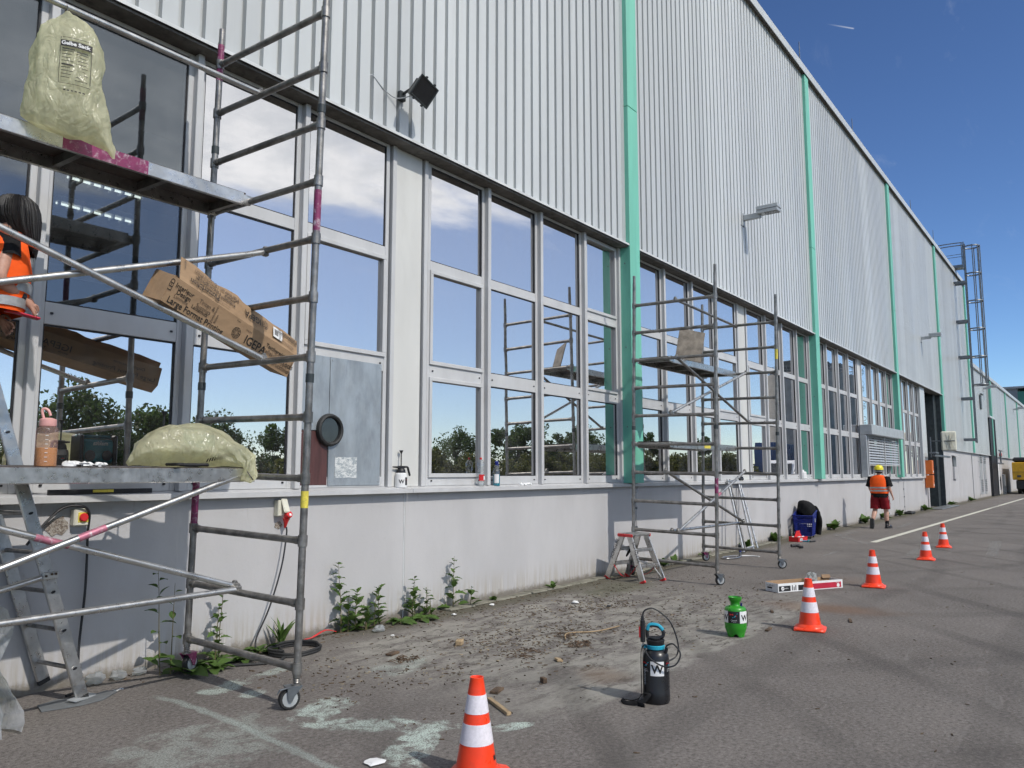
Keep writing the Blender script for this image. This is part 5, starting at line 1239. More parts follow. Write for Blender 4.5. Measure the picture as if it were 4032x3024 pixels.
# ------------------------------------------------------------------ roof access ladder with cage
cg = thing('roof_ladder', 'tall steel roof ladder with safety cage standing off the cladding', 'ladder', (49.6, -.12, 0))
zt, zb = 14.4, 3.2
for x in (-.24, .24): MB().b2(x - .025, x + .025, -.62, -.56, zb, zt, .004).build('rail', 'galv', cg)
for k in range(38):
    MB().tube([(-.22, -.59, zb + .3 + k * .29), (.22, -.59, zb + .3 + k * .29)], .014, 6).build('rung', 'galv', cg)
for z in (3.35, 5.6, 7.9, 9.9, 12.1):
    for x in (-.24, .24): MB().b2(x - .03, x + .03, -.56, .02, z - .05, z + .09, .004).build('standoff', 'galv', cg)
def hoop(z): return [(-.24, -.62, z)] + [(.40 * math.cos(a), -.95 + .40 * math.sin(a), z) for a in [R(160) + R(220) * i / 14 for i in range(15)]] + [(.24, -.62, z)]
for k in range(6):
    z = 6.35 + k * 1.55; MB().tube(hoop(z), .03, 6, flat=1.4).build('cage_hoop', 'galv', cg)
for a in (R(190), R(230), R(270), R(310), R(350)): MB().tube([(.40 * math.cos(a), -.95 + .40 * math.sin(a), 6.3), (.40 * math.cos(a), -.95 + .40 * math.sin(a), 14.15)], .026, 6).build('cage_bar', 'galv', cg)
for x in (-.30, .30):
    MB().tube(bez([(x, -.5, 12.9), (x, -.5, 14.2), (x, -.42, 14.35), (x, .7, 14.35), (x, .8, 14.2), (x, .8, 12.9)], 6), .03, 8).build('handrail', 'galv', cg)
    MB().tube([(x, -.5, 13.7), (x, .8, 13.7)], .015, 8).build('knee_rail', 'galv', cg)
MB().b2(-.35, .35, -.5, .1, 12.95, 13.1).build('step_over', 'galv', cg)
for x, zz, nm_ in ((22.4, 1.2, 'lightning rod on the roof edge, nearest one'), (28.4, 1.1, 'lightning rod on the roof edge between the second and third green columns'), (38.8, 1.1, 'lightning rod on the roof edge left of the fourth green column'), (44.8, 1.2, 'lightning rod on the roof edge left of the roof ladder')):
    r = thing('lightning_rod', 'thin ' + nm_, 'rod', (x, .1, ZR + .12), group='lightning rods along the roof edge')
    MB().tube([(0, 0, .0), (0, 0, zz)], [.022, .012], 6).build('rod', 'galv', r); MB().lathe([(.06, 0), (.06, .05)], 12).build('foot', 'galv', r)
# ------------------------------------------------------------------ blind box over the lower windows of the third bay
bb_ = thing('window_blind', 'grey boxed outside blind with pale slats over the windows behind the walking man', 'blind', (27.0, 0, 0))
MB().b2(-.15, 4.75, -.38, .0, 2.78, 3.10, .012).build('blind_box', 'lamp_grey', bb_)
MB().b2(-.15, -.05, -.2, .0, 1.42, 2.78, .01).build('side_cheek', 'lamp_grey', bb_)
for x in (.02, 2.36, 4.62): MB().b2(x, x + .05, -.22, -.16, 1.5, 2.78, .005).build('guide_rail', 'alu_white', bb_)
slat = MB().box((0, 0, 0), (2.24, .07, .008), 0, (R(58), 0, 0)).mesh('slat', smooth=None); slat.materials.append(MT['lamp_grey'])
for h in (1.21, 3.51):
    for k in range(11):
        ob = link('slat', slat, bb_); ob.location = (h, -.19, 2.73 - k * .085)
for h in (1.21, 3.51): MB().b2(h - 1.13, h + 1.13, -.215, -.165, 1.80, 1.83, .004).build('bottom_rail', 'alu_white', bb_)
# ------------------------------------------------------------------ door zone
for k, (z0, z1) in enumerate(((1.5, 2.10), (.93, 1.46))):
    ob = thing('orange_cabinet', ['upper orange control cabinet beside the big roller door', 'lower orange control cabinet beside the big roller door'][k], 'cabinet', (37.95, -.22, z0), group='orange cabinets by the roller door')
    MB().b2(-.20, .16, -.10, .2, 0, z1 - z0, .015).build('cabinet_body', 'orange_box', ob); MB().b2(-.06, .06, -.107, -.101, .08, .16).build('notice', 'white', ob); MB().b2(.10, .13, -.115, -.101, .25, .33, .004).build('latch', 'black', ob)
mr = thing('traffic_mirror', 'back of a grey square traffic mirror on an arm beside the roller door', 'mirror', (39.6, -.75, 2.55))
MB().box((0, 0, .42), (.10, .60, .86), .05, (0, 0, R(15))).build('mirror_shell', 'cream', mr)
rb = MB()
for q in (-.22, -.08, .08, .22): rb.tube([(-.06, q * .3, .42), (-.07, q, .72)], .02, 6); rb.tube([(-.06, q * .3, .42), (-.07, q, .12)], .02, 6)
each(rb, 'stiffener', 'cream', mr); MB().tube([(-.08, -.25, .42), (-.08, .75, .42)], .025, 8).build('arm', 'galv', mr); MB().tube([(-.08, .72, -.3), (-.08, .72, .6)], .03, 8).build('wall_post', 'galv', mr)
gt = thing('barrier_arm', 'grey steel arm projecting over the roller doorway', 'arm', (38.7, -.2, 2.3))
MB().b2(-.9, 3.3, -.25, -.17, -.04, .05, .01).build('beam', 'galv', gt); MB().b2(-1.0, -.2, -.3, -.05, .08, .15, .01).build('hinge_box', 'galv', gt)
gt2 = thing('barrier_arm', 'grey steel arm by the far dark doorway', 'arm', (62.3, -.25, 2.2))
MB().b2(-.3, 3.4, -.25, -.17, -.04, .06, .01).build('beam', 'galv', gt2); MB().b2(1.9, 2.1, -.25, -.17, .0, .9, .01).build('upright', 'galv', gt2); MB().b2(1.2, 3.2, -.25, -.17, .86, .94, .01).build('cross_bar', 'galv', gt2)
vb = thing('wall_vent', 'grey vent flap on the plinth between the roller door and the louvre doors', 'vent', (46.0, -.02, 1.25))
MB().b2(-.45, .45, -.10, 0, 0, .62, .01).build('lower_box', 'plinth', vb); MB().b2(-.42, .42, -.07, 0, .63, 1.15, .01).build('grille', 'shutter', vb); MB().box((0, -.12, 1.18), (1.0, .28, .02), 0, (R(14), 0, 0)).build('rain_hood', 'flash', vb)
ht = thing('wall_hatch', 'small dark rust streaked hatch high on the low hall wall', 'hatch', (57.8, -.13, 5.6))
MB().b2(-.35, .35, -.06, .0, 0, .9, .01).build('frame', 'darksteel', ht); MB().b2(-.4, .5, -.16, -.06, .9, .97, .01).build('hood', 'darksteel', ht)
al = thing('warning_beacon', 'small red beacon on the plinth edge of the low hall', 'beacon', (67.2, -.2, 2.74)); MB().lathe([(.10, 0), (.10, .05)], 12).build('base', 'black', al); MB().lathe([(.09, .05), (.09, .22), (.05, .27)], 14).build('lens', 'red', al)
pdoor = thing('service_door', 'white service door in the low hall plinth beyond the dark doorway', 'door', (66.6, -.02, 0)); MB().b2(-.5, .5, -.04, 0, .05, 2.2, .01).build('leaf', 'white', pdoor); MB().b2(.35, .42, -.1, -.04, 1.0, 1.08, .01).build('handle', 'black', pdoor); MB().b2(-.55, -.5, -.05, 0, .05, 2.25, .01).build('jamb', 'darksteel', pdoor)
ym = thing('yellow_machine', 'yellow and black container machine at the far right end of the wall', 'machine', (69.6, -1.75, 0))
MB().b2(.0, 6.0, -1.4, 1.1, 1.05, 2.35, .05).build('housing', 'yellow_mach', ym); MB().b2(.15, 5.9, -1.35, 1.05, 2.36, 2.72, .12).build('lid', 'black', ym); MB().b2(.1, 5.9, -1.3, .9, .35, 1.04, .05).build('chassis', 'black', ym)
for x in (.9, 4.8):
    for y in (-1.1, .75): MB().lathe([(.2, -.11), (.33, -.12), (.36, -.06), (.36, .06), (.33, .12), (.2, .11)], 20, Matrix.Translation((x, y, .36)) @ Matrix.Rotation(R(90), 4, 'X')).build('wheel', 'rubber', ym)
sm = MB(); sm.b2(-.02, .0, -1.38, 1.08, 1.62, 1.64); sm.b2(-.03, .0, .55, .8, 1.25, 1.4); sm.build('panel_seam', 'darksteel', ym)
gy = thing('concrete_barrier', 'low grey metal panel leaning by the low hall wall', 'panel', (68.2, -.2, 0)); MB().b2(-.5, .5, -.1, .05, .6, 1.45, .02).build('panel', 'shutter', gy); MB().b2(-.45, -.35, -.1, .05, 0, .6, .01).build('leg', 'galv', gy); MB().b2(.35, .45, -.1, .05, 0, .6, .01).build('leg', 'galv', gy)
# ------------------------------------------------------------------ sockets, cables, conduits on the plinth
ce = thing('power_socket', 'cream wall socket with red plug hanging below the sill', 'socket', (4.64, -.001, 1.17))
MB().box((0, -.035, .065), (.085, .07, .15), .008).build('socket_box', 'cream', ce); 
fl2 = MB().box((.025, -.085, .09), (.075, .02, .14), .008, (R(-20), 0, R(10))); fl2.build('socket_lid', 'cream', ce)
pg = MB(); pg.lathe([(.028, 0), (.034, .01), (.034, .05), (.03, .06)], 18, Matrix.Translation((.055, -.06, -.015)) @ Matrix.Rotation(R(65), 4, 'X')); po_ = pg.build('plug', 'red', ce)
MB().lathe([(.035, 0), (.02, -.04), (.013, -.075), (.010, -.09)], 14, Matrix.Translation((.05, -.07, -.03)) @ Matrix.Rotation(R(10), 4, 'X')).build('plug_sleeve', 'red', po_); MB().box((.055, -.122, .005), (.024, .006, .024), .002, (R(-25), 0, 0)).build('plug_face', 'white', po_)
cb = MB().tube(bez([(4.69, -.075, 1.06), (4.69, -.08, .98), (4.63, -.10, .70), (4.50, -.12, .36), (4.36, -.14, .12), (4.30, -.2, .02), (4.05, -.35, .012), (3.8, -.3, .012)], 10), .0075, 8).build('power_cable', 'black', None); tag(cb, 'black cable running from the red plug down to the ground', 'cable')
sw = thing('wall_switch', 'cream switch box with red turn knob on the plinth behind the ladder', 'switch', (2.84, -.001, 1.165))
MB().box((0, -.035, .065), (.11, .07, .13), .01).build('switch_box', 'cream', sw); MB().lathe([(.03, 0), (.032, .012), (.026, .02)], 18, Matrix.Translation((.01, -.072, .065)) @ Matrix.Rotation(R(90), 4, 'X')).build('knob', 'red', sw); MB().box((.01, -.071, .065), (.075, .004, .075), .002).build('knob_plate', 'yellow_label', sw)
pt_ = MB()
m, t, b, o = base_mat('crumbled_plaster'); MT['plaster'] = m; pos = t.new('ShaderNodeNewGeometry').outputs['Position']
t.put(b.inputs['Base Color'], t.mix(t.ramp(t.noise(pos, 60, 4, .7), .4, .6), (.20, .16, .13), (.42, .38, .33))); t.put(b.inputs['Normal'], t.bump(t.noise(pos, 60, 5, .7), .8, .02)); b.inputs['Roughness'].default_value = .95
def patch(cx, cz, rx, rz, seed, mt, nm, par):
    rnd = random.Random(seed); pl = [(cx + rx * math.cos(a) * rnd.uniform(.7, 1.15), cz + rz * math.sin(a) * rnd.uniform(.7, 1.15)) for a in [2 * math.pi * i / 16 for i in range(16)]]
    MB().prism(pl, .006, Matrix(((1, 0, 0, 0), (0, 0, 1, -.0052), (0, 1, 0, 0), (0, 0, 0, 1)))).build(nm, mt, par)
patch(2.70, 1.17, .09, .075, 4, 'plaster', 'plaster_patch', hall); patch(4.655, 1.075, .045, .035, 6, 'plaster', 'plaster_patch', hall)
cb = MB().tube(bez([(2.48, -.05, 1.05), (2.56, -.05, 1.16), (2.70, -.06, 1.30), (2.82, -.09, 1.315), (2.885, -.085, 1.26), (2.90, -.05, 1.1), (2.905, -.05, .7), (2.88, -.06, .3), (2.86, -.12, .06), (2.83, -.22, .014), (2.7, -.3, .012)], 8), .0095, 8).build('power_cable', 'black', None); tag(cb, 'thick black cable looping over the switch box and down behind the ladder', 'cable')
def conduit(x, z0, z1, label, y=-.02):
    r = thing('earthing_cable', label, 'cable', (x, y, 0)); MB().tube(bez([(0.06, -.01, z1), (.02, -.012, z1 - .08), (0, 0, z1 - .16), (.005, 0, (z0 + z1) / 2), (0, 0, z0)], 6), .006, 6).build('wire', 'chain', r)
    for z in (z0 + .25, (z0 + z1) / 2, z1 - .35): MB().box((0, 0, z), (.035, .035, .04), .006).build('clamp', 'galv', r)
conduit(11.67, .02, 1.34, 'earthing wire with clamps running down the plinth below the first green column')
conduit(33.2, .03, 1.3, 'earthing wire with clamps on the plinth behind the walking man')
conduit(56.0, .03, 2.6, 'earthing wire on the plinth left of the louvre doors')
bp = thing('rubber_ballast', 'flat black rubber ballast block at the wall behind the walking man', 'ballast', (33.5, -.12, 0)); MB().box((0, 0, .05), (.75, .3, .09), .03).build('slab', 'rubber', bp); MB().box((0, 0, .105), (.2, .12, .03), .01).build('socket', 'rubber', bp)
# ------------------------------------------------------------------ hose rings and straps on the ground
def ring(name, c, r, turns, th, mat, label, cat, sq_=.9):
    pts = []
    for i in range(int(turns * 36) + 1):
        a = R(10) * i; rr = r * (1 + .05 * math.sin(i * .37) - .015 * (i // 36)); pts.append((c[0] + rr * math.cos(a), c[1] + rr * math.sin(a) * sq_, th + (i // 36) * th * 1.6 + .004 * math.sin(i * .5)))
    ob = MB().tube(pts, th, 8).build(name, mat, None); return tag(ob, label, cat)
ring('rubber_hose', (4.56, -.42, 0), .23, 2.6, .012, 'rubber', 'black hose coiled in rings on the ground beside the near scaffold wheel', 'hose')
ob = MB().tube(bez([(3.9, -.45, .012), (4.15, -.62, .012), (4.35, -.55, .012), (4.5, -.28, .03)], 8), .012, 8).build('hose_end', 'rubber', None); tag(ob, 'loose black hose end among the weeds by the near scaffold', 'hose')
ob = MB().tube(bez([(4.75, -.16, .02), (4.9, -.2, .035), (5.0, -.12, .02), (5.18, -.08, .05), (5.3, -.1, .02)], 6), .013, 6, flat=.3).build('red_strap', 'red', None); tag(ob, 'twisted red strap on the ground at the wall among weeds', 'strap')
ob = MB().tube(bez([(14.6, -.62, .02), (14.35, -.52, .02), (14.05, -.5, .02), (13.95, -.62, .02), (14.2, -.72, .02), (14.5, -.68, .03), (14.62, -.6, .05)], 8), .014, 8).build('grey_hose', 'chain', None); tag(ob, 'grey hose loop on the ground beside the leaning scaffold frame', 'hose')
ob = MB().tube(bez([(14.65, -.62, .012), (14.75, -.78, .012), (14.7, -.95, .012)], 6), .011, 8).build('white_hose', 'white', None); tag(ob, 'short pale hose end next to the grey hose loop', 'hose')
cp = thing('hose_coupling', 'small blue and steel hose coupling between the two hoses', 'coupling', (14.60, -.63, .0)); MB().lathe([(.025, 0), (.03, .02), (.022, .09)], 12, Matrix.Translation((0, 0, .0))).build('socket', 'galv', cp); MB().lathe([(.026, .09), (.024, .13)], 12).build('ring', 'blue', cp)
# ------------------------------------------------------------------ trolley basket with jacket, caddy and tools
bk = thing('shopping_basket', 'dark blue plastic rolling basket against the plinth under the black jacket', 'basket', (19.75, -.28, .04), R(8))
def basket_side(p0, p1, q0, q1, nx, nz, holes):
    """woven side: bars between bottom edge p0-p1 and top edge q0-q1"""
    mb = MB(); p0, p1, q0, q1 = map(Vector, (p0, p1, q0, q1))
    for i in range(nx + 1):
        f_ = i / nx; a = p0.lerp(p1, f_); c_ = q0.lerp(q1, f_); mb.tube([a, c_], .011 if i in (0, nx) else .0065, 4)
    for k in range(nz + 1):
        f_ = k / nz; a = p0.lerp(q0, f_); c_ = p1.lerp(q1, f_); mb.tube([a, c_], .013 if k in (0, nz) else .008, 4)
    for (x0, x1, z0, z1) in holes:
        def pt(x, z): return p0.lerp(p1, x).lerp(q0.lerp(q1, x), z)
        mb.add([pt(x0, z0), pt(x1, z0), pt(x1, z1), pt(x0, z1)], [(0, 1, 2, 3)])
    return mb
b0, b1, b2_, b3 = (-.30, -.20, .03), (.26, -.20, .03), (.26, .16, .03), (-.30, .16, .03)
t0, t1_, t2_, t3 = (-.36, -.25, .50), (.34, -.25, .60), (.34, .20, .62), (-.36, .20, .50)
hl = [(.0, 1, .0, .18), (.0, .3, .18, .55), (.55, .75, .18, .6), (0, 1, .62, .70), (.35, .6, .7, .92), (.0, .12, .7, 1), (.85, 1, .2, 1), (0, 1, .92, 1)]
basket_side(b0, b1, t0, t1_, 16, 11, hl).build('front_side', 'blue', bk); basket_side(b3, b2_, t3, t2_, 16, 11, hl[:5]).build('rear_side', 'blue', bk)
basket_side(b0, b3, t0, t3, 10, 11, [(.0, 1, 0, .2), (.3, .7, .2, .6), (0, 1, .65, .8)]).build('end_side', 'blue', bk); basket_side(b1, b2_, t1_, t2_, 10, 11, [(0, 1, 0, .3), (0, 1, .5, 1)]).build('end_side', 'blue', bk)
MB().b2(-.30, .26, -.20, .16, .02, .035).build('bottom', 'blue', bk)
MB().tube([t0, t1_, t2_, t3], .02, 8, closed=True).build('rim', 'blue', bk)
MB().b2(-.02, .06, -.255, -.245, .34, .43).build('front_badge', 'lamp_grey', bk); tx = MB(); text(tx, 'A', .06, frame((-.0, -.257, .36), (1, 0, 0), (0, 0, 1))); tx.build('badge_letter', 'white', bk, fix=False, smooth=None)
for x in (-.26, .22):
    for y in (-.17, .13): MB().lathe([(.02, -.012), (.028, -.01), (.028, .01), (.02, .012)], 14, Matrix.Translation((x, y, -.012)) @ Matrix.Rotation(R(90), 4, 'X')).build('wheel', 'rubber', bk)
jk = thing('black_jacket', 'black jacket with hood draped over the end of the blue basket', 'jacket', (20.0, -.26, 0))
mb = MB(); vs = []; fs = []; rows = [(.885, .07, .05, -.06, .02), (.87, .13, .10, -.05, .02), (.83, .20, .15, -.03, .01), (.76, .25, .18, .0, .0), (.68, .28, .20, .02, 0), (.61, .31, .21, .05, 0), (.56, .30, .20, .08, -.02)]
n = 32
for z, rx, ry, cx_, cy_ in rows:
    for k in range(n):
        a = 2 * math.pi * k / n; vs.append((cx_ + rx * math.cos(a) * (1 + .05 * math.sin(5 * a + z * 20)), cy_ + ry * math.sin(a) * (1 + .05 * math.sin(4 * a)), z + .02 * math.sin(3 * a) * (z < .7)))
for i in range(len(rows) - 1):
    for k in range(n): fs.append((i * n + k, i * n + (k + 1) % n, (i + 1) * n + (k + 1) % n, (i + 1) * n + k))
fs.append(tuple(range(n))); mb.add(vs, fs); displaced(mb, .02, 6, 4); mb.build('hood_and_back', 'black_cloth', jk, smooth=60)
sl_ = MB(); sl_.tube(bez([(.26, -.10, .72), (.40, -.14, .55), (.48, -.16, .3), (.50, -.12, .05)], 8), [.10] * 8 + [.095] * 8 + [.085] * 8 + [.075], 14, flat=.6); displaced(sl_, .012, 8, 2); sl_.build('sleeve', 'black_cloth', jk, smooth=60)
tc_ = thing('tool_caddy', 'red plastic carry caddy with centre handle in front of the blue basket', 'caddy', (18.62, -.47, 0), R(-12))
mb = MB()
for (x0, x1, y0, y1) in ((-.2, .2, -.12, -.112), (-.2, .2, .112, .12), (-.2, -.192, -.112, .112), (.192, .2, -.112, .112), (-.192, .192, -.112, .112)):
    mb.b2(x0, x1, y0, y1, .004 if x1 - x0 < .39 or y1 - y0 < .02 else .002, .11 if (x1 - x0 < .02 or y1 - y0 < .02) else .008)
mb.b2(-.205, .205, -.126, -.12, .098, .112); mb.build('tray', 'red', tc_)
hm = MB(); hm.prism([(-.19, .01), (.19, .01), (.16, .11), (.07, .225), (-.07, .225), (-.16, .11)], .008, Matrix(((1, 0, 0, 0), (0, 0, 1, -.004), (0, 1, 0, 0), (0, 0, 0, 1)))); hm.tube([(-.075, 0, .228), (.075, 0, .228)], .014, 8); hm.build('handle_wall', 'red', tc_)
ob = MB()
for k in range(4): ob.add(crumple((-.14 + k * .09, .05 * (-1) ** k, .09), .05, .6, 90 + k, 5, 8).v, crumple((-.14 + k * .09, .05 * (-1) ** k, .09), .05, .6, 90 + k, 5, 8).f)
ob.build('cleaning_rag', 'paper', tc_)
MB().b2(-.15, -.03, -.1275, -.1262, .02, .085).build('worn_sticker', 'sticker', tc_)
cw = thing('window_scraper', 'turquoise handled window washer lying in front of the red caddy', 'tool', (18.60, -.70, 0), R(-80)); MB().tube([(-.14, 0, .02), (.0, 0, .02)], .016, 8).build('handle', 'cyan', cw); MB().tube([(.0, -.1, .025), (.0, .1, .025)], .022, 8).build('sleeve', 'teal', cw); MB().tube([(.05, -.12, .02), (.14, .06, .02)], .018, 8).build('head', 'black', cw)
dr = thing('cordless_tool', 'small black hand tool lying alone on the asphalt near the red caddy', 'tool', (16.95, -.92, 0), R(-35)); MB().tube([(-.10, 0, .05), (.10, 0, .05)], [.03, .028], 12).build('body', 'black', dr); MB().tube([(.02, 0, .05), (.05, -.10, .03)], [.022, .026], 10).build('grip', 'rubber', dr); MB().box((.055, -.12, .03), (.08, .06, .05), .01).build('battery', 'black', dr)
# ------------------------------------------------------------------ people
def skin_body(name, nodes, edges, root, mat, parent, sub=2):
    """one continuous surface grown round a posed skeleton"""
    names = list(nodes); me = bpy.data.meshes.new(name); me.from_pydata([nodes[k][0] for k in names], [(names.index(a), names.index(b)) for a, b in edges], [])
    ob = bpy.data.objects.new(name, me); COL.objects.link(ob)
    md = ob.modifiers.new('skin', 'SKIN'); md.use_smooth_shade = True; md.branch_smoothing = .6
    for i, k in enumerate(names):
        r = nodes[k][1]; sv = me.skin_vertices[0].data[i]; sv.radius = r if isinstance(r, tuple) else (r, r); sv.use_root = (k == root)
    ms = ob.modifiers.new('sub', 'SUBSURF'); ms.levels = sub; ms.render_levels = sub
    bpy.context.view_layer.update(); dg = bpy.context.evaluated_depsgraph_get(); m2 = bpy.data.meshes.new_from_object(ob.evaluated_get(dg))
    bpy.data.objects.remove(ob); bpy.data.meshes.remove(me)
    m2.materials.clear(); m2.materials.append(MT[mat]); m2.name = name; m2.shade_smooth()
    return link(name, m2, parent)
def garment(sections, n=32, closed_top=False, amp=.006, seed=1., sc=9):
    """lofted cloth from rings: (centre, half width along X, half depth along Y, optional tilt)"""
    mb = MB(); vs = []; fs = []
    for s in sections:
        c, rx, ry = Vector(s[0]), s[1], s[2]; ex = s[3] if len(s) > 3 else 2.6; tx = s[4] if len(s) > 4 else Vector((1, 0, 0)); ty = s[5] if len(s) > 5 else Vector((0, 1, 0))
        for k in range(n):
            a = 2 * math.pi * k / n; ca, sa = math.cos(a), math.sin(a); e = (abs(ca) ** ex + abs(sa) ** ex) ** (-1 / ex)
            vs.append(c + tx * (rx * e * ca) + ty * (ry * e * sa))
    for i in range(len(sections) - 1):
        for k in range(n): fs.append((i * n + k, i * n + (k + 1) % n, (i + 1) * n + (k + 1) % n, (i + 1) * n + k))
    if closed_top: fs.append(tuple((len(sections) - 1) * n + k for k in range(n)))
    mb.add(vs, fs)
    if amp: displaced(mb, amp, sc, seed)
    return mb
def hand_nodes(nodes, edges, wrist, d, side, nrm, key, s=1., curl=.6):
    """palm + five fingers leaving a wrist; d along the palm, side towards the thumb, nrm out of the back of the hand"""
    d, side, nrm = Vector(d).normalized(), Vector(side).normalized(), Vector(nrm).normalized(); w = Vector(wrist)
    nodes[key + 'palm'] = (w + d * .045 * s, (.030 * s, .016 * s)); edges.append((key + 'wrist', key + 'palm'))
    for i, (off, ln) in enumerate(((.030, .068), (.010, .076), (-.010, .070), (-.029, .056))):
        k0 = w + d * .088 * s + side * off * s; dirv = d
        nodes[f'{key}k{i}'] = (k0, .0095 * s); edges.append((key + 'palm', f'{key}k{i}'))
        p = k0; a = 0
        for j in range(3):
            a += curl * (.75 + .25 * j); dirv = d * math.cos(a) - nrm * math.sin(a); p = p + dirv * ln * s * (.42, .32, .26)[j]
            nodes[f'{key}f{i}{j}'] = (p, (.0088, .008, .0068)[j] * s); edges.append((f'{key}k{i}' if j == 0 else f'{key}f{i}{j - 1}', f'{key}f{i}{j}'))
    p = w + d * .03 * s + side * .034 * s; nodes[key + 't0'] = (p, .011 * s); edges.append((key + 'palm', key + 't0'))
    for j in range(2):
        p = p + (d * .75 + side * (.45 - .5 * j) - nrm * .35).normalized() * .030 * s; nodes[f'{key}t{j + 1}'] = (p, (.0095, .0078)[j] * s); edges.append((f'{key}t{j}', f'{key}t{j + 1}'))
# --- man walking away (local: he walks along +X; his left is +Y)
H = 1.74
mn = thing('person', 'man in orange vest, yellow hard hat and red shorts walking away along the wall', 'person', (24.42, -1.02, 0), R(-4))
V = Vector
N = {}; E_ = []
N['pelvis'] = (V((0, 0, .93)), (.15, .17)); N['belly'] = (V((.02, 0, 1.10)), (.155, .18)); N['chest'] = (V((.02, 0, 1.30)), (.145, .185)); N['neck0'] = (V((0, 0, 1.46)), (.075, .09)); N['neck'] = (V((.015, 0, 1.53)), .062); N['head'] = (V((.03, 0, 1.60)), .082); N['crown'] = (V((.03, 0, 1.68)), .078)
E_ += [('pelvis', 'belly'), ('belly', 'chest'), ('chest', 'neck0'), ('neck0', 'neck'), ('neck', 'head'), ('head', 'crown')]
for s, sg in (('l', 1), ('r', -1)):
    N[s + 'sh'] = (V((0, sg * .22, 1.425)), .072); E_.append(('neck0', s + 'sh'))
    el = V((-.05, sg * .275, 1.15)) if sg < 0 else V((.03, sg * .27, 1.14)); wr = V((.02, sg * .335, .91)) if sg < 0 else V((.17, sg * .25, .95))
    N[s + 'el'] = (el, .047); N[s + 'wrist'] = (wr, (.030, .026)); E_ += [(s + 'sh', s + 'el'), (s + 'el', s + 'wrist')]
    dd = (wr - el).normalized(); hand_nodes(N, E_, wr, dd, V((.9, 0, .1)), V((0, sg, .2)), s, 1.0, .85)
    hip = V((0, sg * .105, .86)); N[s + 'hip'] = (hip, .098); E_.append(('pelvis', s + 'hip'))
    if sg > 0: kn, an, to = V((-.02, .135, .50)), V((-.27, .15, .20)), V((-.28, .15, .055))      # trailing leg, heel lifted
    else: kn, an, to = V((.10, -.13, .47)), V((.07, -.14, .10)), V((.22, -.165, .035))
    N[s + 'knee'] = (kn, .066); N[s + 'calf'] = (kn.lerp(an, .3) + V((-.02, 0, 0)), .076); N[s + 'ank'] = (an, .042); N[s + 'toe'] = (to, .040)
    E_ += [(s + 'hip', s + 'knee'), (s + 'knee', s + 'calf'), (s + 'calf', s + 'ank'), (s + 'ank', s + 'toe')]
skin_body('body', N, E_, 'pelvis', 'skin_tan', mn)
X1, Y1 = V((1, 0, 0)), V((0, 1, 0))
ves = garment([((.01, 0, .985), .20, .235), ((.015, 0, 1.06), .21, .242), ((.02, 0, 1.2), .205, .246), ((.02, 0, 1.32), .185, .248), ((.01, 0, 1.42), .145, .232), ((.0, 0, 1.475), .10, .16), ((.0, 0, 1.50), .085, .09)], 36, amp=.010, seed=2)
vo = ves.build('vest', 'hivis', mn, smooth=60)
for z in (1.04, 1.12): garment([((.016, 0, z), .2135, .2475), ((.017, 0, z + .045), .2140, .2495)], 36, amp=.008, seed=2).build('reflective_stripe', 'reflect_tape', vo, smooth=60)
garment([((0, 0, .87), .18, .225), ((.0, 0, .93), .187, .228), ((.01, 0, 1.0), .187, .225)], 32, amp=.006, seed=5).build('shirt_hem', 'black_cloth', mn, smooth=60)
for sg in (1, -1):
    p0 = V((0, sg * .205, 1.43)); p1 = V((-.035, sg * .285, 1.18)) if sg < 0 else V((.02, sg * .28, 1.17)); ax = (p1 - p0).normalized(); tx = ax.cross(V((1, 0, 0))).normalized(); ty = ax.cross(tx)
    garment([(p0 + V((0, -sg * .03, .02)), .06, .06, 2, tx, ty), (p0, .098, .092, 2, tx, ty), (p0.lerp(p1, .5), .09, .088, 2, tx, ty), (p1, .096, .094, 2, tx, ty)], 20, amp=.006, seed=7 + sg).build('sleeve', 'black_cloth', mn, smooth=60)
    k0 = V((0, sg * .108, .93)); k1 = V((-.02, sg * .13, .50)) if sg > 0 else V((.09, sg * .13, .49))
    so = garment([(k0, .17, .118, 2.2), (k0.lerp(k1, .35), .15, .135, 2.2), (k0.lerp(k1, .7), .135, .132, 2.2), (k0.lerp(k1, .88), .135, .13, 2.2)], 24, amp=.008, seed=11 + sg).build('shorts_leg', 'red_shorts', mn, smooth=60)
    stp = MB()
    for q in (-.03, 0, .03):
        a = k0.lerp(k1, .1) + V((q, sg * .127, 0)); c_ = k0.lerp(k1, .87) + V((q, sg * .133, 0)); stp.tube([a, c_], .006, 4)
    stp.build('side_stripe', 'white', so)
    an = N[('l' if sg > 0 else 'r') + 'ank'][0]; to = N[('l' if sg > 0 else 'r') + 'toe'][0]
    MB().tube([an + V((0, 0, .12 if sg < 0 else .07)), an + V((0, 0, .02))], .052, 14).build('sock', 'black_cloth', mn)
    if sg < 0:
        sh = MB(); sh.box((an.x + .075, an.y - .012, .052), (.29, .105, .088), .035, (0, 0, R(-10))); sh.box((an.x - .005, an.y, .10), (.13, .10, .10), .035); sh.build('shoe', 'black', mn, smooth=60); MB().box((an.x + .078, an.y - .012, .014), (.30, .108, .024), .01, (0, 0, R(-10))).build('sole', 'rubber', mn)
    else:
        sh = MB(); sh.box((an.x - .015, an.y, .145), (.095, .10, .28), .035, (0, R(8), 0)); sh.build('shoe', 'black', mn, smooth=60); MB().box((an.x - .068, an.y, .145), (.022, .105, .29), .01, (0, R(8), 0)).build('sole', 'rubber', mn)
MB().lathe([(.087, 1.60), (.094, 1.635), (.09, 1.68), (.07, 1.70)], 24, Matrix.Translation((.028, 0, -.05))).build('hair', 'hair', mn)
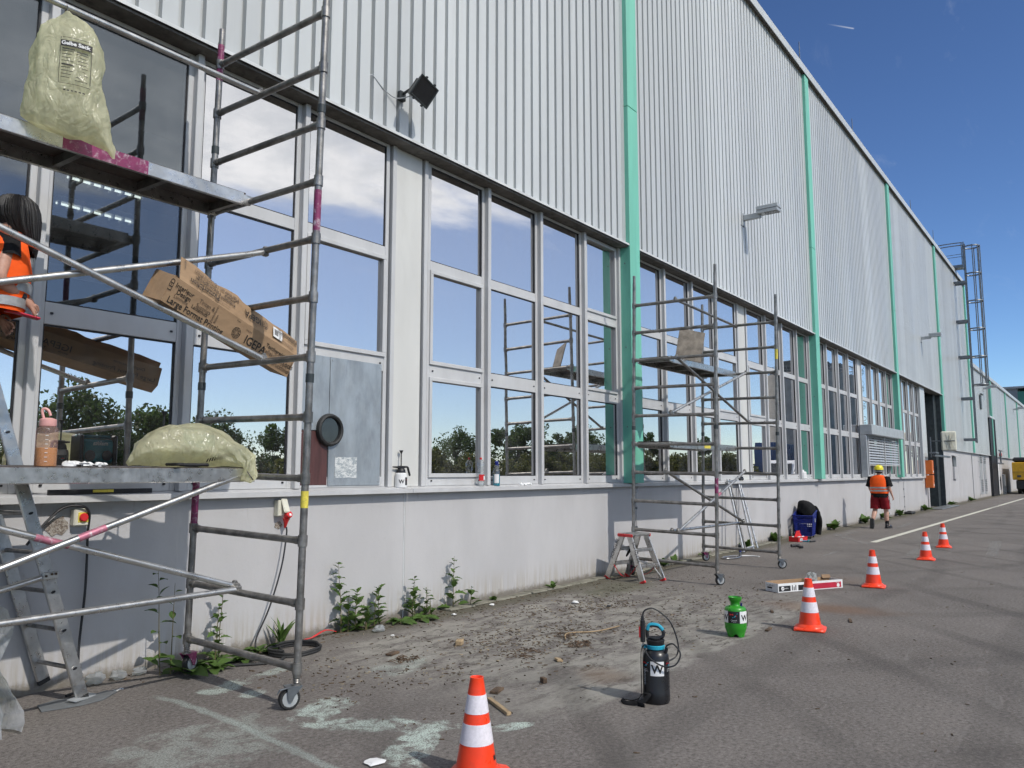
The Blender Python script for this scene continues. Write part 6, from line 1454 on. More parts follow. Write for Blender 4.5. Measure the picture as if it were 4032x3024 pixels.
hlm = MB(); hlm.lathe([(.128, 1.648), (.124, 1.66), (.122, 1.70), (.108, 1.745), (.075, 1.778), (.03, 1.79), (0, 1.79)], 28, Matrix.Translation((.03, 0, 0)), sx=1.08); ho_ = hlm.build('hard_hat', 'helmet', mn, smooth=50)
MB().prism([(.0 + .10 * math.cos(a) * 1.9, .10 * math.sin(a)) for a in [R(-90) + R(180) * i / 12 for i in range(13)]], .008, Matrix.Translation((.05, 0, 1.65))).build('peak', 'helmet', ho_)
rd_ = MB().tube([(-.105, 0, 1.66), (-.07, 0, 1.745), (.0, 0, 1.793), (.08, 0, 1.775), (.14, 0, 1.70)], .012, 6, flat=.5).build('ridge', 'helmet', ho_)
MB().lathe([(.10, 1.60), (.102, 1.625)], 24, Matrix.Translation((.028, 0, 0))).build('head_band', 'lamp_grey', ho_)
# face on the far side
for sg in (1, -1): MB().lathe([(0, -.006), (.012, 0), (0, .006)], 10, Matrix.Translation((.118, sg * .03, 1.60))).build('eye', 'white', mn); MB().box((.03, sg * .088, 1.60), (.035, .02, .055), .009).build('ear', 'skin_tan', mn)
MB().box((.118, 0, 1.575), (.03, .024, .045), .01).build('nose', 'skin_tan', mn); MB().box((.108, 0, 1.535), (.012, .045, .01), .004).build('mouth', 'red_shorts', mn)

# --- worker on the near scaffold, standing on the lower deck, turned to the right and looking down at the hands
wk = thing('person', 'dark haired worker in orange vest standing on the scaffold, cut by the left edge', 'person', (1.815, -1.00, 1.598))
N = {}; E_ = []
N['pelvis'] = (V((-.24, 0, .88)), (.115, .15)); N['belly'] = (V((-.14, 0, 1.04)), (.11, .145)); N['chest'] = (V((-.03, 0, 1.22)), (.115, .16)); N['neck0'] = (V((.03, 0, 1.36)), (.07, .08)); N['neck'] = (V((.07, 0, 1.43)), .052); N['head'] = (V((.125, 0, 1.50)), .078); N['crown'] = (V((.115, 0, 1.58)), .075); N['chin'] = (V((.185, 0, 1.425)), .035)
E_ += [('pelvis', 'belly'), ('belly', 'chest'), ('chest', 'neck0'), ('neck0', 'neck'), ('neck', 'head'), ('head', 'crown'), ('head', 'chin')]
for s, sg in (('l', 1), ('r', -1)):
    N[s + 'sh'] = (V((.01, sg * .175, 1.325)), .058); E_.append(('neck0', s + 'sh'))
    el = V((-.06, sg * .235, 1.06)); wr = V((.105, sg * .12 - .05, .985)) if sg < 0 else V((.06, sg * .10, .91))
    N[s + 'el'] = (el, .042); N[s + 'fore'] = (el.lerp(wr, .35), .042); N[s + 'wrist'] = (wr, (.026, .022)); E_ += [(s + 'sh', s + 'el'), (s + 'el', s + 'fore'), (s + 'fore', s + 'wrist')]
    hand_nodes(N, E_, wr, V((.75, -sg * .05, -.55)) if sg < 0 else V((.6, 0, -.5)), V((.35, -.35 * sg, .75)), V((.3, sg * .8, .5)), s, 1.0, .75)
    hip = V((-.25, sg * .09, .83)); N[s + 'hip'] = (hip, .09); N[s + 'knee'] = (V((-.24, sg * .11, .46)), .06); N[s + 'ank'] = (V((-.30, sg * .12, .09)), .042); N[s + 'toe'] = (V((-.14, sg * .13, .04)), .036)
    E_ += [('pelvis', s + 'hip'), (s + 'hip', s + 'knee'), (s + 'knee', s + 'ank'), (s + 'ank', s + 'toe')]
skin_body('body', N, E_, 'pelvis', 'skin', wk)
vt = garment([((-.05, 0, .90), .20, .215), ((-.03, 0, 1.0), .20, .22), ((-.01, 0, 1.15), .185, .238), ((.0, 0, 1.26), .155, .24), ((.02, 0, 1.34), .115, .215), ((.035, 0, 1.395), .085, .12)], 36, amp=.012, seed=22, sc=7).build('vest', 'hivis', wk, smooth=60)
for z in (.925, 1.02): garment([((-.046 + (z - .92) * .2, 0, z), .206, .223), ((-.035 + (z - .92) * .2, 0, z + .055), .206, .227)], 36, amp=.012, seed=22, sc=7).build('reflective_stripe', 'reflect_tape', vt, smooth=60)
garment([((-.25, 0, .78), .15, .18), ((-.20, 0, .95), .150, .182)], 28, amp=.006, seed=3).build('trouser_top', 'black_cloth', wk, smooth=60)
for sg in (1, -1):
    k0, k1, k2 = V((-.25, sg * .09, .84)), V((-.24, sg * .11, .46)), V((-.30, sg * .12, .08)); garment([(k0, .115, .10, 2), (k1, .082, .085, 2), (k2, .07, .075, 2)], 20, amp=.006, seed=31 + sg).build('trouser_leg', 'black_cloth', wk, smooth=60)
    sh = MB(); sh.box((-.24, sg * .125, .05), (.27, .10, .09), .035); sh.build('shoe', 'black', wk, smooth=60)
    p0 = V((.01, sg * .16, 1.345)); p1 = V((.0, sg * .225, 1.15)); ax = (p1 - p0).normalized(); tx = ax.cross(V((1, 0, 0))).normalized(); ty = ax.cross(tx)
    garment([(p0 + V((0, -sg * .03, .015)), .05, .05, 2, tx, ty), (p0, .066, .064, 2, tx, ty), (p0.lerp(p1, .75), .064, .062, 2, tx, ty)], 20, amp=.005, seed=41 + sg).build('sleeve', 'black_cloth', wk, smooth=60)
# hair: bob that falls forward past the cheek
hr = MB(); vs = []; fs = []
rws = [(1.645, .02, .02, .09), (1.632, .07, .075, .095), (1.60, .105, .098, .10), (1.55, .118, .106, .105), (1.50, .118, .108, .112), (1.45, .108, .104, .122), (1.40, .09, .098, .138), (1.35, .068, .088, .155), (1.315, .05, .075, .165)]
n = 48
for z, rx, ry, cx_ in rws:
    for k in range(n):
        a = 2 * math.pi * k / n; st = 1 + .02 * math.sin(17 * a) + .012 * math.sin(29 * a + z * 6); vs.append((cx_ + rx * math.cos(a) * st, ry * math.sin(a) * st, z - .03 * math.cos(a) * (z < 1.5) + .006 * math.sin(23 * a) * (z < 1.36)))
for i in range(len(rws) - 1):
    for k in range(n): fs.append((i * n + k, i * n + (k + 1) % n, (i + 1) * n + (k + 1) % n, (i + 1) * n + k))
fs.append(tuple(range(n))); hr.add(vs, fs); ho2 = hr.build('hair', 'hair', wk, smooth=60)
sd_ = MB(); rr_ = random.Random(8)
for k in range(220):
    a = rr_.uniform(0, 2 * math.pi); i0 = rr_.choice((0, 1, 1, 2, 3)); i1 = min(len(rws) - 1, i0 + rr_.randint(4, 8)); off = rr_.uniform(1.0, 1.06); da = rr_.uniform(-.12, .12); pts = []
    for j, i in enumerate(range(i0, i1 + 1)):
        z, rx, ry, cx_ = rws[i]; aa = a + da * j / 4; pts.append((cx_ + rx * off * math.cos(aa), ry * off * math.sin(aa), z - .03 * math.cos(aa) * (z < 1.5) + (.0 if i < i1 else -rr_.uniform(0, .03))))
    if len(pts) > 2: sd_.tube(pts, [.0045 * (1 - .8 * q / (len(pts) - 1)) for q in range(len(pts))], 4)
tag(sd_.build('strands', 'hair', ho2), kind='stuff')
for sg in (1, -1): MB().lathe([(0, -.006), (.011, 0), (0, .006)], 10, Matrix.Translation((.205, sg * .028, 1.49))).build('eye', 'white', wk)
MB().box((.212, 0, 1.465), (.028, .022, .04), .009).build('nose', 'skin', wk); MB().box((.205, 0, 1.432), (.012, .04, .01), .004).build('mouth', 'red_shorts', wk)
wr = N['rwrist'][0]; el = N['rel'][0]; dd = (wr - el).normalized()
MB().tube([wr - dd * .03, wr - dd * .005], .0315, 16).build('wrist_band', 'black', wk)
pp = N['rk2'][0]; MB().tube(arc(pp + V((.008, 0, -.012)), .011, 0, 2 * math.pi - .3, 12, 'xz'), .0018, 6, closed=True).build('finger_ring', 'alu_bright', wk)
tl = thing('red_squeegee', 'flat red plastic squeegee held by the worker at the left edge', 'tool', (1.945, -1.15, 2.49)); MB().box((0, .0, 0), (.16, .05, .014), .006, (0, R(8), 0)).build('blade', 'redprint', tl); MB().box((-.085, 0, .012), (.05, .045, .02), .006).build('grip', 'red', tl)
# ------------------------------------------------------------------ weeds at the foot of the wall
def leaf_mesh(kind):
    mb = MB()
    if kind == 'thistle': out = [(0, 0), (.12, .06), (.22, .24), (.30, .16), (.42, .34), (.52, .20), (.64, .28), (.74, .15), (.88, .11), (1, 0)]
    elif kind == 'broad': out = [(0, 0), (.15, .04), (.3, .18), (.5, .26), (.7, .22), (.88, .11), (1, 0)]
    else: out = [(0, 0), (.2, .05), (.5, .07), (.8, .045), (1, 0)]
    vs = []; fs = []
    for x, y in out:
        z = .22 * x - .34 * x * x
        vs += [(x, -y, z + y * .35), (x, 0, z), (x, y, z + y * .35)]
    for i in range(len(out) - 1):
        a = i * 3; fs += [(a, a + 3, a + 4, a + 1), (a + 1, a + 4, a + 5, a + 2)]
    mb.add(vs, fs); me = mb.mesh('leaf', fix=True, smooth=60); me.materials.append(MT['leaf']); return me
LM = {k: leaf_mesh(k) for k in ('thistle', 'broad', 'blade')}
def put_leaf(parent, kind, p, az, el, size, roll=0.):
    M = Matrix.Translation(p) @ Matrix.Rotation(az, 4, 'Z') @ Matrix.Rotation(-el, 4, 'Y') @ Matrix.Rotation(roll, 4, 'X') @ Matrix.Scale(size, 4)
    ob = link('leaf', LM[kind], parent); ob.matrix_local = M; return ob
def weed(x, y, h, kind, label, seed, nleaf=18, nst=1, size=.10, spread=.06, cat='weed'):
    rnd = random.Random(seed); r = thing('weed', label, cat, (x, y, 0), group='weeds along the foot of the wall')
    st = MB()
    for s in range(nst):
        hh = h * (1 if s == 0 else rnd.uniform(.5, .9)); ox, oy = (0, 0) if s == 0 else (rnd.uniform(-spread, spread), rnd.uniform(-spread, spread * .4))
        lx, ly = rnd.uniform(-.08, .08) * hh, rnd.uniform(-.12, .05) * hh
        path = bez([(ox, oy, 0), (ox + lx * .3 + rnd.uniform(-.01, .01), oy + ly * .3, hh * .4), (ox + lx * .7, oy + ly * .7, hh * .75), (ox + lx, oy + ly, hh)], 4)
        st.tube(path, [.0055 * (1 - .75 * i / (len(path) - 1)) for i in range(len(path))], 5)
        m_ = nleaf if s == 0 else nleaf // 2
        for k in range(m_):
            f_ = (k + .4) / m_; p = Vector(path[min(len(path) - 1, int(f_ * (len(path) - 1)))]); az = k * 2.4 + rnd.uniform(-.5, .5)
            put_leaf(r, kind, p, az, R(rnd.uniform(-5, 50)), 1.65 * size * (1.15 - .7 * f_) * rnd.uniform(.75, 1.2), rnd.uniform(-.4, .4))
    st.build('stem', 'stem', r)
    return r
def rosette_weed(x, y, label, seed, nl=14, size=.14, el=(5, 40), kind='broad'):
    rnd = random.Random(seed); r = thing('weed', label, 'weed', (x, y, 0), group='weeds along the foot of the wall')
    MB().lathe([(.012, 0), (.008, .02), (0, .025)], 8).build('crown', 'stem', r)
    for k in range(nl): put_leaf(r, kind, Vector((rnd.uniform(-.02, .02), rnd.uniform(-.02, .02), .012)), k * 2.4 + rnd.uniform(-.3, .3), R(rnd.uniform(*el)), size * rnd.uniform(.6, 1.2), rnd.uniform(-.3, .3))
    return r
weed(5.36, -.10, .69, 'thistle', 'tallest thistle left of the plinth joint, with thin dark stem', 1, 22, 1, .085)
weed(5.52, -.13, .40, 'thistle', 'bushy leafy weed right beside the tallest thistle', 2, 16, 4, .10, .10)
weed(5.86, -.10, .40, 'thistle', 'upright leafy weed midway between the tallest thistle and the plinth joint', 3, 16, 2, .085)
weed(6.36, -.10, .44, 'thistle', 'leafy weed growing right at the plinth joint', 4, 16, 2, .085)
weed(6.56, -.12, .30, 'thistle', 'short leafy weed just right of the plinth joint', 5, 12, 2, .08)
weed(7.03, -.10, .60, 'thistle', 'slim tall weed alone on the plinth right of the joint', 6, 18, 1, .10)
weed(7.32, -.12, .22, 'broad', 'small broad leaved weed right of the slim tall weed', 7, 8, 1, .10)
weed(3.42, -.24, .80, 'broad', 'tall dry weed with few leaves behind the near scaffold post', 8, 12, 2, .10, .10)
weed(3.98, -.16, .62, 'thistle', 'leafy tall weed between the wall and the near scaffold legs', 9, 18, 2, .08)
rosette_weed(4.62, -.13, 'spiky tuft of long upright leaves at the wall near the hose coil', 10, 16, .24, (45, 80), 'blade')
rosette_weed(3.55, -.38, 'broad leaved dock plant by the rear wheel of the near scaffold', 11, 12, .22, (5, 45))
rosette_weed(3.78, -.42, 'low broad leaved plant right of the rear scaffold wheel', 12, 16, .18, (0, 25))
rosette_weed(4.08, -.40, 'low broad leaved plant between the scaffold wheel and the hose coil', 13, 16, .17, (0, 25))
rosette_weed(4.34, -.22, 'low broad leaved plant left of the spiky tuft', 14, 14, .17, (0, 30))
rosette_weed(6.05, -.22, 'low flat plantain in front of the leafy weeds', 15, 12, .16, (0, 18))
rosette_weed(6.32, -.28, 'low flat plantain below the plinth joint', 16, 12, .17, (0, 18))
rosette_weed(7.72, -.16, 'little tuft at the wall left of the mossy strip', 17, 8, .09, (20, 60))
rosette_weed(9.0, -.16, 'small tuft of leaves at the wall left of the stepladder', 18, 12, .12, (20, 65))
rosette_weed(12.3, -.18, 'leafy tuft at the wall inside the far scaffold, left one', 19, 16, .15, (10, 60), 'thistle')
rosette_weed(12.75, -.15, 'leafy tuft at the wall inside the far scaffold, right one', 20, 16, .17, (10, 60), 'thistle')
rosette_weed(14.1, -.15, 'low weeds at the wall behind the far scaffold wheel', 21, 14, .15, (10, 50), 'thistle')
rosette_weed(16.3, -.14, 'weed tuft at the foot of the leaning scaffold frame', 22, 18, .22, (15, 70), 'thistle')
rosette_weed(18.1, -.12, 'weed tuft at the wall left of the blue basket', 23, 18, .24, (15, 70), 'thistle')
for k, (x, lb) in enumerate(((22.9, 'weed tuft at the wall between the basket and the walking man'), (26.4, 'weed tuft at the wall in front of the walking man'), (29.3, 'weed tuft at the wall farther on past the walking man'), (31.6, 'weed tuft at the wall just left of the rubber stand foot'), (36.6, 'weed tuft at the wall below the orange cabinets'), (43.4, 'weed tuft at the right post of the roller door'), (50.6, 'weed tuft at the wall below the roof ladder'))):
    rosette_weed(x, -.14, lb, 30 + k, 18, .30, (10, 60), 'thistle')
# narrow stone gutter edge along the wall
rnd = random.Random(5); x = 6.9; me_e = MB().box((0, 0, 0), (1, .16, .03), .012).mesh('edging_stone', smooth=30); me_e.materials.append(pmat('mossy_concrete', (.20, .19, .15), .9, 0, .2, 6, .4, 40, dirt=(.09, .09, .05), dirt_amt=.7, dscale=5, world=True))
gut = thing('edging_strip', 'row of worn mossy edging stones along the foot of the plinth', 'edging', (6.9, -.1, 0))
while x < 18:
    ln = rnd.uniform(.28, .55); ob = link('edging_stone', me_e, gut); ob.location = (x + ln / 2 - 6.9, rnd.uniform(-.012, .012), .006 + rnd.uniform(-.004, .003)); ob.scale = (ln - .012, rnd.uniform(.8, 1.1), 1); ob.rotation_euler = (rnd.uniform(-.03, .03), rnd.uniform(-.02, .02), rnd.uniform(-.02, .02)); x += ln
# ------------------------------------------------------------------ litter and debris
MT['chipwood'] = pmat('dry_bark_litter', (.095, .068, .045), .95, 0, .5, 9, world=True)
rng = np.random.default_rng(4)
def scatter(n, fx, size, mat, name, label):
    mb = MB()
    for i in range(n):
        x, y = fx(rng); s = size * rng.uniform(.4, 1.5); a = rng.uniform(0, math.pi); el = rng.uniform(4., 14.); c_, s_ = math.cos(a), math.sin(a); w_ = s / el * 1.6; z = .003
        pts = [(-s, -w_ * .4), (0, -w_), (s, -w_ * .2), (s * .8, w_ * .5), (-s * .2, w_)]
        top = z + rng.uniform(.001, .004)
        vs = [(x + px * c_ - py * s_, y + px * s_ + py * c_, z - .002) for px, py in pts] + [(x + (px * c_ - py * s_) * .9, y + (px * s_ + py * c_) * .9, top + rng.uniform(0, .003)) for px, py in pts]
        mb.add(vs, [(5, 6, 7, 8, 9)] + [(k, (k + 1) % 5, 5 + (k + 1) % 5, 5 + k) for k in range(5)])
    ob = mb.build(name, mat, None, fix=False, smooth=None); return tag(ob, label, 'litter', kind='stuff')
def zone(r):
    while True:
        x = r.normal(7.0, 1.9); y = -1.55 + r.normal(0, .62)
        if 3.6 < x < 12.5 and -3.4 < y < -.25 and (noise.noise(Vector((x * .9, y * 1.4, 3))) > -.05 or r.random() < .25): return x, y
scatter(2000, zone, .014, 'chipwood', 'bark_litter', 'dark bark chips and twigs strewn over the asphalt beside the wall')
scatter(500, zone, .011, pmat('pale_litter', (.30, .25, .17), .9, 0, .3, 9, world=True), 'pale_litter', 'pale wood splinters strewn over the asphalt beside the wall')
def wallz(r): return r.uniform(3.2, 13), -.05 - abs(r.normal(0, .14))
scatter(500, wallz, .02, 'chipwood', 'gutter_litter', 'dark leaf litter gathered along the foot of the plinth')
def road(r): return r.uniform(2, 16), r.uniform(-5.6, -2.2)
scatter(90, road, .014, 'chipwood', 'grit', 'small dark grit scattered over the open asphalt')
def clump(x, y, r, n, seed, label):
    rr = random.Random(seed); mb = MB()
    for k in range(n):
        a = rr.uniform(0, 6.28); q = r * math.sqrt(rr.random()); px, py = x + q * math.cos(a) * 1.5, y + q * math.sin(a); b_ = rr.uniform(0, 3.14); l = rr.uniform(.02, .06)
        mb.tube([(px - l * math.cos(b_), py - l * math.sin(b_), .006), (px, py, rr.uniform(.008, .03)), (px + l * math.cos(b_), py + l * math.sin(b_), .008)], [.002, .004, .002], 4)
    tag(mb.build('twig_heap', 'bark', None, smooth=None), label, 'litter')
clump(6.28, -2.28, .10, 46, 1, 'dark heap of bark and twigs right of the middle of the yard'); clump(4.9, -1.42, .09, 34, 2, 'flat heap of splinters near the hose coil'); clump(5.65, -2.1, .14, 26, 3, 'pale brown heap of chips left of the black sprayer'); clump(6.6, -2.0, .12, 24, 4, 'loose twig heap behind the black sprayer')
def block(x, y, sx_, sy_, sz_, rz, mat, name, label, tilt=0.):
    mb = MB(); mb.box((0, 0, sz_ / 2), (sx_, sy_, sz_), min(sx_, sy_, sz_) * .12)
    displaced(mb, min(sz_, sy_) * .12, 40, x); ob = mb.build(name, mat, None, smooth=20); ob.location = (x, y, .002); ob.rotation_euler = (tilt, 0, rz); tag(ob, label, 'wood')
st = Vector((4.228 - 4.419, -3.03 + 2.713, 0))
block(4.32, -2.87, .37, .034, .022, math.atan2(st.y, st.x), 'wood', 'wood_stick', 'weathered wooden stick lying on the asphalt right of the nearest cone')
block(5.63, -1.40, .10, .06, .045, .5, 'wood', 'wood_block', 'small pale wood block on the littered asphalt')
block(5.66, -2.46, .085, .05, .02, .9, 'wood', 'wood_block', 'curved pale wood piece left of the black sprayer', .2)
block(5.02, -2.75, .05, .035, .04, 1.2, 'bark', 'wood_block', 'small dark wood knot below the curved pale piece')
block(4.62, -2.62, .13, .06, .018, .3, 'bark', 'bark_piece', 'flat dark bark piece behind the wooden stick')
block(5.0, -1.18, .13, .06, .016, .2, 'bark', 'bark_piece', 'flat dark bark piece near the hose coil'); block(9.05, -3.1, .13, .03, .015, .4, 'bark', 'bark_piece', 'dark stick left of the second cone'); block(8.0, -3.42, .16, .035, .016, .1, 'bark', 'bark_piece', 'dark bark strip just left of the second cone base'); block(9.0, -3.95, .2, .03, .012, .3, 'bark', 'bark_piece', 'thin dark bark strip right of the second cone')
def scrap(x, y, r, seed, mat, label, flat=.3):
    ob = crumple((0, 0, r * flat), r, flat, seed, 6, 10).build('litter_scrap', mat, None, smooth=20); ob.location = (x, y, .002); tag(ob, label, 'litter')
scrap(5.62, -.36, .075, 1, 'filmclear', 'crumpled clear plastic scrap in front of the leafy weeds', .4); scrap(6.75, -.36, .03, 2, 'paper', 'small white paper scrap below the slim tall weed'); scrap(7.5, -.3, .035, 3, 'paper', 'white paper scrap at the mossy strip'); scrap(3.12, -2.95, .06, 4, 'paper', 'flat white scrap on the mint stain left of the nearest cone', .12); scrap(5.55, -.62, .02, 5, 'paper', 'tiny pale scrap in front of the weeds'); scrap(8.2, -1.02, .05, 6, 'paper', 'white scrap on the littered asphalt before the stepladder', .35); scrap(8.25, -1.45, .035, 7, 'black', 'small black scrap on the asphalt before the stepladder')
ob = MB().tube(bez([(6.4, -2.05, .01), (6.6, -1.95, .02), (6.9, -2.1, .01), (7.25, -2.15, .012)], 6), .006, 6).build('dry_twig', 'wood', None); tag(ob, 'long pale dry twig behind the black sprayer', 'twig')
# flattened cardboard under the ladder, clear film, strap buckle
cb = thing('flattened_card', 'torn flattened grey cardboard under the ladder foot', 'cardboard', (2.72, -.44, 0)); pl = [(-.28, -.10), (-.05, -.16), (.10, -.14), (.26, -.02), (.22, .06), (.05, .02), (-.1, .10), (-.24, .06)]
MB().prism(pl, .008, Matrix.Translation((0, 0, .004))).build('sheet', 'shutter', cb); MB().box((.02, -.02, .02), (.24, .07, .006), 0, (R(8), R(4), R(30))).build('torn_strip', 'lamp_grey', cb)
bk_ = ring('strap_buckle', (3.0, -.42, 0), .035, 1, .006, 'alu_bright', 'small metal buckle lying on the asphalt right of the ladder foot', 'buckle', .5)
fs_ = MB(); vs = []; q = []
for i in range(12):
    for j in range(16):
        u, v_ = i / 11, j / 15; vs.append((1.98 + .20 * u + .04 * math.sin(v_ * 9), -.55 + .12 * math.sin(u * 11 + v_ * 3) - .25 * (1 - v_) ** 3 * (u > .3), .01 + .9 * v_ * (1 - .3 * u)))
for i in range(11):
    for j in range(15): q.append((i * 16 + j, (i + 1) * 16 + j, (i + 1) * 16 + j + 1, i * 16 + j + 1))
fs_.add(vs, q); displaced(fs_, .03, 6, 12); ob = fs_.build('plastic_sheet', 'filmclear', None, smooth=60); tag(ob, 'translucent plastic sheet hanging down at the left edge behind the ladder', 'sheet')
for k in range(3): scrap(2.98 + k * .17, -.12, .07 - .01 * k, 30 + k, 'filmclear', ['crumpled film at the wall right of the ladder foot', 'middle crumpled film at the wall by the ladder', 'small crumpled film at the wall left of the dock plant'][k], .6)
# ------------------------------------------------------------------ what the windows mirror: trees, shrubs, fence, containers, silos, van
def crown_mesh(seed, rx, rz, nclump, nleaf, leaf, mat, droop=0.):
    r = np.random.default_rng(seed); cl = []
    while len(cl) < nclump:
        p = r.uniform(-1, 1, 3); d = np.linalg.norm(p)
        if d < 1 and (d > .45 or r.random() < .3) : cl.append(p * np.array([rx, rx, rz]) * r.uniform(.85, 1.12))
    cl = np.array(cl); cr = r.uniform(.16, .34, nclump) * rx
    idx = r.integers(0, nclump, nleaf); dirs = r.normal(size=(nleaf, 3)); dirs /= np.linalg.norm(dirs, axis=1)[:, None]
    pos = cl[idx] + dirs * (cr[idx] * r.uniform(.35, 1.05, nleaf) ** .6)[:, None]; pos[:, 2] -= droop * r.random(nleaf) * (np.hypot(pos[:, 0], pos[:, 1]) / rx)
    a = r.normal(size=(nleaf, 3)); a /= np.linalg.norm(a, axis=1)[:, None]; b = np.cross(a, r.normal(size=(nleaf, 3))); b /= np.linalg.norm(b, axis=1)[:, None]
    s = leaf * r.uniform(.6, 1.3, nleaf)[:, None]
    V4 = np.stack([pos - a * s, pos - b * s * .55, pos + a * s, pos + b * s * .55], 1).reshape(-1, 3)
    me = bpy.data.meshes.new('crown'); me.vertices.add(nleaf * 4); me.vertices.foreach_set('co', V4.ravel().astype(np.float32)); me.loops.add(nleaf * 4); me.loops.foreach_set('vertex_index', np.arange(nleaf * 4, dtype=np.int32))
    me.polygons.add(nleaf); me.polygons.foreach_set('loop_start', np.arange(nleaf, dtype=np.int32) * 4); me.update(calc_edges=True); me.materials.append(MT[mat]); return me, cl
protos = [crown_mesh(1, 2.3, 2.2, 60, 9000, .12, 'leaf_dark'), crown_mesh(2, 2.0, 2.6, 60, 9000, .12, 'leaf_dark'), crown_mesh(3, 1.9, 1.2, 46, 6500, .10, 'leaf_olive'), crown_mesh(4, 2.4, 2.0, 50, 7000, .11, 'leaf_dark', .9)]
def tree(name, x, y, kind, s, hz, label, group):
    r = thing(name, label, 'shrub' if name == 'shrub' else 'tree', (x, y, 0), random.uniform(0, 6), group=group)
    me, cl = protos[kind]; c_ = link('crown', me, r); c_.location = (0, 0, hz); c_.scale = (s, s, s)
    tk = MB(); tk.tube([(0, 0, -.05), (.05, .02, hz * .5), (0, 0, hz + .3 * s)], [.16 * s, .12 * s, .05 * s], 8)
    for p in cl[::6]: tk.tube([(0, 0, hz * .6), tuple(Vector(p) * s * .5 + Vector((0, 0, hz * .85))), tuple(Vector(p) * s * .9 + Vector((0, 0, hz)))], [.06 * s, .035 * s, .012 * s], 5)
    tk.build('trunk', 'trunk', r)
TG = 'trees across the yard mirrored in the windows'
tl_ = [(14.5, -27, 3, 1.2, 3.4, 'broad tree mirrored in the lower window behind the near scaffold, left one'), (18.5, -28, 0, 1.05, 3.2, 'dense tree mirrored in the lower window behind the near scaffold, middle one'), (22.8, -29, 3, 1.0, 3.0, 'tree mirrored just right of the yellow sack'), (27.0, -30, 1, .8, 2.6, 'slim tree mirrored left of the porthole'),
       (46.5, -34, 3, 1.05, 3.5, 'weeping tree mirrored in the window right of the cream infill panel'), (50.5, -31, 0, 1.35, 3.6, 'largest dark tree mirrored behind the blue spray bottle'), (59, -32, 1, 1.05, 3.0, 'dark tree mirrored left of the first green column'), (66, -34, 3, 1.35, 4.2, 'tree mirrored in the windows right of the first green column'), (76, -33, 1, 1.2, 3.6, 'tree mirrored behind the far scaffold'), (84, -30, 1, 1.1, 3.4, 'tree mirrored just left of the blue containers')]
for (x, y, k, s, hz, lb) in tl_: tree('tree', x, y, k, s * .86, hz * .86, lb, TG)
sl2 = [(9, -25, 2, 1.1, .9), (12, -26, 2, 1.2, 1.0), (16.5, -25, 2, 1.2, 1.0), (20.8, -26, 2, 1.1, 1.0), (25, -26, 2, 1.3, 1.0), (29.5, -27, 2, 1.3, 1.1), (33, -27, 2, 1.3, 1.2), (36.5, -28, 2, 1.6, 1.4), (41, -27, 2, 1.4, 1.2), (44, -26, 2, 1.1, 1.0), (49, -28, 2, 1.5, 1.4), (54.5, -29, 2, 1.7, 1.5), (58.5, -29, 2, 1.6, 1.4), (62, -30, 2, 1.7, 1.5), (70, -31, 2, 1.8, 1.6), (80, -30, 2, 1.8, 1.6), (75, -29, 2, 1.7, 1.5), (86, -29, 2, 1.9, 1.7), (91.5, -30, 2, 1.9, 1.7)]
slab_ = ['below the leftmost window edge', 'left of the pink bottle', 'behind the slumped sack', 'right of the slumped sack', 'beside the porthole plate', 'behind the porthole', 'at the cream infill panel', 'right of the hand sprayer on the sill', 'between the hand sprayer and the clear bottle', 'beside the clear bottle', 'right of the blue spray bottle', 'above the crumpled paper', 'second left of the first green column', 'nearest left of the first green column', 'just right of the first green column', 'behind the lower deck of the far scaffold', 'behind the far scaffold, left one', 'behind the far scaffold, right one', 'just left of the blue containers']
for i, (x, y, k, s, hz) in enumerate(sl2[1:], 1): tree('shrub', x, y, k, s * .92, hz * .9, 'olive hedge shrub mirrored low in the windows ' + slab_[i], 'hedge shrubs mirrored in the windows')
fn_ = thing('yard_fence', 'dark wire fence in front of the hedge, mirrored in the windows', 'fence', (4, -22.5, 0))
for k in range(32): MB().b2(k * 2.5 - .03, k * 2.5 + .03, -.03, .03, 0, 1.7).build('post', 'darksteel', fn_)
wr_ = MB()
for z in (.2, .6, 1.0, 1.4, 1.65): wr_.b2(0, 77.5, -.006, .006, z - .005, z + .005)
wr_.build('wire', 'darksteel', fn_)
cm = MB().b2(0, 12.19, 0, 2.44, 0, 2.59)
for k in range(40): cm.b2(.12 + k * .3, .27 + k * .3, 2.44, 2.475, .15, 2.45)
cme = cm.mesh('container_body', smooth=None); cme.materials.append(MT['container'])
for i, (x, y, z) in enumerate(((95, -28, 0), (95.3, -28, 2.6), (108.5, -28, 0), (108.2, -28, 2.6))):
    r = thing('shipping_container', ['blue container mirrored in the windows, lower left of the stack', 'blue container mirrored in the windows, upper left of the stack', 'blue container mirrored in the windows, lower right of the stack', 'blue container mirrored in the windows, upper right of the stack'][i], 'container', (x, y, z), group='stacked blue containers'); link('container_body', cme, r); MB().b2(-.05, .0, .2, 2.2, .2, 2.4).build('door', 'container', r)
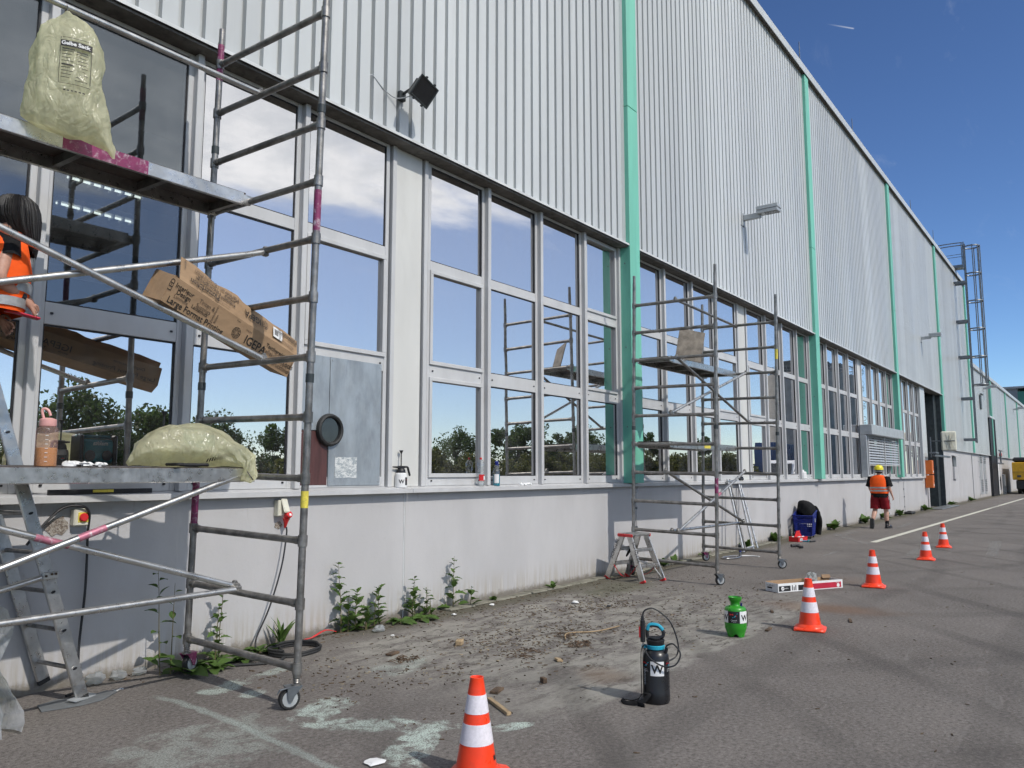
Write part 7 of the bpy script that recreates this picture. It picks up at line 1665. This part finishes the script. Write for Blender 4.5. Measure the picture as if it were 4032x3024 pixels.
for i, (x, y, rr, hh) in enumerate(((138, -37, 3.7, 18.5), (146, -37, 3.7, 19.), (154, -37, 3.7, 20.5), (162, -37, 3.7, 21.), (170, -37, 3.7, 21.5))):
    r = thing('silo', ['concrete silo mirrored left of the second green column, first of the row', 'concrete silo mirrored directly left of the second green column', 'concrete silo mirrored directly right of the second green column', 'concrete silo mirrored second right of the second green column', 'last concrete silo of the row, mirrored next to the stair tower'][i], 'silo', (x, y, 0), group='silos across the yard')
    MB().lathe([(rr, 0), (rr, hh), (rr * .2, hh + .6)], 40).build('shell', 'silo', r)
    rl = MB()
    for k in range(20): a = 2 * math.pi * k / 20; rl.tube([(rr * .97 * math.cos(a), rr * .97 * math.sin(a), hh), (rr * .97 * math.cos(a), rr * .97 * math.sin(a), hh + 1.2)], .05, 4)
    for z in (.6, 1.2): rl.tube([(rr * .97 * math.cos(R(9) * k), rr * .97 * math.sin(R(9) * k), hh + z) for k in range(40)], .05, 4, closed=True)
    rl.build('railing', 'galv', r); MB().b2(-1.6, 1.6, -1.2, 1.2, hh + .3, hh + 2.4, .1).build('fan_house', 'darksteel', r)
stw = thing('stair_tower', 'steel spiral stair tower mirrored right of the second green column', 'stairs', (181, -36, 0)); MB().tube([(0, 0, 0), (0, 0, 25)], .25, 10).build('mast', 'galv', stw); td = MB()
for k in range(100): a = k * R(24); td.add([(0, 0, k * .25), (1.9 * math.cos(a), 1.9 * math.sin(a), k * .25), (1.9 * math.cos(a + R(22)), 1.9 * math.sin(a + R(22)), k * .25), (0, 0, k * .25 + .06), (1.9 * math.cos(a), 1.9 * math.sin(a), k * .25 + .06), (1.9 * math.cos(a + R(22)), 1.9 * math.sin(a + R(22)), k * .25 + .06)], [(0, 1, 2), (3, 4, 5), (1, 2, 5, 4), (0, 1, 4, 3), (0, 2, 5, 3)])
td.build('treads', 'darksteel', stw); hr_ = MB(); hr_.tube([(1.95 * math.cos(k * R(24)), 1.95 * math.sin(k * R(24)), k * .25 + 1.1) for k in range(100)], .05, 4); hr_.build('handrail', 'galv', stw)
vn = thing('delivery_van', 'white panel van mirrored in the windows around the second green column', 'van', (58.4, -14.2, 0)); bd = MB()
bd.prism([(0, .45), (0, 1.05), (.35, 1.2), (1.1, 1.28), (1.75, 2.25), (2.1, 2.48), (5.6, 2.5), (5.7, 2.3), (5.7, .45)], 2.0, Matrix(((1, 0, 0, 0), (0, 0, 1, 0), (0, 1, 0, 0), (0, 0, 0, 1)))); bd.build('body', 'van', vn)
for y in (-.012, 2.002): MB().prism([(1.2, 1.3), (1.75, 2.15), (2.3, 2.2), (2.3, 1.35)], .01, Matrix(((1, 0, 0, 0), (0, 0, 1, y), (0, 1, 0, 0), (0, 0, 0, 1)))).build('side_window', 'darkglass', vn)
MB().add([(1.07, .12, 1.30), (1.07, 1.88, 1.30), (1.70, 1.8, 2.24), (1.70, .2, 2.24), (1.05, .12, 1.31), (1.05, 1.88, 1.31), (1.68, 1.8, 2.25), (1.68, .2, 2.25)], [(0, 1, 2, 3), (4, 5, 6, 7)]).build('windscreen', 'darkglass', vn, fix=False)
for x in (1.05, 4.6):
    for y in (.1, 1.9): MB().lathe([(.2, -.11), (.33, -.12), (.36, -.06), (.36, .06), (.33, .12), (.2, .11)], 20, Matrix.Translation((x, y, .36)) @ Matrix.Rotation(R(90), 4, 'X')).build('wheel', 'rubber', vn)
for y in (.25, 1.75): MB().b2(-.02, .04, y - .16, y + .16, .8, .98, .01).build('headlight', 'clear', vn)
